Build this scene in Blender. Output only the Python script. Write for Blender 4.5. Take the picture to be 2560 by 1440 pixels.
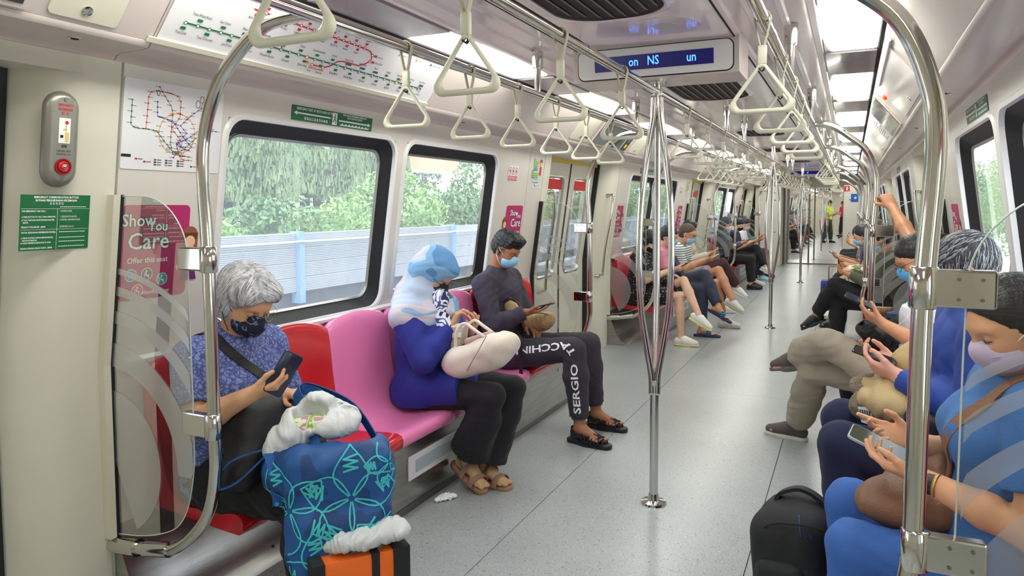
import bpy, bmesh, math, random
import numpy as np
from mathutils import Vector, Matrix, Quaternion
from mathutils.bvhtree import BVHTree
random.seed(7)
PI = math.pi
SC = bpy.context.scene
COL = SC.collection
for o in list(bpy.data.objects): bpy.data.objects.remove(o)

# ------------------------------------------------------------------ camera
def norm(v):
    v = np.array(v, float); return v / np.linalg.norm(v)
CAM = np.array([0.872, 0.0, 1.5]); YAW, PITCH, ROLL, FPX, CYY = 0.4397889, 0.0608721, -0.0027295, 1800.0, 627.16
cam = bpy.data.cameras.new('camera'); camo = bpy.data.objects.new('camera', cam); COL.objects.link(camo)
cam.sensor_width = 36.0; cam.lens = FPX / 2560 * 36; cam.shift_y = -(720 - CYY) / 2560
cam.clip_start = 0.05; cam.clip_end = 500
_sy, _cy, _sp, _cp = math.sin(YAW), math.cos(YAW), math.sin(PITCH), math.cos(PITCH)
_f = np.array([-_sy*_cp, _cy*_cp, -_sp]); _r = np.array([_cy, _sy, 0.0]); _u = np.cross(_r, _f)
_r2 = math.cos(ROLL)*_r + math.sin(ROLL)*_u; _u2 = -math.sin(ROLL)*_r + math.cos(ROLL)*_u
camo.matrix_world = Matrix([[_r2[0], _u2[0], -_f[0], CAM[0]], [_r2[1], _u2[1], -_f[1], CAM[1]], [_r2[2], _u2[2], -_f[2], CAM[2]], [0, 0, 0, 1]])
SC.camera = camo
# ------------------------------------------------------------------ world, sun, exposure
SC.view_settings.view_transform = 'Standard'; SC.view_settings.look = 'None'; SC.view_settings.gamma = 1.0
SC.view_settings.use_curve_mapping = False; SC.view_settings.exposure = 0.72
w = bpy.data.worlds.new('sky'); SC.world = w; w.use_nodes = True
nt = w.node_tree; nt.nodes.clear()
wo = nt.nodes.new('ShaderNodeOutputWorld'); bg = nt.nodes.new('ShaderNodeBackground')
tc = nt.nodes.new('ShaderNodeTexCoord'); sx = nt.nodes.new('ShaderNodeSeparateXYZ'); cr = nt.nodes.new('ShaderNodeValToRGB')
nt.links.new(tc.outputs['Generated'], sx.inputs[0]); nt.links.new(sx.outputs['Z'], cr.inputs[0])
cr.color_ramp.elements[0].position = 0.0; cr.color_ramp.elements[0].color = (0.97, 0.985, 1.0, 1)
cr.color_ramp.elements[1].position = 0.7; cr.color_ramp.elements[1].color = (0.72, 0.83, 1.0, 1)
nt.links.new(cr.outputs[0], bg.inputs[0]); bg.inputs[1].default_value = 2.6
nt.links.new(bg.outputs[0], wo.inputs[0])
sun = bpy.data.lights.new('sun', 'SUN'); suno = bpy.data.objects.new('sun', sun); COL.objects.link(suno)
sun.energy = 1.6; sun.angle = math.radians(20); sun.color = (1, 0.97, 0.9)
suno.rotation_euler = (math.radians(28), math.radians(22), 0)
LAMP_STRENGTH = 8.5

# ------------------------------------------------------------------ helpers
class MB:
    def __init__(s): s.v = []; s.f = []; s.m = []; s.mi = 0
    def add(s, vs, fs):
        n = len(s.v); s.v += [tuple(map(float, p)) for p in vs]; s.f += [tuple(i+n for i in f) for f in fs]; s.m += [s.mi]*len(fs); return s
    def box(s, x0, x1, y0, y1, z0, z1):
        return s.add([(x0,y0,z0),(x1,y0,z0),(x1,y1,z0),(x0,y1,z0),(x0,y0,z1),(x1,y0,z1),(x1,y1,z1),(x0,y1,z1)],
                     [(0,3,2,1),(4,5,6,7),(0,1,5,4),(1,2,6,5),(2,3,7,6),(3,0,4,7)])
    def hexa(s, p):  # 8 points, bottom ring then top ring
        return s.add(p, [(0,3,2,1),(4,5,6,7),(0,1,5,4),(1,2,6,5),(2,3,7,6),(3,0,4,7)])
    def rings(s, rs, cap=True, closed=True):
        n = len(rs[0]); vs = [p for r in rs for p in r]; fs = []
        for i in range(len(rs)-1):
            for j in range(n if closed else n-1):
                k = (j+1) % n; fs.append((i*n+j, i*n+k, (i+1)*n+k, (i+1)*n+j))
        if cap: fs.append(tuple(range(n-1, -1, -1))); fs.append(tuple((len(rs)-1)*n+j for j in range(n)))
        return s.add(vs, fs)
    def tube(s, path, r, n=10, cap=True, closed=False):
        P = [np.array(p, float) for p in path]; m = len(P); R = r if hasattr(r, '__len__') else [r]*m
        rs = []; up = None
        for i in range(m):
            if closed: t = P[(i+1) % m]-P[i-1]
            else: t = P[min(i+1, m-1)]-P[max(i-1, 0)]
            t = t/(np.linalg.norm(t)+1e-9)
            if up is None:
                up = np.cross(t, [0, 0, 1.0])
                if np.linalg.norm(up) < 1e-2: up = np.cross(t, [1.0, 0, 0])
            up = up - t*(up@t); up /= np.linalg.norm(up); w_ = np.cross(t, up)
            rs.append([P[i]+R[i]*(math.cos(2*PI*k/n)*up+math.sin(2*PI*k/n)*w_) for k in range(n)])
        if closed: rs.append(rs[0]); cap = False
        return s.rings(rs, cap)
    def ribbon(s, path, side, w_, t_):
        """flat band along path, width w_ along vector side, thickness t_"""
        P = [np.array(p, float) for p in path]; side = norm(side); rs = []
        for i in range(len(P)):
            t = P[min(i+1, len(P)-1)]-P[max(i-1, 0)]; n_ = np.cross(t, side); n_ = n_/(np.linalg.norm(n_)+1e-9)
            rs.append([P[i]-side*w_/2-n_*t_/2, P[i]+side*w_/2-n_*t_/2, P[i]+side*w_/2+n_*t_/2, P[i]-side*w_/2+n_*t_/2])
        return s.rings(rs)
    def prism(s, prof, y0, y1):  # profile list of (x,z)
        return s.rings([[(x, y0, z) for x, z in prof], [(x, y1, z) for x, z in prof]])
    def disc(s, c, nrm, r, h, n=20, r2=None):
        c = np.array(c, float); nrm = norm(nrm); return s.tube([c, c+nrm*h], [r, r if r2 is None else r2], n)
def mk(name, mb, mats, parent=None, smooth=False, bevel=0, kind=None, autos=None, recalc=True):
    me = bpy.data.meshes.new(name); me.from_pydata(mb.v, [], mb.f)
    if not isinstance(mats, (list, tuple)): mats = [mats]
    for m in mats: me.materials.append(m)
    if len(mats) > 1: me.polygons.foreach_set('material_index', mb.m)
    if recalc or bevel:
        bm = bmesh.new(); bm.from_mesh(me)
        if bevel: bmesh.ops.remove_doubles(bm, verts=bm.verts, dist=1e-5)
        bmesh.ops.recalc_face_normals(bm, faces=bm.faces)
        if bevel: bmesh.ops.bevel(bm, geom=[e for e in bm.edges if e.calc_face_angle(0) > 0.6], offset=bevel, segments=2, affect='EDGES', profile=0.5)
        bm.to_mesh(me); bm.free()
    if smooth:
        me.polygons.foreach_set('use_smooth', [True]*len(me.polygons))
        if autos: me.set_sharp_from_angle(angle=math.radians(autos))
    me.update()
    o = bpy.data.objects.new(name, me); COL.objects.link(o)
    if parent: o.parent = parent
    if kind: o['kind'] = kind
    return o
def thing(name, label, cat, group=None, loc=(0, 0, 0), rz=0):
    o = bpy.data.objects.new(name, None); COL.objects.link(o); o.location = loc; o.rotation_euler = (0, 0, rz)
    o.empty_display_size = 0.05; o['label'] = label; o['category'] = cat
    if group: o['group'] = group
    return o
def tag(o, label, cat, group=None):
    o['label'] = label; o['category'] = cat
    if group: o['group'] = group
    return o
def copytree(o, parent=None):
    c = o.copy(); COL.objects.link(c)
    if parent is not None: c.parent = parent
    for ch in o.children: copytree(ch, c)
    return c
def sm(*ks):  # catmull-rom smoothing of a path
    P = [np.array(k, float) for k in ks]; out = []
    for i in range(len(P)-1):
        a, b, c, d = P[max(i-1, 0)], P[i], P[i+1], P[min(i+2, len(P)-1)]
        for t in np.linspace(0, 1, 7)[:-1]:
            out.append(0.5*((2*b)+(-a+c)*t+(2*a-5*b+4*c-d)*t*t+(-a+3*b-3*c+d)*t**3))
    out.append(P[-1]); return out
def rrect(w_, h_, r, n=6, cx=0, cy=0):
    out = []
    for qx, qy, a0 in ((1, 1, 0), (-1, 1, 90), (-1, -1, 180), (1, -1, 270)):
        for k in range(n+1):
            a = math.radians(a0+90*k/n); out.append((cx+qx*(w_/2-r)+r*math.cos(a), cy+qy*(h_/2-r)+r*math.sin(a)))
    return out
# ------------------------------------------------------------------ materials
def s2l(c): return tuple(((v/255)/12.92 if v/255 <= 0.04045 else ((v/255+0.055)/1.055)**2.4) for v in c)
MATS = {}
def mat(name, rgb, rough=0.5, metal=0.0, noise=0.0, nscale=8.0, bump=0.0, bscale=60.0, rgb2=None, spec=0.5, coat=0.0, trans=0.0, alpha=1.0, emit=None, sheen=0.0, stretch=None, sss=0.0, detail=3.0):
    if name in MATS: return MATS[name]
    m = bpy.data.materials.new(name); m.use_nodes = True; nt = m.node_tree; b = nt.nodes['Principled BSDF']
    c = (*s2l(rgb), 1); b.inputs['Base Color'].default_value = c; b.inputs['Roughness'].default_value = rough; b.inputs['Metallic'].default_value = metal
    b.inputs['Specular IOR Level'].default_value = spec
    if coat: b.inputs['Coat Weight'].default_value = coat; b.inputs['Coat Roughness'].default_value = 0.08
    if sheen: b.inputs['Sheen Weight'].default_value = sheen
    if trans: b.inputs['Transmission Weight'].default_value = trans
    if sss: b.inputs['Subsurface Weight'].default_value = sss; b.inputs['Subsurface Radius'].default_value = (0.01, 0.004, 0.002); b.inputs['Subsurface Scale'].default_value = 1.0
    b.inputs['Alpha'].default_value = alpha
    if emit: b.inputs['Emission Color'].default_value = (*s2l(emit[0]), 1); b.inputs['Emission Strength'].default_value = emit[1]
    def coords():
        t = nt.nodes.new('ShaderNodeTexCoord')
        if stretch:
            mp = nt.nodes.new('ShaderNodeMapping'); mp.inputs['Scale'].default_value = stretch; nt.links.new(t.outputs['Object'], mp.inputs[0]); return mp.outputs[0]
        return t.outputs['Object']
    if noise or rgb2:
        n = nt.nodes.new('ShaderNodeTexNoise'); n.inputs['Scale'].default_value = nscale; n.inputs['Detail'].default_value = detail; nt.links.new(coords(), n.inputs[0])
        r = nt.nodes.new('ShaderNodeValToRGB'); r.color_ramp.elements[0].position = 0.35; r.color_ramp.elements[1].position = 0.65
        c2 = (*s2l(rgb2), 1) if rgb2 else tuple(min(1, v*(1+noise)) for v in c[:3])+(1,)
        c1 = c if rgb2 else tuple(v*(1-noise) for v in c[:3])+(1,)
        r.color_ramp.elements[0].color = c1; r.color_ramp.elements[1].color = c2
        nt.links.new(n.outputs['Fac'], r.inputs[0]); nt.links.new(r.outputs[0], b.inputs['Base Color'])
    if bump:
        n = nt.nodes.new('ShaderNodeTexNoise'); n.inputs['Scale'].default_value = bscale; n.inputs['Detail'].default_value = 3; nt.links.new(coords(), n.inputs[0])
        bp = nt.nodes.new('ShaderNodeBump'); bp.inputs['Strength'].default_value = bump; bp.inputs['Distance'].default_value = 0.01
        nt.links.new(n.outputs['Fac'], bp.inputs['Height']); nt.links.new(bp.outputs[0], b.inputs['Normal'])
    MATS[name] = m; return m
def emat(name, rgb, st):
    if name in MATS: return MATS[name]
    m = bpy.data.materials.new(name); m.use_nodes = True; nt = m.node_tree; nt.nodes.clear()
    o = nt.nodes.new('ShaderNodeOutputMaterial'); e = nt.nodes.new('ShaderNodeEmission'); e.inputs[0].default_value = (*s2l(rgb), 1); e.inputs[1].default_value = st
    nt.links.new(e.outputs[0], o.inputs[0]); MATS[name] = m; return m
def glassmat(name, tint, haze, hazecol=(235, 240, 245), gloss=0.08, rough=0.02):
    """thin pane: lets light straight through, a share of white veil and a little mirror"""
    m = bpy.data.materials.new(name); m.use_nodes = True; nt = m.node_tree; nt.nodes.clear()
    o = nt.nodes.new('ShaderNodeOutputMaterial'); t = nt.nodes.new('ShaderNodeBsdfTransparent'); t.inputs[0].default_value = (*s2l(tint), 1)
    d = nt.nodes.new('ShaderNodeBsdfDiffuse'); d.inputs[0].default_value = (*s2l(hazecol), 1)
    tr = nt.nodes.new('ShaderNodeBsdfTranslucent'); tr.inputs[0].default_value = (*s2l(hazecol), 1)
    a = nt.nodes.new('ShaderNodeMixShader'); a.inputs[0].default_value = 0.5; nt.links.new(d.outputs[0], a.inputs[1]); nt.links.new(tr.outputs[0], a.inputs[2])
    m1 = nt.nodes.new('ShaderNodeMixShader'); m1.inputs[0].default_value = haze; nt.links.new(t.outputs[0], m1.inputs[1]); nt.links.new(a.outputs[0], m1.inputs[2])
    g = nt.nodes.new('ShaderNodeBsdfGlossy'); g.inputs['Roughness'].default_value = rough
    fr = nt.nodes.new('ShaderNodeFresnel'); fr.inputs[0].default_value = 1.45
    mu = nt.nodes.new('ShaderNodeMath'); mu.operation = 'MULTIPLY'; mu.inputs[1].default_value = gloss/0.05; nt.links.new(fr.outputs[0], mu.inputs[0])
    mu2 = nt.nodes.new('ShaderNodeMath'); mu2.operation = 'MINIMUM'; mu2.inputs[1].default_value = 0.6; nt.links.new(mu.outputs[0], mu2.inputs[0])
    m2 = nt.nodes.new('ShaderNodeMixShader'); nt.links.new(mu2.outputs[0], m2.inputs[0]); nt.links.new(m1.outputs[0], m2.inputs[1]); nt.links.new(g.outputs[0], m2.inputs[2])
    nt.links.new(m2.outputs[0], o.inputs[0]); MATS[name] = m; return m

M_wall = mat('wall_laminate', (210, 204, 196), 0.32, noise=0.03, nscale=3, coat=0.15)
M_wall2 = mat('wall_cream', (212, 207, 192), 0.35, noise=0.03, nscale=2)
M_white = mat('window_surround', (226, 224, 224), 0.3, coat=0.2)
M_ceil = mat('ceiling_laminate', (226, 214, 214), 0.16, noise=0.03, nscale=2, coat=0.3)
M_corn = mat('cornice_laminate', (203, 191, 186), 0.2, noise=0.03, nscale=3)
M_black = mat('black_rubber', (22, 24, 28), 0.55)
M_gap = mat('dark_gap', (35, 33, 32), 0.9)
M_steel = mat('polished_steel', (212, 210, 205), 0.10, 1.0)
M_brush = mat('brushed_steel', (172, 172, 168), 0.30, 1.0, noise=0.10, nscale=4, bump=0.04, bscale=30, stretch=(1, 1, 12))
M_dsteel = mat('dark_steel_skirt', (120, 121, 120), 0.35, 0.8, noise=0.1, nscale=3)
M_alu = mat('satin_aluminium', (190, 190, 186), 0.35, 1.0)
M_screw = mat('screw_steel', (140, 138, 132), 0.3, 1.0)
M_red = mat('red_seat_plastic', (196, 22, 36), 0.22, coat=0.5)
M_pink = mat('pink_seat_plastic', (240, 134, 184), 0.25, coat=0.5)
M_strapg = mat('ivory_grip_plastic', (222, 220, 200), 0.35, sss=0.0)
M_strapb = mat('beige_strap_band', (196, 190, 164), 0.6)
M_blackp = mat('black_plastic', (25, 26, 30), 0.4)
M_ivory = mat('ivory_paint', (214, 208, 190), 0.4)
M_paper = mat('white_board', (226, 224, 228), 0.35)
G_win = glassmat('window_glass', (236, 240, 238), 0.17, gloss=0.05)  # white veil in the pane imitates the overexposed, washed-out view outside
G_part = glassmat('partition_glass', (242, 245, 243), 0.006, gloss=0.022)
G_frost = glassmat('frosted_band', (230, 230, 232), 0.27, (236, 236, 240), gloss=0.03, rough=0.3)
E_lamp = emat('lamp_diffuser', (253, 255, 244), LAMP_STRENGTH)

def floor_mat():
    m = bpy.data.materials.new('speckled_floor'); m.use_nodes = True; nt = m.node_tree; b = nt.nodes['Principled BSDF']
    t = nt.nodes.new('ShaderNodeTexCoord'); out = None
    base = nt.nodes.new('ShaderNodeTexNoise'); base.inputs['Scale'].default_value = 1.6; base.inputs['Detail'].default_value = 4; nt.links.new(t.outputs['Object'], base.inputs[0])
    r = nt.nodes.new('ShaderNodeValToRGB'); r.color_ramp.elements[0].position = 0.3; r.color_ramp.elements[1].position = 0.7
    r.color_ramp.elements[0].color = (*s2l((158, 163, 163)), 1); r.color_ramp.elements[1].color = (*s2l((170, 174, 174)), 1)
    nt.links.new(base.outputs['Fac'], r.inputs[0]); prev = r.outputs[0]
    for sc, th, col in ((95, 0.20, (92, 96, 98)), (130, 0.17, (222, 225, 225)), (60, 0.12, (70, 74, 76))):
        mp = nt.nodes.new('ShaderNodeMapping'); mp.inputs['Scale'].default_value = (1, 0.75, 1); mp.inputs['Rotation'].default_value = (0, 0, sc*0.1); nt.links.new(t.outputs['Object'], mp.inputs[0])
        v = nt.nodes.new('ShaderNodeTexVoronoi'); v.inputs['Scale'].default_value = sc; nt.links.new(mp.outputs[0], v.inputs[0])
        n = nt.nodes.new('ShaderNodeTexNoise'); n.inputs['Scale'].default_value = sc*0.6; nt.links.new(mp.outputs[0], n.inputs[0])
        su = nt.nodes.new('ShaderNodeMath'); su.operation = 'MULTIPLY_ADD'; su.inputs[1].default_value = 0.5; su.inputs[2].default_value = -0.16; nt.links.new(n.outputs['Fac'], su.inputs[0])
        ad = nt.nodes.new('ShaderNodeMath'); ad.operation = 'ADD'; nt.links.new(v.outputs['Distance'], ad.inputs[0]); nt.links.new(su.outputs[0], ad.inputs[1])
        lt = nt.nodes.new('ShaderNodeMath'); lt.operation = 'LESS_THAN'; lt.inputs[1].default_value = th+0.06; nt.links.new(ad.outputs[0], lt.inputs[0])
        mx = nt.nodes.new('ShaderNodeMix'); mx.data_type = 'RGBA'; mx.inputs[7].default_value = (*s2l(col), 1)
        nt.links.new(lt.outputs[0], mx.inputs[0]); nt.links.new(prev, mx.inputs[6]); prev = mx.outputs[2]
    nt.links.new(prev, b.inputs['Base Color']); b.inputs['Roughness'].default_value = 0.28; b.inputs['Specular IOR Level'].default_value = 0.6
    return m
M_floor = floor_mat()

# ------------------------------------------------------------------ car shell
def wx(z): return 1.50 if z <= 0.95 else 1.50-0.1413*(z-0.95)
YN, YE = -1.6, 20.2       # ends of the car in which the camera stands
MODS = [3.53, 9.33, 15.13]          # bench centres
DOORS = [0.63, 6.43, 12.23, 18.03]
FAR_MODS = [26.0, 31.8, 37.6]
FAR_DOORS = [23.1, 28.9, 34.7, 40.5]
FS, FE = 21.4, 42.4

def build_floor(y0, y1, parent=None, shift=0):
    base = MB().box(-1.72, 1.72, y0, y1, -0.06, -0.006)
    fl = mk('floor', base, M_gap, kind='structure')
    for a, b in ((-1.72, -0.522), (-0.518, 0.508), (0.512, 1.72)):
        cuts = [y0]+[c for c in ((5.9, 11.7, 17.4) if y0 < 10 else ()) if y0 < c < y1]+[y1]
        for i in range(len(cuts)-1):
            mk('floor_sheet', MB().box(a, b, cuts[i]+(0.001 if i else 0), cuts[i+1]-0.001, -0.006, 0), M_floor, fl)
    return fl
build_floor(YN, YE); build_floor(FS, FE)

def ring(mb, o, i, f):
    """quad strip between two loops of same count mapped by f(u,v,depth)"""
    n = len(o); mb.add([f(*p) for p in o]+[f(*p) for p in i], [(k, (k+1) % n, n+(k+1) % n, n+k) for k in range(n)])
WCOUNT = [0]
def window(s, y0, y1, z0, z1, off=0.0, parent=None, name=None, glass=True, slim=False):
    """tilted window in the wall plane of side s (-1 left, +1 right)"""
    cy, cz, w_, h_ = (y0+y1)/2, (z0+z1)/2, y1-y0, z1-z0
    f = lambda y, z, d: (s*(wx(z)+off+d), y, z)
    WCOUNT[0] += 1
    root = mk(name or 'window_%d' % WCOUNT[0], (lambda mb: mb)(MB()), M_white, parent=parent, kind='structure') if False else None
    mb = MB(); A = rrect(w_+0.05, h_+0.05, 0.11, 6, cy, cz); B = rrect(w_-0.004, h_-0.004, 0.085, 6, cy, cz); C = rrect(w_-0.10, h_-0.10, 0.075, 6, cy, cz)
    D = rrect(w_-0.13, h_-0.13, 0.065, 6, cy, cz)
    ring(mb, [(y, z, 0.0) for y, z in A], [(y, z, -0.010) for y, z in rrect(w_+0.03, h_+0.03, 0.10, 6, cy, cz)], f)
    ring(mb, [(y, z, -0.010) for y, z in rrect(w_+0.03, h_+0.03, 0.10, 6, cy, cz)], [(y, z, -0.008) for y, z in B], f)
    ring(mb, [(y, z, -0.008) for y, z in B], [(y, z, 0.012) for y, z in B], f)
    root = mk(name or 'window_%d' % WCOUNT[0], mb, M_white, parent=parent, smooth=True, autos=40)
    root['kind'] = 'structure'
    mb = MB(); ring(mb, [(y, z, 0.010) for y, z in rrect(w_, h_, 0.086, 6, cy, cz)], [(y, z, 0.062) for y, z in C], f)
    ring(mb, [(y, z, 0.062) for y, z in C], [(y, z, 0.07) for y, z in rrect(w_-0.02, h_-0.02, 0.08, 6, cy, cz)], f)
    mk('gasket', mb, M_black, root, smooth=True, autos=40)
    mb = MB(); ring(mb, [(y, z, 0.060) for y, z in C], [(y, z, 0.054) for y, z in rrect(w_-0.108, h_-0.108, 0.072, 6, cy, cz)], f)
    ring(mb, [(y, z, 0.054) for y, z in rrect(w_-0.108, h_-0.108, 0.072, 6, cy, cz)], [(y, z, 0.064) for y, z in D], f)
    mk('window_bead', mb, M_alu, root, smooth=True, autos=40)
    mb = MB(); n = len(C); mb.add([f(y, z, 0.063) for y, z in C], [tuple(range(n))])
    mk('pane', mb, G_win, root)
    return root

def wallseg(mb, s, y0, y1, z0, z1, th=0.04):
    zs = [z0]+([0.95] if z0 < 0.95 < z1 else [])+[z1]
    for a, b in zip(zs[:-1], zs[1:]):
        mb.hexa([(s*wx(a), y0, a), (s*(wx(a)+th), y0, a), (s*(wx(a)+th), y1, a), (s*wx(a), y1, a),
                 (s*wx(b), y0, b), (s*(wx(b)+th), y0, b), (s*(wx(b)+th), y1, b), (s*wx(b), y1, b)])
SIDE = {-1: 'left', 1: 'right'}
def bench_wall(s, yc):
    W = [(yc-1.40, yc-0.235), (yc-0.125, yc+1.02)]; z0, z1 = 0.957, 1.86
    mb = MB(); a, b = yc-1.86, yc+1.57
    wallseg(mb, s, a, b-0.003, 0.0, z0); wallseg(mb, s, a, b-0.003, z1, 1.99)
    for p, q in ((a, W[0][0]), (W[0][1], W[1][0]), (W[1][1], b-0.003)): wallseg(mb, s, p, q, z0, z1)
    wl = mk('wall_'+SIDE[s], mb, M_wall, kind='structure')
    mk('wall_panel', (lambda m: (wallseg(m, s, b+0.003, yc+1.86, 0, 1.99), m)[1])(MB()), M_wall, wl)
    mk('joint_filler', (lambda m: (wallseg(m, s, b-0.01, b+0.01, 0, 1.99, 0.03), [m.v.__setitem__(i, (v[0]+s*0.006, v[1], v[2])) for i, v in enumerate(m.v)], m)[2])(MB()), M_gap, wl)
    for p, q in W: window(s, p, q, z0, z1)
    # ledge moulding under the windows
    mk('trim_1', MB().prism([(s*1.50, 0.925), (s*1.478, 0.93), (s*1.474, 0.945), (s*1.50, 0.956)], yc-1.80, yc+1.50), M_white, kind='structure')
def pocket_wall(s, yd):
    """door surround, door leaves, black seals"""
    for e in (-1, 1):   # two jamb pockets
        mb = MB(); zs = [0, 0.5, 0.95, 1.99]
        plan = [(0.0, 1.03), (0.0, 0.90), (0.035, 0.82), (0.15, 0.735), (0.19, 0.725), (0.19, 1.03)]
        rs = [[(s*(wx(z)+d), yd+e*o, z) for d, o in plan] for z in zs]
        mb.rings(rs); wl = mk('wall_'+SIDE[s], mb, M_wall2, kind='structure', smooth=True, autos=30)
        mb = MB(); rs = [[(s*(wx(z)+d), yd+e*o, z) for d, o in ((0.125, 0.742), (0.115, 0.69), (0.175, 0.69), (0.175, 0.742))] for z in zs]
        mk('door_seal', mb.rings(rs), M_black, wl)
        if yd < 2: continue
        # recessed grab rail on the jamb
        g = thing('grab_rail', 'curved steel grab rail %s the %s doorway on the %s' % ({-1: 'just before', 1: 'just beyond'}[e], ORD(door_no(yd)), SIDE[s]), 'grab rail', 'grab rails beside the doorways')
        q = lambda z, d, o: (s*(wx(z)+d), yd+e*o, z)
        path = sm(q(1.62, 0.03, 0.83), q(1.625, -0.02, 0.82), q(1.60, -0.035, 0.815), q(1.4, -0.045, 0.80), q(1.1, -0.035, 0.79), q(0.85, -0.03, 0.785), q(0.79, -0.025, 0.785), q(0.775, 0.04, 0.80))
        mk('rail', MB().tube(path, 0.013, 10), M_steel, g, smooth=True)
        mk('socket', MB().disc(q(1.62, 0.05, 0.83), (-s, 0, 0), 0.02, 0.04), M_steel, g, smooth=True, autos=40)
        mk('socket', MB().disc(q(0.775, 0.06, 0.80), (-s, 0, 0), 0.02, 0.045), M_steel, g, smooth=True, autos=40)
    # header
    mb = MB(); mb.box(*sorted((s*1.36, s*1.62)), yd-0.9, yd+0.9, 1.93, 1.99)
    hd = mk('trim_2', mb, M_wall2, kind='structure')
    mk('header_strip', MB().box(*sorted((s*1.505, s*1.512)), yd-0.69, yd+0.69, 1.90, 1.93), mat('yellow_warning', (222, 190, 60), 0.5), hd)
    sill = mk('trim_3', MB().box(*sorted((s*1.56, s*1.72)), yd-0.73, yd+0.73, 0.0, 0.012), M_brush, kind='structure')
    n = door_no(yd)
    f = lambda y, z, d: (s*(wx(z)+0.165+d), y, z)
    for e in (-1, 1):
        a, b = sorted((yd+e*0.012, yd+e*0.70)); wa, wb = sorted((yd+e*0.13, yd+e*0.55)); z0, z1 = 0.86, 1.77
        mb = MB()
        def seg(p, q, c, d):
            zs = [c]+([0.95] if c < 0.95 < d else [])+[d]
            for u, v in zip(zs[:-1], zs[1:]):
                mb.hexa([f(p, u, 0), f(p, u, 0.03), f(q, u, 0.03), f(q, u, 0), f(p, v, 0), f(p, v, 0.03), f(q, v, 0.03), f(q, v, 0)])
        seg(a, b, 0.005, z0); seg(a, b, z1, 1.95); seg(a, wa, z0, z1); seg(wb, b, z0, z1)
        dr = mk('door_%d' % (n*4+(2 if s > 0 else 0)+(1 if e > 0 else 0)), mb, M_wall2, kind='structure')
        cy, cz, w_, h_ = (wa+wb)/2, (z0+z1)/2, wb-wa, z1-z0
        mb = MB(); R = lambda k, r: rrect(w_+k, h_+k, r, 6, cy, cz)
        ring(mb, [(y, z, -0.001) for y, z in R(0.03, 0.07)], [(y, z, -0.006) for y, z in R(0.0, 0.06)], f)
        ring(mb, [(y, z, -0.006) for y, z in R(0, 0.06)], [(y, z, 0.02) for y, z in R(-0.02, 0.055)], f)
        mk('window_frame', mb, M_alu, dr, smooth=True, autos=40)
        C = R(-0.015, 0.055); mk('pane', MB().add([f(y, z, 0.018) for y, z in C], [tuple(range(len(C)))]), G_win, dr)
        mk('red_sticker', MB().hexa([f(wa+0.01, 1.66, 0.013), f(wa+0.01, 1.66, 0.015), f(wb-0.01, 1.66, 0.015), f(wb-0.01, 1.66, 0.013), f(wa+0.01, 1.752, 0.013), f(wa+0.01, 1.752, 0.015), f(wb-0.01, 1.752, 0.015), f(wb-0.01, 1.752, 0.013)]), mat('red_sticker', (214, 40, 48), 0.5), dr)
        mk('edge_seal', (lambda m: (m.rings([[f(yd+e*0.014, z, -0.004), f(yd, z, -0.004), f(yd, z, 0.02), f(yd+e*0.014, z, 0.02)] for z in (0.01, 0.95, 1.94)]), m)[1])(MB()), M_black, dr)
ORDW = ['', 'first', 'second', 'third', 'fourth', 'fifth', 'sixth', 'seventh', 'eighth', 'ninth', 'tenth', 'eleventh', 'twelfth', 'thirteenth', 'fourteenth', 'fifteenth', 'sixteenth', 'seventeenth', 'eighteenth', 'nineteenth', 'twentieth', 'twenty-first', 'twenty-second', 'twenty-third', 'twenty-fourth', 'twenty-fifth', 'twenty-sixth', 'twenty-seventh', 'twenty-eighth', 'twenty-ninth', 'thirtieth', 'thirty-first', 'thirty-second', 'thirty-third', 'thirty-fourth', 'thirty-fifth', 'thirty-sixth', 'thirty-seventh', 'thirty-eighth', 'thirty-ninth', 'fortieth']
def ORD(n): return ORDW[n] if n < len(ORDW) else '%dth' % n
ALLD = sorted(DOORS+FAR_DOORS)
def door_no(yd): return ALLD.index(yd)+1
for s in (-1, 1):
    for yc in MODS+FAR_MODS: bench_wall(s, yc)
    for yd in DOORS+FAR_DOORS: pocket_wall(s, yd)
    # wall stretches at the car ends
    mb = MB(); wallseg(mb, s, 19.06, 20.2, 0, 1.99); mk('wall_'+SIDE[s], mb, M_wall2, kind='structure')
    mb = MB(); wallseg(mb, s, -1.7, -0.4, 0, 1.99); mk('wall_'+SIDE[s], mb, M_wall2, kind='structure')
    mb = MB(); wallseg(mb, s, 21.4, 22.07, 0, 1.99); mk('wall_'+SIDE[s], mb, M_wall2, kind='structure')
    mb = MB(); wallseg(mb, s, 41.53, 42.4, 0, 1.99); mk('wall_'+SIDE[s], mb, M_wall2, kind='structure')

# ---------------- cornice, slanted panels, ceiling
def overhead(s, y0, y1, cuts):
    ys = [y0]+[c for c in cuts if y0 < c < y1]+[y1]
    for a, b in zip(ys[:-1], ys[1:]):
        a += 0.002; b -= 0.002
        mb = MB(); P = [(1.352, 1.988), (1.335, 2.004), (1.30, 2.010), (1.22, 2.010), (1.185, 2.014), (1.176, 2.022), (1.172, 2.032), (1.20, 2.06), (1.40, 2.06), (1.40, 1.988)]
        mb.prism([(s*x, z) for x, z in P], a, b)
        c = mk('trim_4', mb, M_corn, kind='structure', smooth=True, autos=35)
        mb = MB(); P = [(1.172, 2.034), (0.985, 2.262), (1.02, 2.29), (1.22, 2.06)]; mb.prism([(s*x, z) for x, z in P], a, b)
        mk('overhead_panel', mb, M_corn, c)
    mk('trim_5', MB().box(*sorted((s*1.02, s*1.5)), y0, y1, 2.29, 2.31), M_gap, kind='structure')
cutsL = [-1.3, 1.63, 3.72, 5.30, 7.44, 9.52, 11.1, 13.24, 15.32, 16.9, 19.0]
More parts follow.
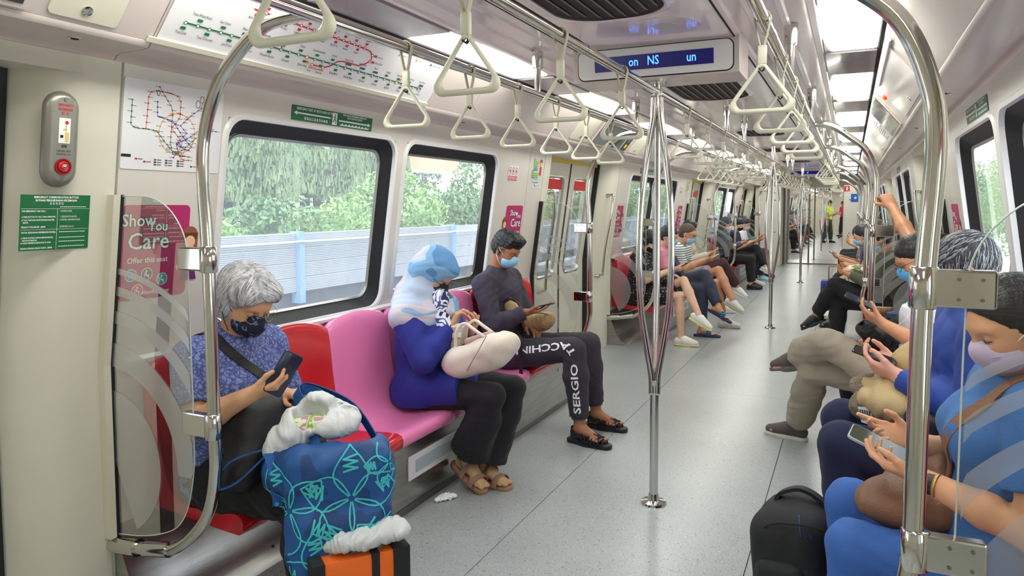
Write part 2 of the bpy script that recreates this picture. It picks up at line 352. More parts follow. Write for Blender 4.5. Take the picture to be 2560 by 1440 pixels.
for s in (-1, 1):
    overhead(s, YN, YE, cutsL)
    overhead(s, FS, FE, [24.1, 26.2, 27.8, 29.9, 32.0, 33.6, 35.7, 37.8, 39.4])
def ceiling(y0, y1):
    P = [(-1.03, 2.262), (-0.985, 2.262), (-0.975, 2.275), (-0.735, 2.280), (-0.725, 2.270), (-0.70, 2.270), (-0.695, 2.279), (-0.62, 2.281), (-0.612, 2.272), (-0.59, 2.272), (-0.583, 2.283), (-0.50, 2.287), (-0.492, 2.278), (-0.47, 2.278), (-0.463, 2.288), (-0.405, 2.290), (-0.395, 2.276), (-0.38, 2.270)]
    P = P+[(-x, z) for x, z in P[::-1]]; Q = [(x, 2.34) for x in (1.03, -1.03)]
    c = mk('ceiling', MB().prism(P+Q, y0, y1), M_ceil, kind='structure', smooth=True, autos=25)
    for s in (-1, 1):
        mk('dark_groove', MB().box(*sorted((s*0.972, s*0.990)), y0, y1, 2.258, 2.266), M_gap, c)
        mk('dark_groove', MB().box(*sorted((s*0.372, s*0.379)), y0, y1, 2.266, 2.272), M_gap, c)
    return c
ceiling(YN, YE); ceiling(FS, FE)

def lamp(s, ya, yb, i):
    t = thing('ceiling_lamp', 'glowing white ceiling light panel, %s from the camera on the %s side' % (ORD(i), SIDE[s]), 'light', 'light panels along the ceiling')
    n = 12; outer, inner, low = [], [], []
    L = yb-ya
    def prof(g):
        pts = []
        for k in range(n+1):
            u = k/n; bow = 0.035*math.sin(PI*u); pts.append((s*(0.765-bow+g), ya+g+(L-2*g)*u))
        for k in range(n+1):
            u = 1-k/n; pts.append((s*(0.962-g+0.0*u), ya+g+(L-2*g)*u))
        return pts
    rs = [[(x, y, 2.276) for x, y in prof(-0.006)], [(x, y, 2.268) for x, y in prof(-0.004)], [(x, y, 2.262) for x, y in prof(0.012)], [(x, y, 2.257) for x, y in prof(0.05)]]
    mk('diffuser', MB().rings(rs), E_lamp, t, smooth=True, autos=50)
    mk('frame', MB().box(*sorted((s*0.735, s*0.970)), ya-0.03, yb+0.03, 2.272, 2.2765), M_ceil, t)
    mk('lamp_gap_cover', MB().box(*sorted((s*0.735, s*0.970)), yb+0.05, yb+0.69, 2.262, 2.2765), mat('mauve_gap', (150, 141, 150), 0.15, coat=0.4), t)
i = 0
for k in range(11):
    ya = -0.89+1.86*k
    if ya+1.12 < YE-0.2:
        for s in (-1, 1): lamp(s, ya, ya+1.12, k+1)
for k in range(11):
    ya = FS+0.6+1.86*k
    for s in (-1, 1): lamp(s, ya, ya+1.12, 12+k)

def vent(y0, y1, i):
    t = thing('ceiling_vent', 'dark louvred air vent in the ceiling, %s from the camera' % ORD(i), 'air vent', 'air vents along the ceiling')
    cy, L, W = (y0+y1)/2, y1-y0, 0.44; f = lambda x, y, z: (x, y, z)
    mb = MB(); o = rrect(W+0.07, L+0.09, 0.2, 8, 0, cy); m_ = rrect(W+0.02, L+0.04, 0.185, 8, 0, cy); i_ = rrect(W, L, 0.17, 8, 0, cy)
    ring(mb, [(x, y, 2.27) for x, y in o], [(x, y, 2.258) for x, y in m_], f); ring(mb, [(x, y, 2.258) for x, y in m_], [(x, y, 2.262) for x, y in i_], f)
    mk('bezel', mb, M_ceil, t, smooth=True, autos=40)
    mb = MB(); mb.add([(x, y, 2.2685) for x, y in i_], [tuple(range(len(i_)))]); mk('vent_opening', mb, mat('vent_dark', (40, 33, 34), 0.7), t)
    for k in range(8):
        x = -0.175+0.05*k; hl = L/2-0.02-0.10*max(0, abs(x)-0.06)/0.12
        mk('slat', MB().hexa([(x-0.004, cy-hl, 2.269), (x+0.012, cy-hl, 2.262), (x+0.012, cy+hl, 2.262), (x-0.004, cy+hl, 2.269), (x-0.002, cy-hl, 2.270), (x+0.014, cy-hl, 2.264), (x+0.014, cy+hl, 2.264), (x-0.002, cy+hl, 2.270)]), mat('slat_grey', (96, 88, 88), 0.4), t)
VY = [(1.78, 2.88), (4.32, 5.35), (7.6, 8.3), (10.1, 10.8), (12.9, 13.6), (15.9, 16.6), (18.2, 18.9), (22.6, 23.4), (28.4, 29.2), (34.2, 35.0)]
for k, (a, b) in enumerate(VY): vent(a, b, k+1)
for k, y in enumerate((3.10, 8.85)):
    t = thing('ceiling_speaker', 'round flush speaker cover in the ceiling by the %s' % ('first message display' if k == 0 else 'second triple pole'), 'speaker')
    mk('cover', MB().tube([(0.14, y, 2.2705), (0.14, y, 2.266)], [0.15, 0.145], 28), M_ceil, t, smooth=True, autos=40)
    mk('grille', MB().tube([(0.14, y, 2.2665), (0.14, y, 2.265)], [0.055, 0.055], 24), mat('grille_grey', (190, 184, 182), 0.5), t)

# ---------------- text helper
def text_mb(txt, size, ext=0.0, align='CENTER', mb=None, f=None, bold=0.0, xs=1.0):
    cu = bpy.data.curves.new('t', 'FONT'); cu.body = txt; cu.size = size; cu.align_x = align; cu.align_y = 'CENTER'; cu.extrude = ext; cu.offset = bold; cu.resolution_u = 2
    o = bpy.data.objects.new('t', cu); COL.objects.link(o)
    me = bpy.data.meshes.new_from_object(o.evaluated_get(bpy.context.evaluated_depsgraph_get()))
    vs = [tuple(v.co) for v in me.vertices]; fs = [tuple(p.vertices) for p in me.polygons]
    bpy.data.objects.remove(o); bpy.data.curves.remove(cu); bpy.data.meshes.remove(me)
    mb = mb or MB(); mb.add([f(v[0]*xs, v[1], v[2]) for v in vs] if f else vs, fs); return mb
def display(y, txt, i):
    t = thing('message_display', 'blue scrolling message display across the ceiling, %s from the camera' % ORD(i), 'display')
    mk('housing', MB().hexa([(-0.40, y+0.02, 2.112), (0.40, y+0.02, 2.112), (0.40, y+0.30, 2.112), (-0.40, y+0.30, 2.112), (-0.40, y, 2.275), (0.40, y, 2.275), (0.40, y+0.30, 2.275), (-0.40, y+0.30, 2.275)]), M_corn, t, bevel=0.004)
    o = rrect(0.74, 0.135, 0.03, 5, 0, 2.192)
    yy = lambda z, d: y+0.02-(z-2.112)*0.12-d
    mb = MB().rings([[(x, yy(z, 0.001), z) for x, z in o], [(x, yy(z, 0.008), z) for x, z in o]]); mk('bezel', mb, M_white, t)
    o2 = rrect(0.75, 0.145, 0.034, 5, 0, 2.192); mk('shadow_gap', MB().rings([[(x, yy(z, 0.0), z) for x, z in o2], [(x, yy(z, 0.002), z) for x, z in o2]]), M_gap, t)
    mk('screen', MB().hexa([(-0.285, yy(2.157, 0.008), 2.157), (0.285, yy(2.157, 0.008), 2.157), (0.285, yy(2.157, 0.011), 2.157), (-0.285, yy(2.157, 0.011), 2.157), (-0.285, yy(2.225, 0.008), 2.225), (0.285, yy(2.225, 0.008), 2.225), (0.285, yy(2.225, 0.011), 2.225), (-0.285, yy(2.225, 0.011), 2.225)]), mat('screen_blue', (6, 8, 52), 0.2, emit=((10, 12, 110), 0.25)), t)
    for w_, x0 in txt: mk('lettering', text_mb(w_, 0.058, f=lambda a, b, c, x0=x0: (x0+a*0.8, yy(2.192+b, 0.0125), 2.192+b), bold=0.0006), emat('led_blue', (70, 130, 255), 2.2), t)
display(3.42, [('on', -0.09), ('NS', 0.005), ('un', 0.185)], 1)
display(16.1, [('•', -0.02), ('xl', 0.04)], 2)
display(26.2, [('xl', 0.0)], 3); display(31.9, [('xl', 0.0)], 4)
# ------------------------------------------------------------------ rails, straps, poles
RX = {-1: -0.56, 0: 0.0, 1: 0.62}; RZ = 2.06
RN = {-1: 'left', 0: 'centre', 1: 'right'}
def rail(k, y0, y1, where, hang):
    t = thing('handrail', 'long polished steel overhead handrail, %s one %s' % (RN[k], where), 'handrail')
    mk('bar', MB().tube([(RX[k], y0, RZ), (RX[k], y1, RZ)], 0.019, 16), M_steel, t, smooth=True, autos=50)
    for y in hang:
        h = mk('hanger', MB().tube([(RX[k], y, 2.275), (RX[k], y, 2.19), (RX[k], y, 2.189), (RX[k], y, RZ)], [0.028, 0.026, 0.017, 0.017], 14), M_steel, t, smooth=True, autos=40)
    for y in np.arange(y0+1.2, y1, 2.9):
        mk('sleeve', MB().tube([(RX[k], y-0.04, RZ), (RX[k], y+0.04, RZ)], 0.0205, 16), M_steel, t, smooth=True, autos=50)
for k in (-1, 1):
    rail(k, YN, 19.2, 'in the near car', [yc+o for yc in MODS for o in (-2.1, -0.18, 1.64)]); rail(k, 22.5, 41.8, 'in the far car', [yc+o for yc in FAR_MODS for o in (-2.1, -0.18, 1.64)])
rail(0, YN, 19.2, 'in the near car', [5.70, 6.69, 11.5, 12.49, 17.3]); rail(0, 22.5, 41.8, 'in the far car', [24.2, 28.2, 29.4, 34.0, 35.2])

def make_strap():
    t = thing('strap_handle', '', 'strap handle')
    z0 = 0.0
    # band: loop round the bar, both legs meeting in the sleeve
    R = 0.0235; path = [(-0.016, 0, -0.085)]+[(-R*math.cos(a), 0, R*math.sin(a)) for a in np.linspace(-0.35, PI+0.35, 13)]+[(0.016, 0, -0.085)]
    path = [(-0.004, 0, -0.085), (-0.012, 0, -0.055)]+path[1:-1]+[(0.012, 0, -0.055), (0.004, 0, -0.085)]
    mk('strap_band', MB().ribbon(path, (0, 1, 0), 0.017, 0.0035), M_strapb, t)
    o = rrect(0.026, 0.016, 0.004, 3)
    mk('sleeve', MB().rings([[(x*k, y*k, z) for x, y in o] for k, z in ((0.9, -0.080), (1, -0.083), (1, -0.132), (0.9, -0.135))]), M_strapg, t, smooth=True, autos=40)
    mk('lower_loop', MB().ribbon([(-0.006, 0, -0.132), (-0.008, 0, -0.148), (0, 0, -0.156), (0.008, 0, -0.148), (0.006, 0, -0.132)], (0, 1, 0), 0.012, 0.003), M_gap, t)
    # rounded triangular grip
    mb = MB(); c, rr = [], []
    corners = [(0, -0.150, 0.012), (-0.062, -0.252, 0.022), (0.062, -0.252, 0.022)]
    for i, (cx, cz, r) in enumerate(corners):
        a0 = {0: 30, 1: 150, 2: 270}[i]
        for k in range(9):
            a = math.radians(a0+120*k/8); c.append((cx+r*math.cos(a), 0.0, cz+r*math.sin(a)))
    cc = np.mean(c, 0)
    n = 10; rs = []
    for p in c:
        p = np.array(p); q = (p-cc)/np.linalg.norm(p-cc); low = max(0, min(1, (-p[2]-0.235)/0.02))
        wdt = 0.0085+0.004*low; dep = 0.0075+0.004*low
        rs.append([p+q*wdt*math.cos(2*PI*j/n)+np.array([0, 1, 0])*dep*math.sin(2*PI*j/n) for j in range(n)])
    rs.append(rs[0]); mb.rings(rs, cap=False)
    mk('grip', mb, M_strapg, t, smooth=True)
    return t
proto = make_strap(); first = True
cnt = {-1: 0, 0: 0, 1: 0}
def put_strap(k, y, rz=0.0, tilt=0.0, z=RZ, x=None):
    global first
    o = proto if first else copytree(proto); first = False
    o.location = (RX[k] if x is None else x, y, z+0.0); o.rotation_euler = (tilt, 0, rz)
    cnt[k] += 1
    o['label'] = 'ivory triangular strap handle, %s from the camera on the %s handrail' % (ORD(cnt[k]), RN[k]); o['category'] = 'strap handle'; o['group'] = 'hanging strap handles on the %s handrail' % RN[k]
for y in (0.97, 1.59, 2.23, 2.93, 4.24, 4.91, 5.54, 6.19, 6.9, 7.6, 8.3, 10.0, 10.65, 11.3, 11.95, 12.6, 13.3, 14.0, 15.8, 16.5, 17.2, 17.9): put_strap(0, y, random.uniform(-.05, .05))
for b in (0, 5.8, 11.6):
    for y in (2.17, 2.64, 3.11, 3.6, 4.08, 4.56): put_strap(-1, y+b, random.uniform(-.06, .06))
for b in (0, 5.8, 11.6):
    for y in (2.30, 2.92, 3.50, 4.08, 4.66): put_strap(1, y+b, random.uniform(-.06, .06))
for b in (22.4, 28.2):
    for y in np.arange(1.6, 5.2, 0.65):
        for k in (-1, 0, 1): put_strap(k, float(y+b))

def triple_pole(y, i):
    t = thing('triple_pole', 'polished steel floor-to-ceiling pole splitting in three, %s from the camera' % ORD(i), 'pole', 'triple poles down the middle of the aisle')
    mk('floor_flange', MB().tube([(0, y, 0), (0, y, 0.012), (0, y, 0.02), (0, y, 0.05)], [0.065, 0.062, 0.03, 0.024], 24), M_steel, t, smooth=True, autos=40)
    mk('lower_pole', MB().tube([(0, y, 0.03), (0, y, 0.60), (0, y, 0.63)], [0.0215, 0.0215, 0.030], 18), M_steel, t, smooth=True, autos=50)
    top = 2.112 if i == 1 else 2.27
    mk('upper_pole', MB().tube([(0, y, 1.99), (0, y, top)], [0.0225, 0.0225], 18), M_steel, t, smooth=True, autos=50)
    mk('ceiling_flange', MB().tube([(0, y, top-0.01), (0, y, top)], [0.045, 0.045], 24), M_steel, t, smooth=True, autos=40)
    for k in range(3):
        a = math.radians(100+120*k); c, s_ = math.cos(a), math.sin(a); P = []
        for z, r in ((0.56, 0.014), (0.66, 0.018), (0.80, 0.045), (1.0, 0.078), (1.25, 0.09), (1.5, 0.082), (1.7, 0.058), (1.85, 0.034), (1.95, 0.018), (2.04, 0.014)): P.append((c*r, y+s_*r, z))
        mk('branch', MB().tube(sm(*P), 0.0165, 12), M_steel, t, smooth=True)
for i, y in enumerate(MODS+FAR_MODS): triple_pole(y, i+1)

def partition(s, y, d, n, where):
    """glass screen + bent pole at a bench end. d=+1: bench lies beyond (+y)"""
    RXs = RX[s]; X = lambda v: s*v
    t = thing('end_pole', 'bent steel grab pole at the bench end, %s from the camera on the %s' % (ORD(n), SIDE[s]), 'pole', 'bent poles at the bench ends')
    P = [(X(1.30), y, 0.318), (X(1.20), y, 0.335), (X(1.10), y, 0.40), (X(1.02), y, 0.50), (X(0.985), y, 0.64), (X(0.985), y, 0.80), (X(0.99), y, 1.3), (X(1.005), y, 1.62), (X(0.985), y, 1.76), (X(0.93), y, 1.88), (X(0.85), y, 1.965), (X(0.76), y, 2.03), (X(0.68), y, 2.055), (RXs, y, RZ)]
    if s > 0: P = [(x+(0.018 if 0.7 < z < 1.9 else 0), a, z) for x, a, z in P]
    mk('tube', MB().tube(sm(*P), 0.0205, 16), M_steel, t, smooth=True)
    mk('foot_socket', MB().tube([(X(1.52), y, 0.295), (X(1.37), y, 0.307)], 0.030, 16).tube([(X(1.375), y, 0.3065), (X(1.32), y, 0.312)], 0.022, 16).tube([(X(1.33), y, 0.312), (X(1.21), y, 0.332)], 0.0265, 16), M_steel, t, smooth=True, autos=50)
    for z in (1.335, 0.79):
        xc = 0.99+(0.018 if s > 0 else 0)
        c = mk('clamp', MB().tube([(X(xc), y, z-0.043), (X(xc), y, z-0.04), (X(xc), y, z+0.04), (X(xc), y, z+0.043)], [0.024, 0.027, 0.027, 0.024], 18), M_steel, t, smooth=True, autos=50)
        a, b = sorted((X(xc+0.015), X(xc+0.125)))
        mk('clamp_plate', MB().box(a, b, y-0.016, y+0.016, z-0.038, z+0.038), M_steel, t, bevel=0.005)
        if n > 1 or s > 0:
            for ra in (0.06, 0.10):
                for rb in (-0.02, 0.02): mk('rivet', MB().disc((X(xc+ra), y-0.0165, z+rb), (0, -1, 0), 0.004, 0.002, 8), M_screw, t)
    g = thing('glass_screen', 'clear glass screen with frosted arcs, %s from the camera on the %s' % (ORD(n), SIDE[s]), 'glass screen', 'glass screens at the bench ends')
    out = sm((1.47, 1.54), (1.36, 1.54), (1.24, 1.533), (1.15, 1.485), (1.09, 1.39), (1.082, 1.25), (1.080, 1.0), (1.078, 0.75), (1.085, 0.62), (1.117, 0.495), (1.17, 0.42), (1.257, 0.378), (1.36, 0.352), (1.47, 0.338))
    out = [(float(a), float(b)) for a, b in out]
    mb = MB(); F = [(X(a), y, b) for a, b in out]; mb.add(F, [tuple(range(len(F)))]); mk('pane', mb, G_part, g)
    me = [(X(a), y-0.004, b) for a, b in out]
    mk('polished_edge', MB().tube([(X(a), y, b) for a, b in out], 0.0021, 6), mat('glass_edge', (196, 208, 202), 0.15, spec=0.8), g, smooth=True)
    # frosted arcs: concentric bands about the lower wall corner
    cx, cz = 1.50, 0.60
    def clip(ax, az): return max(1.086 if az > 0.62 else 1.086+(0.62-az)*0.35, ax)
    for r0, r1 in ((0.0, 0.26), (0.345, 0.43), (0.50, 0.545), (0.60, 0.632), (0.675, 0.697)):
        mb = MB(); N = 28; vs = []; fs = []
        for k in range(N+1):
            a = math.radians(90*(1-k/N)+0)
            if r0 == 0: a = math.radians(150*(1-k/N)-60)
            for rr in (r0, r1):
                ax, az = cx-rr*math.cos(PI/2-a)*1.0, cz+rr*math.sin(PI/2-a) if False else cz+rr*math.cos(PI/2-a) if False else 0
                vs.append((cx-rr*math.cos(a), cz+rr*math.sin(a)*1.0))
        keep = [(min(max(clip(ax, az), 1.0), 1.468), max(az, 0.36)) for ax, az in vs]
        for k in range(N):
            q = (2*k, 2*k+1, 2*k+3, 2*k+2)
            xs = [vs[i][0] for i in q]
            if max(xs) < 1.086: continue
            fs.append(q)
        used = sorted({i for q in fs for i in q}); ix_ = {v: i for i, v in enumerate(used)}; mb.add([(X(keep[i][0]), y-0.003*d, keep[i][1]) for i in used], [tuple(ix_[i] for i in q) for q in fs]); mk('frosted_arc', mb, G_frost, g)
    mk('edge_channel', MB().rings([[(X(wx(z)+0.01), y-0.008, z), (X(wx(z)-0.030), y-0.006, z), (X(wx(z)-0.030), y+0.006, z), (X(wx(z)+0.01), y+0.008, z)] for z in (0.33, 0.95, 1.545)]), M_black, g)
    mk('edge_post', MB().rings([[(X(wx(z)+0.01), y-0.035*d, z), (X(wx(z)-0.034), y-0.035*d, z), (X(wx(z)-0.034), y-0.010*d, z), (X(wx(z)+0.01), y-0.013*d, z)] for z in (0.33, 0.95, 1.545)]), M_ivory, g)

def seat_shell(s, ya, yb, m, parent):
    """one moulded seat: scooped pan and backrest"""
    W = yb-ya; nu = 14; mb = MB(); rings_ = []
    # profile (x distance, z, scoop weight): from under the front lip up to the back of the backrest
    prof = [(1.10, 0.365, 0), (1.022, 0.362, 0), (1.006, 0.372, 0), (1.003, 0.405, 0), (1.012, 0.425, .1), (1.04, 0.434, .35), (1.10, 0.433, .8), (1.18, 0.425, 1), (1.26, 0.420, 1), (1.32, 0.432, 1), (1.36, 0.465, 1), (1.385, 0.52, 1), (1.402, 0.60, 1), (1.415, 0.70, 1), (1.425, 0.80, .8), (1.435, 0.88, .5), (1.445, 0.915, .25), (1.458, 0.925, 0), (1.475, 0.92, 0), (1.49, 0.88, 0), (1.49, 0.40, 0)]
    for k in range(nu+1):
        u = k/nu; y = ya+W*u; v = 2*u-1; r = []
        e = 1-abs(v)**2.5; edge = max(0, abs(v)-0.86)/0.14
        for j, (x, z, sc) in enumerate(prof):
            dx = dz = 0
            if j < 10: dz = -0.020*sc*e
            else: dx = 0.026*sc*e
            if 13 <= j <= 18: dz += 0.035*(1-v*v)-0.012*edge*edge
            if j in (1, 2, 3, 4): dx += 0.004*edge**2
            r.append((s*(x+dx-(0.012*(1-abs(v))*0)), y, z+dz))
        rings_.append(r)
    mb.rings(rings_, cap=True, closed=True)
    return mk('seat_shell', mb, m, parent, smooth=True, autos=60)
def bench(s, yc, n):
    where = '%s from the camera on the %s side' % (ORD(n), SIDE[s])
    t = thing('bench', 'red and pink moulded seat bench, '+where, 'bench', 'seat benches along the walls')
    e = [yc-1.73+0.4943*k for k in range(8)]
    for k in range(7): seat_shell(s, e[k]+0.0015, e[k+1]-0.0015, M_red if k in (0, 1, 5, 6) else M_pink, t)
    a, b = yc-0.96, yc+1.60
    f = lambda x0, x1, y0, y1, z0, z1: MB().box(*sorted((s*x0, s*x1)), y0, y1, z0, z1)
    mk('base_box', f(1.068, 1.49, a, b, 0.0, 0.362), M_brush, t)
    mk('base_plinth', f(1.064, 1.1, a, b, 0.0, 0.035), M_dsteel, t)
    mk('panel_seam', f(1.0665, 1.07, yc+0.62, yc+0.626, 0.04, 0.33), M_gap, t)
    mk('panel_seam', f(1.0665, 1.07, a+0.012, a+0.018, 0.02, 0.35), M_gap, t)
    vg = mk('heater_frame', f(1.058, 1.068, yc-0.62, yc+0.25, 0.155, 0.275), M_paper, t, bevel=0.003)
    mk('heater_grille', f(1.054, 1.060, yc-0.56, yc+0.19, 0.185, 0.245), mat('grille_blue_grey', (170, 184, 192), 0.4), vg)
    for q in (-0.80, 0.45, 1.4): mk('lock', MB().disc((s*1.069, yc+q, 0.29), (-s, 0, 0), 0.013, 0.006, 16).disc((s*1.063, yc+q, 0.29), (-s, 0, 0), 0.005, 0.002, 10), M_steel, t, smooth=True, autos=40)
    for y0, y1 in ((yc-1.73, a), (b, yc+1.73)):
        sk = mk('kick_panel', MB().rings([[(s*x, y, z) for x, z in ((1.495, 0.36), (1.40, 0.13), (1.36, 0.07), (1.30, 0.02), (1.29, 0.0), (1.495, 0.0))] for y in (y0-0.13 if y0 < a else y0, y1)]), M_brush, t, smooth=True, autos=40)
        mk('support_bracket', f(1.06, 1.44, (y0+y1)/2-0.02, (y0+y1)/2+0.02, 0.32, 0.362), M_gap, t)
    for q in (-1.55, -1.25, -1.02): mk('screw', MB().disc((s*1.334, yc+q, 0.052), (-s, 0, 1), 0.006, 0.003, 8), M_screw, t)
    if s < 0 and n == 1:
        mk('paper_label', f(1.055, 1.067, a-0.03, a+0.045, 0.29, 0.335), M_paper, t)
for s in (-1, 1):
    for i, yc in enumerate(MODS+FAR_MODS):
        bench(s, yc, i+1)
        partition(s, yc-1.86, 1, 2*i+1, ''); partition(s, yc+1.86, -1, 2*i+2, '')
    for yc in MODS:
        mk('trim_6', MB().box(*sorted((s*1.44, s*1.5)), yc+1.73, yc+1.86+0.1, 0, 0.30), M_dsteel, kind='structure')

# ------------------------------------------------------------------ gangway between the cars
def gangway():
    for s in (-1, 1):
        # end bulkheads of both cars
        for y0, y1 in ((20.15, 20.30), (21.35, 21.5)):
            mb = MB().box(*sorted((s*0.68, s*1.6)), y0, y1, 0, 2.30); mk('wall_end', mb, M_wall2, kind='structure')
        mk('wall_gangway_'+SIDE[s], MB().box(*sorted((s*0.70, s*0.78)), 20.3, 21.35, 0, 2.0), mat('gangway_grey', (150, 150, 148), 0.6, noise=0.1, nscale=20), kind='structure')
    mk('trim_7', MB().box(-0.68, 0.68, 20.15, 20.30, 1.98, 2.30), M_wall2, kind='structure')
    mk('trim_7', MB().box(-0.68, 0.68, 21.35, 21.5, 1.98, 2.30), M_wall2, kind='structure')
    mk('ceiling', MB().box(-0.78, 0.78, 20.3, 21.35, 1.98, 2.02), M_ceil, kind='structure')
    fl = mk('floor', MB().box(-0.72, 0.72, 20.15, 21.5, -0.02, 0.022), M_brush, kind='structure')
    for s in (-1, 1): mk('tread_edge', MB().box(-0.7, 0.7, 20.12 if s < 0 else 21.49, 20.15 if s < 0 else 21.52, 0, 0.024), M_dsteel, fl)
    mk('trim_8', MB().box(-1.6, 1.6, 42.3, 42.4, 0, 2.3), M_wall2, kind='structure')
    mk('trim_8', MB().box(-1.72, 1.72, YN-0.1, YN, 0, 2.34), M_wall2, kind='structure')
    # equipment cabinets beside the gangway
    for s, x0, x1, y0, y1, lab in ((-1, 0.72, 1.34, 19.2, 20.13, 'cream equipment cabinet left of the gangway'), (1, 0.70, 1.34, 19.12, 20.13, 'cream equipment cabinet right of the gangway under the blue sign')):
        t = thing('equipment_cabinet', lab, 'cabinet')
        mk('body', MB().box(*sorted((s*x0, s*x1)), y0, y1, 0, 2.0), M_wall2, t, bevel=0.01)
        mk('door', MB().box(*sorted((s*(x0+0.05), s*(x1-0.06))), y0-0.006, y0+0.001, 0.08, 1.9), M_wall, t, bevel=0.002)
        for lz in (1.65, 0.85): mk('door_lock', MB().disc((s*(x0+0.14), y0-0.006, lz), (0, -1, 0), 0.014, 0.004, 12), M_gap, t)
    t = thing('gangway_post', 'brushed steel corner post left of the gangway opening', 'post')
    mk('post', MB().rings([[(x-0.665, y+20.05, z) for x, y in rrect(0.11, 0.16, 0.045, 5)] for z in (0.0, 2.0)]), M_brush, t, smooth=True, autos=50)
    for i, (x, y) in enumerate(((-0.10, 20.0), (-0.05, 21.9))):
        t = thing('gangway_pole', 'single dark steel pole %s the gangway' % ('just before' if i == 0 else 'just beyond'), 'pole')
        mk('pole', MB().tube([(x, y, 0.0), (x, y, 2.27)], 0.019, 12), mat('pole_grey', (150, 150, 146), 0.25, 1.0), t, smooth=True, autos=50)
        mk('flange', MB().tube([(x, y, 0.0), (x, y, 0.025)], [0.05, 0.03], 16), M_steel, t, smooth=True, autos=50)
    t = thing('fire_sign', 'small red fire extinguisher sign above the right cabinet', 'sign')
    mk('plate', MB().box(0.71, 0.83, 19.105, 19.11, 1.86, 1.98), mat('sign_red', (200, 20, 30), 0.4), t)
    mk('symbol', MB().box(0.755, 0.785, 19.103, 19.105, 1.88, 1.95).box(0.765, 0.775, 19.103, 19.105, 1.95, 1.965), M_paper, t)
    t = thing('blue_sign', 'square blue sign on the cabinet right of the gangway', 'sign')
    mk('plate', MB().box(0.86, 1.10, 19.105, 19.11, 1.60, 1.79), mat('sign_blue', (24, 84, 170), 0.4), t)
    mk('symbol', MB().tube([(0.955, 19.104, 1.695), (0.955, 19.1045, 1.695)], 0.03, 12).box(1.02, 1.07, 19.103, 19.105, 1.67, 1.72), mat('sign_light_blue', (170, 200, 235), 0.4), t)
gangway()
# ------------------------------------------------------------------ signs and fittings
def wallf(s, y0, zc, lift=0.0015):
    """local (a to the right as seen from inside, b up) -> wall plane at (y0, zc)"""
    c = math.cos(math.atan(0.1413)) if zc > 0.95 else 1.0
    def f(a, b, d=0.0):
        z = zc+b*c; y = y0+(a if s < 0 else -a); return (s*(wx(z)-lift-d), y, z)
    return f
def flat(mb, f, x0, x1, y0, y1, d=0.0, t=0.0006):
    return mb.hexa([f(x0, y0, d), f(x1, y0, d), f(x1, y0, d+t), f(x0, y0, d+t), f(x0, y1, d), f(x1, y1, d), f(x1, y1, d+t), f(x0, y1, d+t)])
def plate(name, f, w_, h_, r, m, parent, d=0.0, t=0.001, cx=0, cy=0):
    o = rrect(w_, h_, r, 4, cx, cy); return mk(name, MB().rings([[f(x, y, d) for x, y in o], [f(x, y, d+t) for x, y in o]]), m, parent)
def poly2(mb, f, pts, d, t=0.0006):
    return mb.rings([[f(x, y, d) for x, y in pts], [f(x, y, d+t) for x, y in pts]])
def line2(mb, f, pts, w_, d=0.0014):
    """flat polyline"""
    for (ax, ay), (bx, by) in zip(pts[:-1], pts[1:]):
        L = math.hypot(bx-ax, by-ay)+1e-9; nx, ny = -(by-ay)/L*w_/2, (bx-ax)/L*w_/2; ex, ey = (bx-ax)/L*w_*0.3, (by-ay)/L*w_*0.3
        mb.add([f(ax-ex+nx, ay-ey+ny, d), f(ax-ex-nx, ay-ey-ny, d), f(bx+ex-nx, by+ey-ny, d), f(bx+ex+nx, by+ey+ny, d)], [(0, 1, 2, 3)])
def dot2(mb, f, x, y, r, d=0.0018, n=10, asp=1.0):
    mb.add([f(x+r*math.cos(2*PI*k/n)*asp, y+r*math.sin(2*PI*k/n), d) for k in range(n)], [tuple(range(n))])
P_ = lambda n, c: mat(n, c, 0.5)
K_green = P_('ink_green', (26, 112, 70)); K_red = P_('ink_red', (196, 36, 52)); K_dark = P_('ink_dark', (52, 50, 56)); K_orange = P_('ink_orange', (226, 140, 40)); K_blue = P_('ink_blue', (40, 70, 150)); K_purple = P_('ink_purple', (110, 60, 120)); K_white = P_('ink_white', (240, 242, 240)); K_brown = P_('ink_brown', (140, 84, 50)); K_grey = P_('ink_grey', (130, 130, 134)); K_black = P_('ink_black', (20, 20, 22))
K_signg = P_('sign_green', (16, 104, 58))

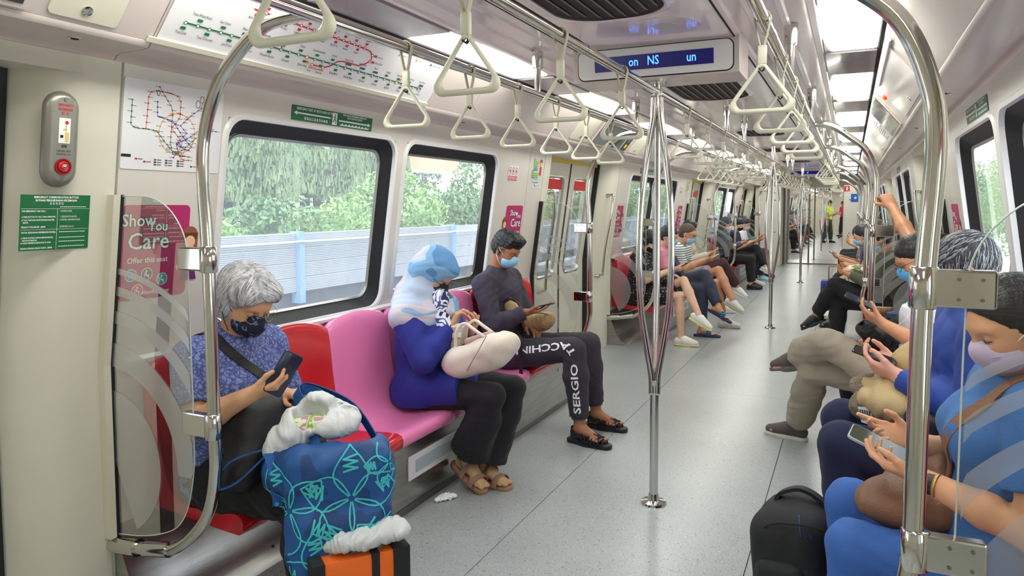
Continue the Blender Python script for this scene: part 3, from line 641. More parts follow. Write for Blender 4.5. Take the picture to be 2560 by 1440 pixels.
# --- long line map on the slanted panel
def line_map():
    t = thing('line_map_board', 'long white route map board on the slanted panel above the left window', 'route map')
    u = norm((0.187, 0, 0.228)); n_ = np.array([0.773, 0, -0.634])
    def f(a, b, d=0.0): p = np.array([-1.166, 1.64, 2.038])+np.array([0, 1, 0])*a+u*b+n_*(d+0.001); return tuple(p)
    W, Hh = 1.62, 0.272
    mk('board', flat(MB(), f, 0.0, W, 0.006, Hh, 0.0, 0.002), M_paper, t)
    mk('bottom_rail', flat(MB(), f, -0.03, W+0.01, -0.006, 0.012, 0.0, 0.008), M_ivory, t)
    F = lambda a, b, d=0.0: f(a, b, d+0.002)
    g, r_, dk, wh, o_, b_, pu = MB(), MB(), MB(), MB(), MB(), MB(), MB()
    # green line from px-fitted stations: (a,b) along board
    G = [(0.07+0.0485*k, 0.088-0.0004*k) for k in range(30)]
    line2(g, F, [(0.07, 0.088), (1.50, 0.080)], 0.006)
    for k in range(30):
        x, y = G[k]; dot2(g, F, x, y, 0.0072, 0.0018); dot2(wh, F, x, y, 0.0045, 0.0022)
        up = k % 2; line_y = y+(0.020 if up else -0.020); flat(g, F, x-0.010, x+0.010, line_y-0.005, line_y+0.005, 0.0014)
    names = ['Tuas Link', 'Tuas West Road', 'Tuas Crescent', 'Gul Circle', 'Joo Koon', 'Pioneer', 'Boon Lay', 'Lakeside', 'Chinese Garden', 'Jurong East', 'Clementi', 'Dover', 'Buona Vista', 'Commonwealth', 'Queenstown', 'Redhill', 'Tiong Bahru', 'Outram Park', 'Tanjong Pagar', 'Raffles Place', 'City Hall', 'Bugis', 'Lavender', 'Kallang', 'Aljunied', 'Paya Lebar', 'Eunos', 'Kembangan', 'Bedok', 'Tanah Merah']
    for k, nme in enumerate(names):
        x, y = G[k]; dy = 0.038 if k % 2 else -0.038
        text_mb(nme, 0.0145, mb=dk, f=lambda a, b, c, x=x, y=y, dy=dy: F(x+a, y+dy+b, 0.0014), xs=0.78)
    # red line: runs above, bends down on the right and crosses the green one
    R = [(0.30, 0.205), (0.93, 0.192), (0.985, 0.187), (1.012, 0.172), (1.022, 0.150), (1.005, 0.128), (0.965, 0.108), (0.86, 0.108), (0.83, 0.100), (0.80, 0.070), (0.77, 0.058), (0.70, 0.058)]
    line2(r_, F, R, 0.006); line2(r_, F, [(0.43, 0.118), (0.50, 0.112), (0.505, 0.088)], 0.006)
    names2 = ['Bukit Gombak', 'Choa Chu Kang', 'Yew Tee', 'Kranji', 'Marsiling', 'Woodlands', 'Admiralty', 'Sembawang', 'Canberra', 'Yishun', 'Khatib', 'Yio Chu Kang', 'Ang Mo Kio', 'Bishan', 'Braddell', 'Toa Payoh', 'Novena', 'Newton']
    for k in range(18):
        x = 0.32+0.0365*k; y = 0.2046-0.0008*k*0.75
        dot2(r_, F, x, y, 0.0072, 0.0018); dot2(wh, F, x, y, 0.0045, 0.0022); e = 1 if k % 2 else -1
        flat(r_, F, x-0.008, x+0.008, y+e*0.018-0.005, y+e*0.018+0.005, 0.0014)
        text_mb(names2[k], 0.0125, mb=dk, f=lambda a, b, c, x=x, y=y, e=e: F(x+a, y+e*0.033+b, 0.0014), xs=0.75)
    for x, y, l in ((1.012, 0.172, 'Somerset'), (1.018, 0.142, 'Dhoby Ghaut')):
        dot2(r_, F, x, y, 0.008, 0.0018); dot2(wh, F, x, y, 0.0045, 0.0022); flat(r_, F, x+0.014, x+0.034, y-0.005, y+0.005, 0.0014); text_mb(l, 0.0125, mb=dk, f=lambda a, b, c, x=x, y=y: F(x+0.04+a*0.8, y+b, 0.0014), align='LEFT')
    for x, y in ((0.70, 0.058), (0.765, 0.058)): dot2(r_, F, x, y, 0.008, 0.0018); dot2(wh, F, x, y, 0.005, 0.0022)
    for x, l in ((0.70, 'Marina'), (0.76, 'Marina Bay')): text_mb(l, 0.0115, mb=dk, f=lambda a, b, c, x=x: F(x+a*0.8, 0.030+b, 0.0014)); flat(o_, F, x-0.012, x+0.016, 0.040, 0.048, 0.0014)
    for k, m_ in ((12, o_), (17, pu), (19, b_), (21, b_), (25, o_), (29, pu)): dot2(m_, F, G[k][0], G[k][1], 0.009, 0.0019); dot2(wh, F, G[k][0], G[k][1], 0.005, 0.0023); flat(m_, F, G[k][0]+0.010, G[k][0]+0.026, G[k][1]+(0.015 if k % 2 else -0.025), G[k][1]+(0.025 if k % 2 else -0.015), 0.0014)
    for x, m_, l in ((1.20, K_green, 'East West Line'), (1.34, K_orange, 'Circle Line'), (1.47, K_dark, 'Thomson-East Coast Line')):
        for dy in (0.235, 0.215): text_mb(l, 0.0105, mb=dk, f=lambda a, b, c, x=x, dy=dy: F(x+a*0.75, dy+b, 0.0014), align='LEFT'); flat(o_ if m_ == K_orange else g if m_ == K_green else dk, F, x-0.016, x-0.006, dy-0.005, dy+0.005, 0.0014)
    line2(g, F, [(1.50, 0.08), (1.50, 0.055)], 0.003); line2(dk, F, [(1.44, 0.045), (1.52, 0.045)], 0.002)
    for mb, m_ in ((g, K_green), (r_, K_red), (dk, K_dark), (wh, K_white), (o_, K_orange), (b_, K_blue), (pu, K_purple)): mk('print', mb, m_, t, recalc=False)
line_map()

# --- network map sticker on the wall left of the window
def net_map():
    t = thing('network_map_sticker', 'white rail network map sticker on the wall left of the window', 'route map')
    f = wallf(-1, 1.885, 1.79); W, Hh = 0.425, 0.312
    plate('sheet', f, W, Hh, 0.008, M_paper, t)
    B = {k: MB() for k in ('g', 'r', 'o', 'b', 'p', 'd', 'n', 'k')}
    M_ = dict(g=K_green, r=K_red, o=K_orange, b=K_blue, p=K_purple, d=K_dark, n=K_brown, k=K_black)
    fx = lambda px, py: ((px/500.0-0.5)*W, (0.5-py/500.0)*Hh)   # design space 500x500
    def ln(k, pts, st=True, n=0):
        q = [fx(*p) for p in pts]; line2(B[k], f, q, 0.0022)
        if n:
            seg = [math.dist(a, b) for a, b in zip(q[:-1], q[1:])]; T = sum(seg)
            for i in range(n):
                d_ = T*i/(n-1)*0.999; j = 0
                while d_ > seg[j]: d_ -= seg[j]; j += 1
                x = q[j][0]+(q[j+1][0]-q[j][0])*d_/seg[j]; y = q[j][1]+(q[j+1][1]-q[j][1])*d_/seg[j]
                flat(B[k], f, x-0.0034, x+0.0034, y-0.0024, y+0.0024, 0.0016, 0.0003); s_ = 1 if i % 2 else -1
                flat(B['d'], f, x+s_*0.0055-(0.011 if s_ < 0 else 0), x+s_*0.0055+(0.011 if s_ > 0 else 0), y-0.0008, y+0.0008, 0.0014, 0.0002)
    arc = lambda cx, cy, rx, ry, a0, a1, n=14: [(cx+rx*math.cos(math.radians(a0+(a1-a0)*i/n)), cy+ry*math.sin(math.radians(a0+(a1-a0)*i/n))) for i in range(n+1)]
    ln('g', [(38, 118), (38, 255), (60, 270), (120, 270), (160, 275), (200, 330), (240, 380), (270, 395), (330, 330), (380, 270), (440, 230)], n=26)
    ln('r', [(108, 268), (112, 90), (120, 62), (150, 50), (210, 50), (250, 60), (270, 90), (270, 180), (250, 220), (230, 250), (270, 300), (290, 330), (270, 395), (300, 430), (330, 430)], n=26)
    ln('o', arc(262, 280, 92, 118, -250, 80, 26), n=24)
    ln('p', [(250, 420), (270, 380), (260, 340), (310, 270), (275, 230), (330, 160), (400, 90)], n=16)
    ln('b', [(155, 110), (158, 190), (200, 200), (240, 215), (290, 290), (340, 350), (320, 375), (260, 340), (330, 290), (420, 200), (440, 240), (470, 240)], n=30)
    ln('n', [(160, 25), (225, 130), (232, 160), (230, 330), (245, 400), (330, 410)], n=18)
    ln('d', arc(360, 90, 12, 22, 0, 360), False); ln('d', arc(388, 110, 10, 25, 0, 360)); ln('d', arc(380, 60, 10, 20, 0, 360)); ln('d', arc(157, 60, 7, 15, 0, 360))
    for i, (x, k) in enumerate(((70, 'r'), (110, 'r'), (160, 'g'), (160, 'r'), (160, 'd'), (215, 'o'), (215, 'b'), (215, 'd'), (275, 'd'), (275, 'd'), (275, 'd'), (345, 'g'))):
        a, b = fx(x, 440+(i % 3)*14); flat(B[k], f, a-0.005, a+0.005, b-0.003, b+0.003, 0.0014, 0.0003); flat(B['d'], f, a+0.008, a+0.026, b-0.0014, b+0.0014, 0.0014, 0.0002)
    a, b = fx(22, 425); flat(B['k'], f, a-0.017, a+0.02, b-0.005, b+0.005, 0.0014, 0.0003)
    a, b = fx(428, 470); [flat(B['d'], f, a-0.012+0.008*i, a-0.008+0.008*i, b-0.006, b+0.006, 0.0014, 0.0003) for i in range(2)]
    for k in B: mk('print', B[k], M_[k], t, recalc=False)
net_map()

# --- emergency unit + green sign
t = thing('emergency_call_unit', 'grey oval emergency call unit with red button on the left wall', 'emergency button')
f = wallf(-1, 1.458, 1.715, 0.0)
rr = [(0.108, 0.30, 0.0), (0.108, 0.30, 0.010), (0.098, 0.29, 0.020), (0.070, 0.262, 0.030), (0.066, 0.258, 0.0302)]
M_unit = mat('unit_grey', (148, 146, 138), 0.35, 0.6)
mk('cover', MB().rings([[f(x, y, d) for x, y in rrect(a, b, a/2-0.001, 8)] for a, b, d in rr]), M_unit, t, smooth=True, autos=35)
pl = mk('face_label', flat(MB(), f, -0.018, 0.018, -0.012, 0.066, 0.0302, 0.0006), K_white, t)
mb = MB(); text_mb('EMERGENCY', 0.0115, mb=mb, f=lambda a, b, c: f(a*0.72, b+0.105, 0.0306), bold=0.0004); text_mb('KECEMASAN', 0.0115, mb=mb, f=lambda a, b, c: f(a*0.70, b+0.092, 0.0306), bold=0.0004)
text_mb('紧 急', 0.012, mb=mb, f=lambda a, b, c: f(a, b+0.079, 0.0306)); mk('lettering', mb, K_red, t, recalc=False)
mb = MB(); dot2(mb, f, 0.006, 0.052, 0.006, 0.0312); mk('pictogram', mb, K_red, t, recalc=False)
mb = MB(); flat(mb, f, 0.002, 0.006, 0.030, 0.046, 0.0308); flat(mb, f, -0.003, 0.008, 0.026, 0.033, 0.0308); flat(mb, f, 0.002, 0.014, -0.008, 0.022, 0.0308); mk('pictogram', mb, mat('skin_print', (226, 200, 120), 0.5), t)
mb = MB(); flat(mb, f, -0.013, -0.004, 0.004, 0.013, 0.0308); [flat(mb, f, -0.007+0.006*i, -0.004+0.006*i, -0.026, -0.017, 0.0304) for i in range(3)]; mk('pictogram', mb, K_black, t)
mb = MB(); text_mb('CAR NO. : 3026', 0.008, mb=mb, f=lambda a, b, c: f(a*0.8, b-0.037, 0.0308)); text_mb('DOOR NO. : A1', 0.008, mb=mb, f=lambda a, b, c: f(a*0.8, b-0.047, 0.0308)); mk('lettering', mb, K_dark, t, recalc=False)
mk('button_bezel', MB().rings([[f(r*math.cos(a), -0.086+r*math.sin(a), d) for a in np.linspace(0, 2*PI, 25)[:-1]] for r, d in ((0.026, 0.029), (0.026, 0.034), (0.022, 0.034), (0.021, 0.031))]), P_('button_dark_red', (150, 10, 20)), t, smooth=True, autos=40)
mk('red_button', MB().rings([[f(r*math.cos(a), -0.086+r*math.sin(a), d) for a in np.linspace(0, 2*PI, 25)[:-1]] for r, d in ((0.017, 0.030), (0.017, 0.036), (0.014, 0.039), (0.011, 0.037))]), P_('button_red', (214, 20, 30)), t, smooth=True, autos=40)
mk('key_lock', MB().rings([[f(r*math.cos(a), -0.086+r*math.sin(a), d) for a in np.linspace(0, 2*PI, 17)[:-1]] for r, d in ((0.008, 0.036), (0.008, 0.041), (0.006, 0.042))]), M_steel, t, smooth=True, autos=40)
for b in (0.122, -0.122): mk('screw', MB().rings([[f(r*math.cos(a), b+r*math.sin(a), d) for a in np.linspace(0, 2*PI, 13)[:-1]] for r, d in ((0.007, 0.029), (0.006, 0.032))]), M_screw, t)

t = thing('instruction_sign', 'green emergency communication instruction sign below the call unit', 'sign')
f = wallf(-1, 1.462, 1.455); plate('plate', f, 0.222, 0.176, 0.001, K_signg, t)
mb = MB(); T = lambda s_, sz, x, y, al='LEFT', bold=0.0, xs=0.85: text_mb(s_, sz, mb=mb, f=lambda a, b, c: f(a*xs+x, b+y, 0.0014), align=al, bold=bold)
T('EMERGENCY COMMUNICATION BUTTON', 0.0088, 0, 0.080, 'CENTER', 0.0003); T('BUTANG PERHUBUNGAN KECEMASAN', 0.0088, 0, 0.070, 'CENTER', 0.0003); T('紧 急 联 络 钮', 0.0085, 0, 0.060, 'CENTER')
for y, l in ((0.036, 'FOR EMERGENCY USE ONLY.'), (0.018, '1) PRESS BUTTON TO CALL TRAIN OPERATOR.'), (0.008, '2) TALK THROUGH MICROPHONE LOCATED'), (0.000, '   ABOVE.'), (-0.014, 'PENALTY FOR MISUSE : $5000.'), (-0.031, 'UNTUK KEGUNAAN KECEMASAN SAHAJA.'), (-0.048, '1) TEKAN BUTANG UNTUK MENGHUBUNGI'), (-0.056, '   PEGAWAI KERETAPI.'), (-0.064, '2) CAKAP MENERUSI MIKROFON DI ATAS.'), (-0.081, 'DENDA KERANA SALAH GUNA : $5000.')): T(l, 0.0062 if l[0] in '12 ' else 0.0070, -0.106, y, bold=0.0002, xs=0.80)
for y, l in ((0.036, '只供紧急时使用.'), (0.018, '1) 按钮联络列车操作员.'), (0.008, '2) 请对着上面的麦克风说话.'), (-0.014, '滥用者罚款 5000 元')): T(l, 0.0065, 0.012, y)
for y in (0.050, -0.031, -0.049, -0.062, -0.078):
    for i in range(14): flat(mb, f, 0.012+i*0.0062, 0.0165+i*0.0062, y-0.0012, y+0.0012, 0.0010, 0.0004)
for y in (0.044, -0.022, ): flat(mb, f, -0.108, 0.108, y-0.0004, y+0.0004, 0.0010, 0.0004)
flat(mb, f, 0.0036, 0.0044, -0.086, 0.044, 0.0010, 0.0004)
mk('lettering', mb, K_white, t, recalc=False)

def exit_sign(s, yc, zc, lab):
    t = thing('exit_sign', lab, 'sign', 'green exit signs above the windows')
    f = wallf(s, yc, zc); W, Hh = 0.585, 0.066; plate('plate', f, W, Hh, 0.001, K_signg, t)
    mb = MB(); T = lambda s_, sz, x, y: text_mb(s_, sz, mb=mb, f=lambda a, b, c: f(a*0.85+x, b+y, 0.0014), bold=0.0002)
    T('EMERGENCY EXIT AT BOTH ENDS OF TRAIN', 0.0155, -0.13, 0.020); T('紧 急 出 口 设 在 列 车 两 端', 0.015, -0.13, -0.020)
    T('PINTU KELUAR KECEMASAN TERLETAK DI', 0.0115, 0.15, 0.025); T('KEDUA HUJUNG KERETAPI', 0.0115, 0.15, 0.013)
    for i in range(26): flat(mb, f, 0.04+i*0.0088, 0.0465+i*0.0088, -0.027, -0.022+0.003*(i % 3), 0.0010, 0.0004)
    flat(mb, f, -0.265, -0.03, -0.003, 0.004, 0.0010, 0.0004); poly2(mb, f, [(-0.28, 0.0005), (-0.258, 0.010), (-0.258, -0.009)], 0.0010)
    flat(mb, f, 0.03, 0.262, -0.008, -0.001, 0.0010, 0.0004); poly2(mb, f, [(0.28, -0.0045), (0.258, 0.005), (0.258, -0.014)], 0.0010)
    flat(mb, f, -0.018, 0.016, -0.028, 0.028, 0.0009, 0.0003)
    mk('lettering', mb, K_white, t, recalc=False)
    mb = MB(); dot2(mb, f, 0.002, 0.020, 0.004, 0.0014); line2(mb, f, [(0.0, 0.015), (-0.002, 0.0), (0.008, -0.008), (0.006, -0.022)], 0.005); line2(mb, f, [(-0.002, 0.0), (-0.006, -0.010), (-0.014, -0.014)], 0.005); line2(mb, f, [(-0.010, 0.004), (-0.003, 0.011), (0.008, 0.004)], 0.003)
    mk('running_figure', mb, K_signg, t, recalc=False)
exit_sign(-1, 2.77, 1.92, 'green emergency exit sign above the large left window')
exit_sign(-1, 8.57, 1.92, 'small green exit sign above the window behind the first triple pole')
exit_sign(-1, 14.4, 1.92, 'distant green exit sign above the third row of left windows')
exit_sign(1, 3.78, 1.92, 'green exit sign above the right-hand windows')
exit_sign(1, 9.6, 1.92, 'green exit sign above the second bench of the right wall')

def care(s, yc, lab, flip=False):
    t = thing('seat_poster', lab, 'poster', 'pink priority seat posters')
    f0 = wallf(s, yc, 1.34); f = (lambda a, b, d=0.0: f0(-a, b, d)) if False else f0
    k_ = -1 if flip else 1
    plate('sheet', f, 0.285, 0.345, 0.02, P_('poster_magenta', (178, 26, 98)), t)
    # girl figure at the edge: plain generic stand-in shapes
    g = MB(); [dot2(g, f, k_*(0.150+dx), dy, r, 0.0016, 18) for dx, dy, r in ((0, 0.055, 0.035),)]
    poly2(g, f, [(k_*x, y) for x, y in ((0.118, 0.065), (0.118, 0.0), (0.135, 0.02), (0.165, 0.02), (0.186, 0.0), (0.186, 0.065))], 0.0010); mk('print_hair', g, K_brown, t, recalc=False)
    g = MB(); poly2(g, f, [(k_*x, y) for x, y in ((0.135, -0.03), (0.17, -0.03), (0.19, -0.12), (0.115, -0.12))], 0.0012); mk('print_dress', g, P_('poster_purple', (96, 26, 100)), t, recalc=False)
    g = MB(); dot2(g, f, k_*0.15, 0.030, 0.024, 0.0022, 16); line2(g, f, [(k_*0.135, -0.04), (k_*0.10, -0.075), (k_*0.095, -0.06)], 0.008, 0.0022); mk('print_face', g, P_('poster_skin', (236, 186, 150)), t, recalc=False)
    mb = MB(); mo = MB()
    def T(s_, sz, x, y, bold=0.0008, both=True):
        if both: text_mb(s_, sz, mb=mo, f=lambda a, b, c: f(a+x, b+y, 0.0014), bold=0.0045)
        text_mb(s_, sz, mb=mb, f=lambda a, b, c: f(a+x, b+y, 0.0018), bold=bold)
    ox = -0.04 if not flip else 0.03
    T('Show', 0.062, ox-0.035, 0.115); T('You', 0.05, ox+0.045, 0.093); T('Care', 0.086, ox+0.01, 0.038); T('Offer this seat', 0.029, ox+0.01, -0.030, 0.0003, False); T('#StandUpStacey', 0.018, ox+0.05, -0.150, 0.0003, False)
    mk('lettering', mb, K_white, t, recalc=False); mk('lettering_outline', mo, P_('poster_dark', (84, 16, 74)), t, recalc=False)
    for i, (x, y, c) in enumerate(((-0.085, -0.082, (50, 140, 196)), (-0.02, -0.082, (88, 60, 120)), (0.045, -0.105, (60, 160, 170)), (-0.055, -0.140, (214, 84, 110)))):
        g = MB(); dot2(g, f, x+ox+0.03, y, 0.0235, 0.0014, 24); mk('badge', g, K_white, t, recalc=False)
        g = MB(); dot2(g, f, x+ox+0.03, y, 0.021, 0.0018, 24); mk('badge', g, P_('badge_%d' % i, c), t, recalc=False)
        g = MB(); dot2(g, f, x+ox+0.028, y+0.011, 0.004, 0.0022); line2(g, f, [(x+ox+0.026, y+0.006), (x+ox+0.026, y-0.004), (x+ox+0.036, y-0.004), (x+ox+0.036, y-0.013)], 0.0045, 0.0022); line2(g, f, [(x+ox+0.020, y+0.006), (x+ox+0.020, y-0.013)], 0.0025, 0.0022); mk('badge', g, K_white, t, recalc=False)
care(-1, 1.835, 'magenta priority seat poster on the wall behind the grey-haired woman')
care(-1, 4.93, 'magenta priority seat poster behind the young man in black', True)
care(-1, 7.65, 'magenta priority seat poster at the start of the second left bench')
care(-1, 10.75, 'magenta priority seat poster at the end of the second left bench', True)
care(-1, 16.6, 'magenta priority seat poster on the third left bench wall', True)
care(1, 4.95, 'magenta priority seat poster behind the man with the raised arm')
care(1, 10.75, 'magenta priority seat poster at the far end of the second right bench')

def nosmoke(yc):
    t = thing('prohibition_sticker', 'red and white prohibition sticker with three circles, beside the %s bench windows' % ('first' if yc < 6 else 'second'), 'sticker')
    f = wallf(-1, yc, 1.745); plate('sheet', f, 0.17, 0.115, 0.004, M_paper, t)
    a, b, d = MB(), MB(), MB()
    for i in range(3):
        x = -0.053+0.053*i
        a.rings([[f(x+r*math.cos(q), 0.018+r*1.3*math.sin(q), 0.0014) for q in np.linspace(0, 2*PI, 21)[:-1]] for r in (0.022, 0.018)], cap=False); line2(a, f, [(x-0.013, 0.034), (x+0.013, 0.002)], 0.004, 0.0016)
        flat(a, f, x-0.023, x+0.023, -0.052, -0.018, 0.001); dot2(b, f, x, 0.018, 0.009, 0.0012); [flat(d, f, x-0.017, x+0.017, -0.028-0.008*k, -0.025-0.008*k, 0.0018, 0.0002) for k in range(3)]
    mk('print', a, K_red, t, recalc=False); mk('print', b, K_black, t, recalc=False); mk('print', d, K_white, t, recalc=False)
nosmoke(4.82); nosmoke(10.62)
def bagsign(yc, lab):
    t = thing('bag_sticker', lab, 'sticker')
    f = wallf(-1, yc, 1.78)
    for s_, x, y, sz, m1, m2 in (('Bag', -0.015, 0.062, 0.072, P_('bs_lime', (190, 214, 60)), P_('bs_teal', (20, 120, 150))), ('on the', -0.01, 0.018, 0.034, P_('bs_sky', (90, 190, 220)), P_('bs_teal', (20, 120, 150))), ('Floor', -0.015, -0.028, 0.072, P_('bs_lime', (190, 214, 60)), P_('bs_teal', (20, 120, 150))), ('Makes more', 0.01, -0.075, 0.026, K_white, P_('bs_sky2', (70, 160, 205))), ('space', 0.03, -0.10, 0.026, K_white, P_('bs_sky2', (70, 160, 205)))):
        g = MB(); text_mb(s_, sz, mb=g, f=lambda a, b, c: f(a*0.85+x, b+y, 0.0006), bold=0.0055); mk('lettering_outline', g, m2, t, recalc=False)
        g = MB(); text_mb(s_, sz, mb=g, f=lambda a, b, c: f(a*0.85+x, b+y, 0.0012), bold=0.0012); mk('lettering', g, m1, t, recalc=False)
    g = MB(); dot2(g, f, 0.082, 0.06, 0.022, 0.0014, 14); mk('print_face', g, P_('poster_skin', (236, 186, 150)), t, recalc=False)
    g = MB(); poly2(g, f, [(0.058, 0.07), (0.106, 0.07), (0.100, 0.096), (0.066, 0.096)], 0.0016); mk('print_hair', g, K_brown, t, recalc=False)
    g = MB(); poly2(g, f, [(0.066, 0.038), (0.098, 0.038), (0.102, -0.03), (0.068, -0.03)], 0.0010); mk('print_dress', g, K_red, t, recalc=False)
bagsign(5.24, 'yellow and blue bag sticker on the wall before the first left doorway'); bagsign(11.04, 'yellow and blue bag sticker on the wall before the second left doorway')

# --- overhead fittings
def slopef(s, y0, b0=0.0):
    u = norm((-s*0.187, 0, 0.228)); n_ = np.array([0.773*(-s), 0, -0.634])
    return lambda a, b, d=0.0: tuple(np.array([s*1.172, y0, 2.034])+np.array([0, 1 if s < 0 else -1, 0])*a+u*(b+b0)+n_*(d+0.0005))
def hatch(s, ya, yb, lab, lock=True):
    t = thing('access_hatch', lab, 'hatch'); f = slopef(s, (ya+yb)/2); W = yb-ya
    plate('panel', f, W, 0.265, 0.015, M_ivory if s < 0 else M_ceil, t, 0.0, 0.004, 0, 0.148)
    if lock:
        mk('lock', MB().rings([[f(r*math.cos(a), 0.048+r*math.sin(a), d) for a in np.linspace(0, 2*PI, 17)[:-1]] for r, d in ((0.016, 0.003), (0.016, 0.007), (0.011, 0.008), (0.005, 0.0085))]), M_steel, t, smooth=True, autos=40)
hatch(-1, 1.29, 1.50, 'cream access hatch with a round lock above the emergency unit')
hatch(-1, 5.38, 5.80, 'cream access hatch before the door screen on the left')
hatch(-1, 7.02, 7.38, 'cream access hatch beyond the door screen on the left')
hatch(1, 3.75, 5.05, 'wide pale access hatch on the right slanted panel'); hatch(1, 7.1, 8.9, 'pale access hatch on the right panel, beyond the door screen')
def doorscreen(s, ya, yb, lab, seen=True):
    t = thing('door_screen', lab, 'screen'); f = slopef(s, (ya+yb)/2); W = yb-ya
    mk('frame', MB().rings([[f(x, y, d) for x, y in rrect(W, 0.27, 0.01, 3, 0, 0.145)] for d in (0.0, 0.010)]), M_corn, t)
    mk('screen', flat(MB(), f, -W/2+0.02, W/2-(0.30 if seen else 0.02), 0.025, 0.265, 0.009, 0.003), mat('screen_black', (18, 19, 24), 0.06, spec=0.8, coat=0.6), t)
    if seen:
        mk('indicator_strip', flat(MB(), f, W/2-0.26, W/2-0.10, 0.02, 0.27, 0.009, 0.003), mat('strip_dark', (44, 42, 42), 0.3), t)
        g = MB(); [flat(g, f, W/2-0.215, W/2-0.135, b, b+0.035, 0.012, 0.001) for b in (0.205,)]; mk('indicator', g, mat('ind_orange', (190, 100, 40), 0.5), t)
        g = MB(); text_mb('88', 0.055, mb=g, f=lambda a, b, c: f(a+W/2-0.175, b+0.07, 0.0128), bold=0.001); mk('indicator_digits', g, emat('ind_yellow', (240, 200, 40), 0.9), t, recalc=False)
        g = MB(); [flat(g, f, W/2-0.20, W/2-0.155, b, b+0.008, 0.012, 0.001) for b in (0.12, 0.135, 0.15)]; mk('indicator_print', g, K_grey, t)
doorscreen(-1, 5.88, 6.98, 'black passenger screen with orange indicators above the first left door')
doorscreen(-1, 0.6, 1.24, 'dark screen at the top left corner above the near door', False)
doorscreen(-1, 11.7, 12.8, 'black passenger screen above the second left door'); doorscreen(1, 5.45, 6.4, 'mirror-like passenger screen above the right door', False); doorscreen(1, 11.3, 12.2, 'dark passenger screen above the second right door', False)
t = thing('orange_lamp', 'small orange indicator lamp on the right slanted panel', 'indicator'); f = slopef(1, 5.09)
mk('lens', MB().rings([[f(r*math.cos(a), 0.19+r*math.sin(a), d) for a in np.linspace(0, 2*PI, 13)[:-1]] for r, d in ((0.018, 0.003), (0.017, 0.014), (0.009, 0.02))]), mat('lens_orange', (214, 84, 20), 0.2, emit=((214, 84, 20), 0.3)), t, smooth=True)
t = thing('paper_clip_rail', 'white clip rail on the right slanted panel beside the light strip', 'rail'); f = slopef(1, 4.25)
mk('rail', flat(MB(), f, -0.66, 0.66, 0.245, 0.262, 0.0, 0.014), M_white, t, bevel=0.002)
t = thing('notice_paper', 'white printed notice on the right slanted panel', 'notice'); f = slopef(1, 6.75); mk('sheet', flat(MB(), f, -0.30, 0.30, 0.02, 0.25, 0.002, 0.001), M_paper, t)
g = MB(); [flat(g, f, -0.26, -0.26+0.4*random.random()+0.1, 0.05+0.02*k, 0.056+0.02*k, 0.0032, 0.0002) for k in range(9)]; mk('lettering', g, K_grey, t)
for s in (-1, 1):
    for yc in MODS[:2]:
        for q in (-2.1, 0.3, 1.9):
            t = thing('cornice_lamp', 'small round fitting under the %s cornice, %s from the camera' % (SIDE[s], ORD(1+(-2.1, 0.3, 1.9).index(q)+3*MODS.index(yc))), 'fitting', 'round fittings under the cornice')
            mk('rim', MB().disc((s*1.25, yc+q, 2.011), (0, 0, -1), 0.022, 0.004, 18, 0.019), M_steel, t); mk('lens', MB().disc((s*1.25, yc+q, 2.008), (0, 0, -1), 0.011, 0.002, 12), M_gap, t)

# ------------------------------------------------------------------ outside
def leaf_cloud(name, c, rad, n, m, sz, seed, parent=None, flat_z=1.0):
    rg = np.random.RandomState(seed); c = np.array(c, float); rad = np.array(rad, float)
    nb = max(6, n//160); d = rg.normal(size=(nb, 3)); d /= np.linalg.norm(d, axis=1)[:, None]
    bl = c+d*rad*rg.uniform(0.45, 0.85, (nb, 1)); br = rg.uniform(0.22, 0.4, nb)*rad.min()
    k = rg.randint(0, nb, n); dd = rg.normal(size=(n, 3)); dd /= np.linalg.norm(dd, axis=1)[:, None]
    p = bl[k]+dd*br[k][:, None]*rg.uniform(0.8, 1.05, (n, 1))
    nrm = dd+rg.normal(size=(n, 3))*0.5; nrm /= np.linalg.norm(nrm, axis=1)[:, None]
    t = np.cross(nrm, rg.normal(size=(n, 3))); t /= np.linalg.norm(t, axis=1)[:, None]; b = np.cross(nrm, t)
    s_ = rg.uniform(0.6, 1.3, (n, 1))*sz
    V = np.stack([p-t*s_, p-b*s_*0.45, p+t*s_, p+b*s_*0.45], 1).reshape(-1, 3)
    me = bpy.data.meshes.new(name); me.vertices.add(len(V)); me.vertices.foreach_set('co', V.ravel().astype(np.float32))
    me.loops.add(4*n); me.loops.foreach_set('vertex_index', np.arange(4*n, dtype=np.int32)); me.polygons.add(n); me.polygons.foreach_set('loop_start', np.arange(0, 4*n, 4, dtype=np.int32))
    me.materials.append(m); me.update(calc_edges=True)
    o = bpy.data.objects.new(name, me); COL.objects.link(o)
    if parent: o.parent = parent
    return o
def leafmat(name, a, b):
    m = mat(name, a, 0.6, rgb2=b, nscale=1.5)
    return m
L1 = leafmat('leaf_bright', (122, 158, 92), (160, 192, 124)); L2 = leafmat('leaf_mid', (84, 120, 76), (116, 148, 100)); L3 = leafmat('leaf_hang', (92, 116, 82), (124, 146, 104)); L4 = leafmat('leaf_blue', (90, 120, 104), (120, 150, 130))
M_bark = mat('bark', (110, 92, 74), 0.9)
def tree(x, y, z, r, n, m, sz, seed, lab, grp):
    t = thing('tree', lab, 'tree', grp)
    leaf_cloud('crown', (x, y, z), r, n, m, sz, seed, t)
    mk('trunk', MB().tube([(x, y, -3.0), (x+0.1, y, z-r[2]*0.4), (x, y+0.1, z)], [0.22, 0.14, 0.05], 8), M_bark, t, smooth=True)
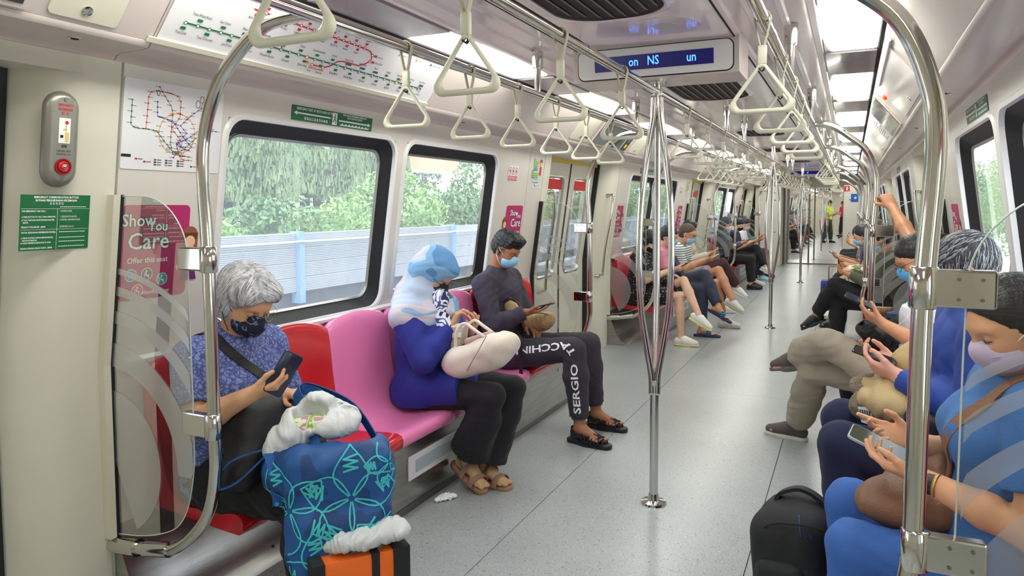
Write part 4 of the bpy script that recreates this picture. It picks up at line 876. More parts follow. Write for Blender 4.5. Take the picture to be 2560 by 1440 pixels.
# viaduct track bed and parapet
mk('ground', MB().box(-6.3, 6.3, -15, 60, -1.2, -1.05), mat('ballast', (150, 150, 150), 0.9, noise=0.2, nscale=20), kind='structure')
t = thing('track_rail', 'neighbouring track rail seen low through the left window', 'rail'); mk('rail', MB().box(-3.5, -3.43, -10, 55, -1.05, -0.85), M_dsteel, t)
mk('parapet_wall', MB().box(-5.25, -5.175, -12, 58, -1.05, 0.50), mat('concrete', (112, 116, 120), 0.85, noise=0.08, nscale=3), kind='structure')
mk('parapet_kerb', MB().box(-4.85, -4.55, -12, 58, 0.25, 0.37), mat('concrete_light', (206, 208, 210), 0.8), kind='structure')
M_bar = mat('barrier_panel', (178, 181, 186), 0.6, noise=0.05, nscale=4); M_bp = mat('barrier_post', (138, 170, 200), 0.5)
ys_post = [-0.62+3.65*k for k in range(16)]
bt = thing('noise_barrier', 'grey panelled noise barrier with pale blue posts outside the left windows', 'barrier')
BZ = 1.20; B0 = 0.49
for a, b in zip(ys_post[:-1], ys_post[1:]):
    for k in range(4):
        z0 = B0+(BZ-B0)/4*k; mk('panel', MB().box(-5.13, -5.09, a+0.04, b-0.04, z0+0.003, z0+(BZ-B0)/4-0.003), M_bar, bt)
        if a < 8:
            mk('panel_rib', (lambda m: ([m.box(-5.09, -5.084, a+0.05, b-0.05, z0+0.012+0.021*j, z0+0.022+0.021*j) for j in range(8)], m)[1])(MB()), M_bar, bt)
for a in ys_post: mk('post', MB().box(-5.17, -5.03, a-0.045, a+0.045, 0.36, BZ+0.015), M_bp, bt)
mk('cable', MB().tube([(-5.02, -2, BZ-0.10), (-5.02, 50, BZ-0.10)], 0.012, 6), K_white, bt)
k = 0
rg = np.random.RandomState(3)
for i in range(16):
    x = -8.6-rg.uniform(0, 0.8); y = 3.0+i*2.35+rg.uniform(-.2, .2); k += 1; top_ = 1.62 if y < 14 else 2.35 if y < 22 else 2.1
    tree(x, y, top_-0.95+rg.uniform(-.12, .12), (1.5, 1.35, 1.15), 4200, L1 if i % 3 else L2, 0.075, 100+i, 'bright green roadside tree behind the noise barrier, %s along from the camera' % ORD(k), 'roadside trees behind the noise barrier')
for i in range(9):
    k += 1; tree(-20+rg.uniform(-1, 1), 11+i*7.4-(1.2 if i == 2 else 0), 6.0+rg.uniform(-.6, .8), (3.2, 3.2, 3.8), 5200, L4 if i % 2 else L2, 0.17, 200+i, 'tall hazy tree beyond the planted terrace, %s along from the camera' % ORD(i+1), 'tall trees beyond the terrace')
for i in range(12):
    tree(-11-rg.uniform(0, 3), 34+i*4, 1.8+rg.uniform(-.5, .8), (2.6, 2.6, 2.4), 2600, L1 if i % 2 else L2, 0.14, 300+i, 'green tree far along the line beyond the left windows, %s of the row' % ORD(i+1), 'far trees along the line')
for i in range(14):
    tree(8.5+rg.uniform(0, 3), 8+i*4.5, 1.5+rg.uniform(-.5, 1.4)-(0.6 if i % 3 == 0 else 0), (2.6, 2.6, 3.0), 3200, L2 if i % 2 else L1, 0.12, 400+i, 'green tree outside the right windows, %s along from the camera' % ORD(i+1), 'trees outside the right windows')
# planted terrace with hanging creepers
t = thing('planted_terrace', 'terrace block draped with a thick curtain of hanging greenery', 'building')
mk('slab', MB().box(-16.0, -13.0, 6, 20.4, 1.78, 2.9), mat('terrace_dark', (70, 76, 84), 0.8), t)
M_fin = mat('fin_grey', (196, 200, 204), 0.6)
mk('undercroft', MB().box(-15.5, -13.6, 6, 20.4, -3, 1.78), mat('undercroft_dark', (52, 60, 72), 0.8), t)
for j in range(26): mk('fin', MB().box(-12.98, -12.9, 6.3+j*0.54, 6.34+j*0.54, 0.2, 1.78), M_fin, t)
rgg = np.random.RandomState(5); N = 26000; V = np.zeros((N, 4, 3)); yy = rgg.uniform(6, 20.6, N); zz = 1.75+(1.5+.12*np.sin(yy*1.1))*rgg.power(1.2, N); zz = np.maximum(zz, 1.98+0.12*np.sin(yy*1.7)+0.1*np.sin(yy*4.1)); xx = -12.9+0.35*rgg.rand(N)+0.25*np.sin(yy*2.3)
L = rgg.uniform(0.10, 0.32, N); Wd = rgg.uniform(0.015, 0.04, N); sl = rgg.uniform(-.35, .35, N)
for j, (a, b) in enumerate(((-1, 0), (1, 0), (1, 1), (-1, 1))): V[:, j] = np.stack([xx+rgg.uniform(-.03, .03, N), yy+a*Wd+sl*L*b, zz-L*b], 1)
me = bpy.data.meshes.new('creepers'); me.vertices.add(4*N); me.vertices.foreach_set('co', V.ravel().astype(np.float32)); me.loops.add(4*N); me.loops.foreach_set('vertex_index', np.arange(4*N, dtype=np.int32)); me.polygons.add(N); me.polygons.foreach_set('loop_start', np.arange(0, 4*N, 4, dtype=np.int32)); me.materials.append(L3); me.update(calc_edges=True)
o = bpy.data.objects.new('creepers', me); COL.objects.link(o); o.parent = t; o['kind'] = 'stuff'
def tower(name, lab, x, y, w_, d_, h_, m, mw, rows, cols, z0=-3):
    t = thing(name, lab, 'building'); mk('wall', MB().box(x-w_, x, y, y+d_, z0, h_), m, t)
    for r in range(rows):
        for c in range(cols):
            a = y+d_*(c+0.2)/cols; b = y+d_*(c+0.8)/cols; z = z0+(h_-z0)*(r+0.25)/rows; q = z0+(h_-z0)*(r+0.8)/rows
            mk('window', MB().box(x, x+0.06, a, b, z, q), mw, t)
M_wg = mat('far_window', (120, 134, 146), 0.2)
tower('office_block', 'grey glazed office block behind the tall trees', -26, 30.6, 6, 3.4, 14, mat('block_white', (214, 218, 224), 0.6), M_wg, 7, 4)
tower('salmon_block', 'building with salmon vertical panels behind the second window', -16.8, 27.8, 1.6, 3.6, 12, mat('block_salmon', (226, 150, 124), 0.6), mat('block_slot', (120, 110, 110), 0.5), 1, 2, 3.2)
tower('apartment_tower', 'pale high-rise apartment tower beyond the second bench window', -52, 182, 12, 26, 48, mat('block_pale', (222, 226, 232), 0.7), M_wg, 16, 7)
tower('apartment_tower', 'second pale high-rise tower further along the line', -40, 230, 12, 22, 40, mat('block_pale', (222, 226, 232), 0.7), M_wg, 14, 6)
# ------------------------------------------------------------------ implicit surface modeller for bodies, clothes and soft bags
A3 = lambda v: np.array(v, np.float32)
def C(a, b, ra, rb=None, k=0.02, tag='', lat=None, q=1.0, clip=None, sub=False):
    return dict(t='c', a=A3(a), b=A3(b), ra=ra, rb=ra if rb is None else rb, k=k, tag=tag, lat=None if lat is None else A3(norm(lat)), q=q, clip=clip, sub=sub)
def EL(c, r, R=None, k=0.02, tag='', clip=None, sub=False):
    return dict(t='e', c=A3(c), r=A3(r), R=A3(np.eye(3) if R is None else R), k=k, tag=tag, clip=clip, sub=sub)
def BX(c, hs, R=None, rad=0.01, k=0.01, tag='', clip=None, sub=False):
    return dict(t='b', c=A3(c), h=A3(hs), R=A3(np.eye(3) if R is None else R), rad=rad, k=k, tag=tag, clip=clip, sub=sub)
def peval(p, X):
    if p['t'] == 'c':
        a, b = p['a'], p['b']
        if p['lat'] is not None:
            l = p['lat']; g = 1-1/p['q']; X = X-(X@l)[:, None]*l*g; a = a-(a@l)*l*g; b = b-(b@l)*l*g
        ba = b-a; pa = X-a; t = np.clip((pa@ba)/max(float(ba@ba), 1e-9), 0, 1)
        d = pa-t[:, None]*ba; d = np.sqrt(np.einsum('ij,ij->i', d, d))-(p['ra']+(p['rb']-p['ra'])*t)
    elif p['t'] == 'e':
        q_ = (X-p['c'])@p['R'].T; k0 = q_/p['r']; k1 = k0/p['r']
        k0 = np.sqrt(np.einsum('ij,ij->i', k0, k0)); k1 = np.sqrt(np.einsum('ij,ij->i', k1, k1))+1e-9; d = k0*(k0-1)/k1
    else:
        q_ = np.abs((X-p['c'])@p['R'].T)-(p['h']-p['rad']); d = np.linalg.norm(np.maximum(q_, 0), axis=1)+np.minimum(q_.max(1), 0)-p['rad']
    if p['clip']:
        for c, n in p['clip']: d = np.maximum(d, (X-A3(c))@A3(norm(n)))
    return d
def pbounds(p):
    if p['t'] == 'c':
        r = max(p['ra'], p['rb'])*p['q']; return np.minimum(p['a'], p['b'])-r, np.maximum(p['a'], p['b'])+r
    r = float(np.linalg.norm(p['r'])) if p['t'] == 'e' else float(np.linalg.norm(p['h']))
    if p['t'] == 'e': r = float(max(p['r']))
    return p['c']-r, p['c']+r
def wrinkle(X, amp, fr, seed=0):
    rg = np.random.RandomState(seed); o = 0
    for i in range(4):
        a = rg.normal(size=3)*fr; b = rg.normal(size=3)*fr*0.55; o = o+np.sin(X@A3(a)+2.2*np.sin(X@A3(b)+rg.rand()*6)+rg.rand()*6)*(1/(1+0.4*i))
    for i in range(2):
        a = rg.normal(size=3)*fr*1.5; b = rg.normal(size=3)*fr*0.8; o = o+0.5*(1-2*np.abs(np.sin(X@A3(a)+1.8*np.sin(X@A3(b)+rg.rand()*6))))
    return (amp*0.36*o).astype(np.float32)
def sdf_arrays(prims, h, noise=None, extra=None):
    lo = np.min([pbounds(p)[0] for p in prims if not p['sub']], 0)-2*h; hi = np.max([pbounds(p)[1] for p in prims if not p['sub']], 0)+2*h
    lo = np.floor(lo/h)*h
    B = 8*h; nb = np.ceil((hi-lo)/B).astype(int)+1
    I = np.stack(np.meshgrid(*[np.arange(n) for n in nb], indexing='ij'), -1).reshape(-1, 3)
    cen = (lo+(I+0.5)*B).astype(np.float32); rad = B*0.87; na = noise[0] if noise else 0
    # union distance at block centres (sharp) and per prim
    D = np.full(len(I), 9.0, np.float32); per = []
    for p in prims:
        d = peval(p, cen); per.append(d)
        if not p['sub']: D = np.minimum(D, d-p['k']*0.3)
    slack = 1.6*rad+na*2+0.012
    keep = (D < slack) & (D > -slack*1.6); I = I[keep]; cen = cen[keep]; D = D[keep]; per = [d[keep] for d in per]
    g = np.arange(9)*h; off = np.stack(np.meshgrid(g, g, g, indexing='ij'), -1).reshape(-1, 3)
    org = lo+I*B; V = np.full((len(I), 729), 9.0, np.float32)
    for p, pd in zip(prims, per):
        act = np.where(pd < np.maximum(D, 0)+2.2*rad+p['k'])[0]
        if len(act) == 0: continue
        X = (org[act][:, None, :]+off[None]).reshape(-1, 3).astype(np.float32); d = peval(p, X).reshape(len(act), 729); v = V[act]; k = p['k']
        if p['sub']: d = -d; hh = np.maximum(k-np.abs(v-d), 0)/k; v = np.maximum(v, d)+hh*hh*k*0.25
        else: hh = np.maximum(k-np.abs(v-d), 0)/k; v = np.minimum(v, d)-hh*hh*k*0.25
        V[act] = v
    if noise:
        close = np.abs(V).min(1) < 0.03+h*3; X = (org[close][:, None, :]+off[None]).reshape(-1, 3).astype(np.float32); V[close] += wrinkle(X, *noise).reshape(-1, 729)
    sgn = V < 0; has = sgn.any(1) & ~sgn.all(1); V = V[has].reshape(-1, 9, 9, 9); I = I[has]
    S = V < 0
    ix = np.stack([S[:, a:8+a, b:8+b, c:8+c] for a in (0, 1) for b in (0, 1) for c in (0, 1)], -1)
    act = ix.any(-1) & ~ix.all(-1); bi, ci, cj, ck = np.nonzero(act)
    gi = I[bi]*8+np.stack([ci, cj, ck], 1)
    val = np.stack([V[bi, ci+a, cj+b, ck+c] for a in (0, 1) for b in (0, 1) for c in (0, 1)], 1)
    crn = np.array([(a, b, c) for a in (0, 1) for b in (0, 1) for c in (0, 1)], np.float32)
    acc = np.zeros((len(gi), 3), np.float32); cn = np.zeros(len(gi), np.float32)
    for a in range(8):
        for b in range(a+1, 8):
            if np.abs(crn[a]-crn[b]).sum() != 1: continue
            va, vb = val[:, a], val[:, b]; m = (va < 0) != (vb < 0); t = np.where(m, va/(va-vb+1e-12), 0)[:, None]
            acc += np.where(m[:, None], crn[a]+(crn[b]-crn[a])*t, 0); cn += m
    P = lo+(gi+acc/np.maximum(cn, 1)[:, None])*h
    M = 100000; key = (gi[:, 0].astype(np.int64)*M+gi[:, 1])*M+gi[:, 2]; order = np.argsort(key); sk = key[order]
    def look(g_):
        k_ = (g_[:, 0].astype(np.int64)*M+g_[:, 1])*M+g_[:, 2]; j = np.clip(np.searchsorted(sk, k_), 0, len(sk)-1); ok = sk[j] == k_; return np.where(ok, order[j], -1)
    Q = []
    for ax, (e1, e2), nb_ in ((0, ((0, 1, 0), (0, 0, 1)), 4), (1, ((0, 0, 1), (1, 0, 0)), 2), (2, ((1, 0, 0), (0, 1, 0)), 1)):
        m = (val[:, 0] < 0) != (val[:, nb_] < 0); g_ = gi[m]; i0 = np.nonzero(m)[0]; e1, e2 = np.array(e1), np.array(e2)
        a, b, c = look(g_-e1), look(g_-e1-e2), look(g_-e2); ok = (a >= 0) & (b >= 0) & (c >= 0)
        q = np.stack([i0, a, b, c], 1)[ok]; fl = (val[m, 0] < 0)[ok]; q[~fl] = q[~fl][:, ::-1]; Q.append(q)
    return P.astype(np.float32), np.concatenate(Q)
def np_mesh(name, V, F, m, parent=None, smooth=True, origin=(0, 0, 0), iters=0):
    V = V-A3(origin)
    me = bpy.data.meshes.new(name); me.vertices.add(len(V)); me.vertices.foreach_set('co', V.astype(np.float32).ravel()); nF = len(F); w_ = F.shape[1]
    me.loops.add(w_*nF); me.loops.foreach_set('vertex_index', F.astype(np.int32).ravel()); me.polygons.add(nF); me.polygons.foreach_set('loop_start', np.arange(0, w_*nF, w_, dtype=np.int32))
    if smooth: me.polygons.foreach_set('use_smooth', np.ones(nF, bool))
    me.materials.append(m); me.update(calc_edges=True)
    o = bpy.data.objects.new(name, me); COL.objects.link(o)
    if parent: o.parent = parent
    return o
def soft(name, prims, h, m, parent=None, noise=None, origin=(0, 0, 0)):
    V, F = sdf_arrays(prims, h, noise); return np_mesh(name, V, F, m, parent, True, origin)

def basis(f, up=(0, 0, 1)):
    x = norm(f); z = np.array(up, float); z = norm(z-x*(x@z)); y = np.cross(z, x); return np.stack([x, y, z])   # rows: forward, left, up
def rot(v, ax, deg):
    a = math.radians(deg); ax = norm(ax); v = np.array(v, float); return v*math.cos(a)+np.cross(ax, v)*math.sin(a)+ax*(ax@v)*(1-math.cos(a))
def head_prims(H, R, sc=1.0, ears=True, fem=False):
    w = lambda x, y, z: np.array(H)+sc*(x*R[0]+y*R[1]+z*R[2]); e = lambda c, r, k=0.02, sub=False, RR=R: EL(w(*c), [v*sc for v in r], RR, k=k*sc, tag='head', sub=sub)
    P = [e((-0.012, 0, 0.035), (0.098, 0.076, 0.088)), e((0.02, 0, -0.02), (0.072, 0.062, 0.085), 0.04), e((0.052, 0, -0.078), (0.034, 0.034, 0.026), 0.03),
         e((0.050, 0.034, -0.028), (0.030, 0.026, 0.030), 0.025), e((0.050, -0.034, -0.028), (0.030, 0.026, 0.030), 0.025), e((0.070, 0, 0.024), (0.022, 0.050, 0.013), 0.02),
         e((0.086, 0.031, 0.003), (0.012, 0.017, 0.010), 0.016, True), e((0.086, -0.031, 0.003), (0.012, 0.017, 0.010), 0.016, True),
         e((0.073, 0.031, 0.004), (0.0135, 0.0155, 0.0125), 0.004), e((0.073, -0.031, 0.004), (0.0135, 0.0155, 0.0125), 0.004),
         C(w(0.084, 0, 0.008), w(0.104, 0, -0.026), 0.0075*sc, 0.0115*sc, k=0.012, tag='head'), e((0.094, 0.011, -0.030), (0.011, 0.008, 0.008), 0.008), e((0.094, -0.011, -0.030), (0.011, 0.008, 0.008), 0.008),
         e((0.084, 0, -0.052), (0.012, 0.024, 0.0065), 0.006), e((0.083, 0, -0.064), (0.012, 0.020, 0.0075), 0.006),
         C(w(-0.030, 0, -0.04), w(-0.045, 0, -0.14), 0.052*sc, 0.055*sc, k=0.03, tag='neck')]
    if ears:
        for s_ in (1, -1):
            P.append(e((-0.010, s_*0.076, -0.002), (0.018, 0.007, 0.031), 0.006)); P.append(e((-0.006, s_*0.083, 0.002), (0.009, 0.005, 0.017), 0.004, True))
    return P
def hand_prims(W, F, N, side, curl=20, thumb=(30, 20), sc=1.0, fingers=None, spread=1.0):
    W = np.array(W, float); F = norm(F); N = np.array(N, float); N = norm(N-F*(F@N)); S = np.cross(F, N)*(1 if side == 'R' else -1)
    P = []; off = (0.030, 0.010, -0.010, -0.028); bs = (0.088, 0.092, 0.088, 0.079); ln = ((0.042, 0.025, 0.020), (0.046, 0.029, 0.021), (0.043, 0.027, 0.020), (0.034, 0.021, 0.018)); rd = (0.0088, 0.009, 0.0086, 0.0077)
    for i in range(4):
        kn = W+sc*(F*bs[i]+S*off[i]); P.append(C(W+sc*(F*0.008+S*off[i]*0.45), kn, 0.0145*sc, 0.0108*sc, k=0.012, tag='hand'))
        c = ((fingers[i] if isinstance(fingers[0], tuple) else fingers) if fingers else (curl, curl*1.1, curl*0.7)); d = F+S*(off[i]*1.8*spread-0.006); d = norm(d); p = kn; ang = 0; ax = np.cross(d, N)
        for j in range(3):
            ang += c[j]; dd = rot(d, ax, ang); q = p+sc*ln[i][j]*dd; r0 = rd[i]*(1-0.08*j)*sc; P.append(C(p, q, r0, r0*0.9, k=0.004, tag='hand')); p = q
    a = W+sc*(F*0.018+S*0.018+N*0.004); b = W+sc*(F*0.050+S*0.042+N*0.016); P.append(C(a, b, 0.0165*sc, 0.0115*sc, k=0.014, tag='hand'))
    d = norm(F*math.cos(math.radians(thumb[0]))+S*math.sin(math.radians(thumb[0]))*0.7+N*0.35); c = b+sc*0.032*d; P.append(C(b, c, 0.0105*sc, 0.0095*sc, k=0.006, tag='hand'))
    d2 = norm(F*math.cos(math.radians(thumb[0]-thumb[1]))+S*math.sin(math.radians(thumb[0]-thumb[1]))*0.7+N*0.30); P.append(C(c, c+sc*0.026*d2, 0.0096*sc, 0.0078*sc, k=0.004, tag='hand'))
    P.append(EL(W+sc*(F*0.045+N*0.004), (0.045*sc, 0.034*sc, 0.013*sc), np.stack([F, S, N]), k=0.012, tag='hand'))
    return P
def foot_prims(Ak, T, sc=1.0, up=(0, 0, 1)):
    """ankle Ak, toe direction T (unit); bare foot"""
    R = basis(T, up); w = lambda x, y, z: np.array(Ak)+sc*(x*R[0]+y*R[1]+z*R[2])
    P = [C(w(-0.030, 0, -0.045), w(0.03, 0, -0.035), 0.030*sc, 0.030*sc, k=0.02, tag='foot'), C(w(0.0, 0, -0.015), w(0.11, 0, -0.055), 0.032*sc, 0.020*sc, k=0.02, lat=R[1], q=1.35, tag='foot')]
    for i in range(5): P.append(C(w(0.09, 0.030-0.015*i, -0.060), w(0.165-0.008*abs(i-0.5)*1.2, 0.034-0.017*i, -0.064), 0.012*sc, (0.0105 if i == 0 else 0.008)*sc, k=0.008, tag='foot'))
    return P
def shoe(parent, Ak, T, L, m, msole, h, org, up=(0, 0, 1), high=0.0, sole=0.018):
    R = basis(T, up); w = lambda x, y, z: np.array(Ak)+(x*R[0]+y*R[1]+z*R[2]); k = L/0.27; zb = -0.075
    P = [C(w(-0.035*k, 0, zb+0.038), w(0.06*k, 0, zb+0.038), 0.037, 0.038, lat=R[1], q=1.0, k=0.03), C(w(0.05*k, 0, zb+0.042), w(0.165*k, 0, zb+0.026), 0.042, 0.028, lat=R[1], q=1.25, k=0.03), C(w(-0.02, 0, -0.03), w(0.0, 0, 0.012+high), 0.040, 0.042, k=0.02, clip=[(w(0, 0, 0.008+high), R[2])]), ]
    P.append(C(w(0.035, 0, -0.012), w(0.125*k, 0, -0.046), 0.034, 0.027, lat=R[1], q=1.35, k=0.025, clip=[(w(0.012, 0, 0), -R[0])]))
    for p in P: p['clip'] = (p['clip'] or [])+[(w(0, 0, zb+0.008), -R[2])]
    o = soft('shoe', P, h, m, parent, origin=org)
    Q = [C(w(-0.035*k, 0, zb+0.0), w(0.06*k, 0, zb), 0.040, 0.038, lat=R[1], q=1.0, k=0.03), C(w(0.06*k, 0, zb), w(0.170*k, 0, zb+0.002), 0.040, 0.032, lat=R[1], q=1.2, k=0.03)]
    for p in Q: p['clip'] = [(w(0, 0, zb+0.012), R[2]), (w(0, 0, zb-sole+0.006), -R[2])]
    s_ = soft('sole', Q, h, msole, o); s_.location = (0, 0, 0); s_.matrix_parent_inverse = Matrix(); s_.data.transform(Matrix.Translation(-Vector(org)))
    return o, w, R
SK = {}
def skin(name, rgb): return mat('skin_'+name, rgb, 0.48, noise=0.04, nscale=25, bump=0.03, bscale=220, sss=0.06)
def cloth(name, rgb, bump=0.25, bs=300, **k): return mat('cloth_'+name, rgb, k.pop('rough', 0.85), bump=bump, bscale=bs, sheen=k.pop('sheen', 0.04), **k)
class Person:
    """all joints in metres in the car; the empty sits on the floor below the pelvis"""
    def __init__(s, label, group, sp, skinmat, h):
        s.sp = sp; s.h = h; s.J = {k: np.array(v, float) for k, v in sp['j'].items()}; J = s.J
        s.org = (float(J['pelvis'][0]), float(J['pelvis'][1]), 0.0)
        s.t = thing('person', label, 'person', group, s.org); s.g = sp.get('build', 1.0); g = s.g
        s.R = basis(sp['face'], sp.get('hup', (0, 0, 1))); s.hs = sp.get('hs', 1.0)
        lat = norm(J['shL']-J['shR']); s.lat = lat; fem = sp.get('fem', False); s.fwd = norm(np.cross(lat, J['neck']-J['pelvis'])); up = norm(J['neck']-J['pelvis'])
        waist = J['pelvis']*0.55+J['neck']*0.45+s.fwd*sp.get('belly', 0.0); chest = J['pelvis']*0.2+J['neck']*0.8+s.fwd*0.012
        s.torso = [C(J['pelvis'], waist, 0.118*g, 0.104*g, k=0.05, lat=lat, q=1.42 if fem else 1.32, tag='torso'), C(waist, chest-up*0.03, 0.104*g, 0.112*g, k=0.05, lat=lat, q=1.32 if fem else 1.42, tag='torso'),
                   C(J['shL']*0.97+J['shR']*0.03, J['shR']*0.97+J['shL']*0.03, 0.058*g, 0.058*g, k=0.05, tag='torso'), C(J['neck']-up*0.015, J['shL']*0.75+J['neck']*0.25, 0.052*g, 0.046*g, k=0.04, tag='torso'), C(J['neck']-up*0.015, J['shR']*0.75+J['neck']*0.25, 0.052*g, 0.046*g, k=0.04, tag='torso')]
        if fem: s.torso += [EL(chest+s.fwd*0.085+lat*0.07*q-up*0.06, (0.055, 0.06, 0.06), k=0.05, tag='torso') for q in (1, -1)]
        s.arm = {}; s.leg = {}
        for q in 'LR':
            sh, el, wr = J['sh'+q], J['el'+q], J['wr'+q]
            s.arm[q] = ([C(sh, el, 0.050*g, 0.040*g, k=0.03, tag='arm')], [C(el, el*0.6+wr*0.4, 0.040*g, 0.041*g, k=0.02, tag='arm'), C(el*0.6+wr*0.4, wr, 0.041*g, 0.0265*g, k=0.02, tag='arm')])
            hp, kn, an = J['hip'+q], J['kn'+q], J['an'+q]
            s.leg[q] = ([C(hp, kn, 0.084*g, 0.053*g, k=0.04, tag='leg')], [C(kn, kn*0.65+an*0.35, 0.052*g, 0.055*g, k=0.02, tag='leg'), C(kn*0.65+an*0.35, an, 0.055*g, 0.036*g, k=0.02, tag='leg')])
        hd = head_prims(J['head'], s.R, s.hs, sp.get('ears', True)); nk = [C(J['head']+s.hs*(-0.03*s.R[0]-0.05*s.R[2]), J['neck'], 0.050*s.hs, 0.054*g, k=0.03, tag='neck')]
        hd = [p for p in hd if p['tag'] != 'neck']
        P = [dict(p, ra=p['ra']*0.8, rb=p['rb']*0.8) if p['t'] == 'c' else p for p in s.torso if p['t'] == 'c']
        for q in 'LR':
            P += s.arm[q][0]+s.arm[q][1]
            th = s.leg[q][0] if sp.get('barethigh') else [dict(p, ra=p['ra']*0.85, rb=p['rb']*0.85) for p in s.leg[q][0]]
            P += th+(s.leg[q][1] if not sp.get('longtrs') else [dict(p, ra=p['ra']*0.85, rb=p['rb']*0.85) for p in s.leg[q][1]])
            hf = sp.get('hand'+q)
            if hf: P += hand_prims(J['wr'+q], hf[0], hf[1], q, **(hf[2] if len(hf) > 2 else {}))
            if 'toe'+q in sp: P += foot_prims(J['an'+q], sp['toe'+q], sp.get('footsc', 1.0), sp.get('toeup'+q, (0, 0, 1)))
        P += nk+hd
        order = [p for p in P if not p['sub']]  # head subtractions stay right after the head solids
        s.body = soft('body', [p for p in P if p not in hd]+hd if False else P, h, skinmat, s.t, origin=s.org)
    def grow(s, prims, d, k=None): 
        out = []
        for p in prims:
            p = dict(p)
            if p['t'] == 'c': p['ra'] += d; p['rb'] += d
            else: p['r'] = p['r']+np.float32(d)
            if k: p['k'] = k
            out.append(p)
        return out
    def top(s, m, h, sleeve=0.55, grow=0.014, noise=(0.006, 26, 1), hem=-0.06, name='top', long_cuff=0.94, collar=0.0, extra=None):
        """sleeve: fraction of the upper arm covered; >1 means long sleeve to long_cuff of the forearm"""
        J = s.J; up = norm(J['neck']-J['pelvis'])
        P = s.grow(s.torso, grow); 
        for p in P[:2]: p['clip'] = [(J['pelvis']+up*hem, -up)]
        nt_ = J['neck']+up*(0.028+collar)+s.fwd*0.0; 
        for p in P: p['clip'] = (p['clip'] or [])+[(nt_, up+s.fwd*0.35)]
        if collar: P.append(C(J['neck']-up*0.03, J['neck']+up*(0.02+collar), 0.062*s.g, 0.057*s.g, k=0.02, clip=[(J['neck']+up*(0.02+collar), up)]))
        for q in 'LR':
            a, b, w_ = J['sh'+q], J['el'+q], J['wr'+q]
            if sleeve <= 1: P += s.grow([dict(s.arm[q][0][0], clip=[(a+(b-a)*sleeve, b-a)])], grow+0.004)
            else:
                P += s.grow(s.arm[q][0], grow); P += s.grow([dict(p, clip=[(b+(w_-b)*long_cuff, w_-b)]) for p in s.arm[q][1]], grow*0.8)
        P += extra or []
        return soft(name, P, h, m, s.t, noise, s.org)
    def bottoms(s, m, h, length=0.9, grow=0.014, noise=(0.006, 24, 2), name='trousers', flare=0.0, extra=None, hip=0.095):
        """length: 0..1 thigh, 1..2 shin"""
        J = s.J; up = norm(J['neck']-J['pelvis']); P = s.grow(s.torso[:1], grow); P[0]['clip'] = [(J['pelvis']+up*0.10, up)]; P[0]['b'] = A3(J['pelvis']+up*0.08)
        P = P if hip > .08 else []; P.append(C(J['hipL'], J['hipR'], hip*s.g, k=0.05))
        for q in 'LR':
            a, b, c = J['hip'+q], J['kn'+q], J['an'+q]
            if length <= 1: P += s.grow([dict(s.leg[q][0][0], clip=[(a+(b-a)*length, b-a)])], grow+0.006)
            else:
                P += s.grow(s.leg[q][0], grow); L_ = length-1
                sh = s.grow([dict(p, clip=[(b+(c-b)*L_, c-b)]) for p in s.leg[q][1]], grow)
                sh[0]['rb'] += flare*0.4; sh[1]['ra'] += flare*0.4; sh[1]['rb'] += flare
                if flare: sh[1]['rb'] += 0.012
                P += sh
        P += extra or []
        return soft(name, P, h, m, s.t, noise, s.org)
    def W(s, x, y, z): return s.J['head']+s.hs*(x*s.R[0]+y*s.R[1]+z*s.R[2])
    def hair(s, m, h, kind='short', noise=(0.004, 90, 5)):
        R, w, e = s.R, s.W, (lambda c, r, k=0.02, sub=False, clip=None: EL(s.W(*c), [v*s.hs for v in r], s.R, k=k, sub=sub, clip=clip))
        if kind == 'short':
            P = [e((-0.016, 0, 0.045), (0.104, 0.083, 0.090)), e((-0.030, 0, 0.010), (0.082, 0.080, 0.085), 0.02), e((0.078, 0, -0.035), (0.070, 0.10, 0.085), 0.012, True), e((0.01, 0.09, -0.04), (0.034, 0.03, 0.045), 0.01, True), e((0.01, -0.09, -0.04), (0.034, 0.03, 0.045), 0.01, True), e((-0.04, 0, -0.115), (0.10, 0.10, 0.05), 0.012, True)]
        elif kind == 'quiff':
            P = [e((-0.012, 0, 0.055), (0.104, 0.080, 0.090)), e((0.055, 0, 0.100), (0.052, 0.062, 0.034), 0.03), e((-0.03, 0, 0.015), (0.080, 0.0785, 0.075), 0.02), e((0.075, 0, -0.030), (0.065, 0.10, 0.078), 0.012, True), e((0.01, 0.09, -0.045), (0.034, 0.03, 0.04), 0.01, True), e((0.01, -0.09, -0.045), (0.034, 0.03, 0.04), 0.01, True), e((-0.04, 0, -0.105), (0.10, 0.10, 0.05), 0.012, True)]
        elif kind == 'bob':
            P = [e((-0.018, 0, 0.048), (0.116, 0.096, 0.096)), e((-0.045, 0, -0.015), (0.085, 0.094, 0.095), 0.03), e((0.052, 0.045, 0.072), (0.048, 0.042, 0.036), 0.03), e((0.05, -0.045, 0.070), (0.048, 0.040, 0.036), 0.03), e((0.092, 0.0, -0.040), (0.070, 0.105, 0.098), 0.014, True), e((-0.02, 0, -0.135), (0.12, 0.12, 0.05), 0.02, True)]
        elif kind == 'long':
            P = [e((-0.014, 0, 0.045), (0.108, 0.090, 0.092)), C(w(-0.04, 0.05, 0.0), w(-0.03, 0.085, -0.24), 0.045, 0.03, k=0.03), C(w(-0.04, -0.05, 0.0), w(-0.03, -0.085, -0.24), 0.045, 0.03, k=0.03), e((-0.05, 0, -0.03), (0.07, 0.09, 0.11), 0.03), e((0.085, 0, -0.035), (0.072, 0.082, 0.085), 0.012, True)]
        elif kind == 'tied':
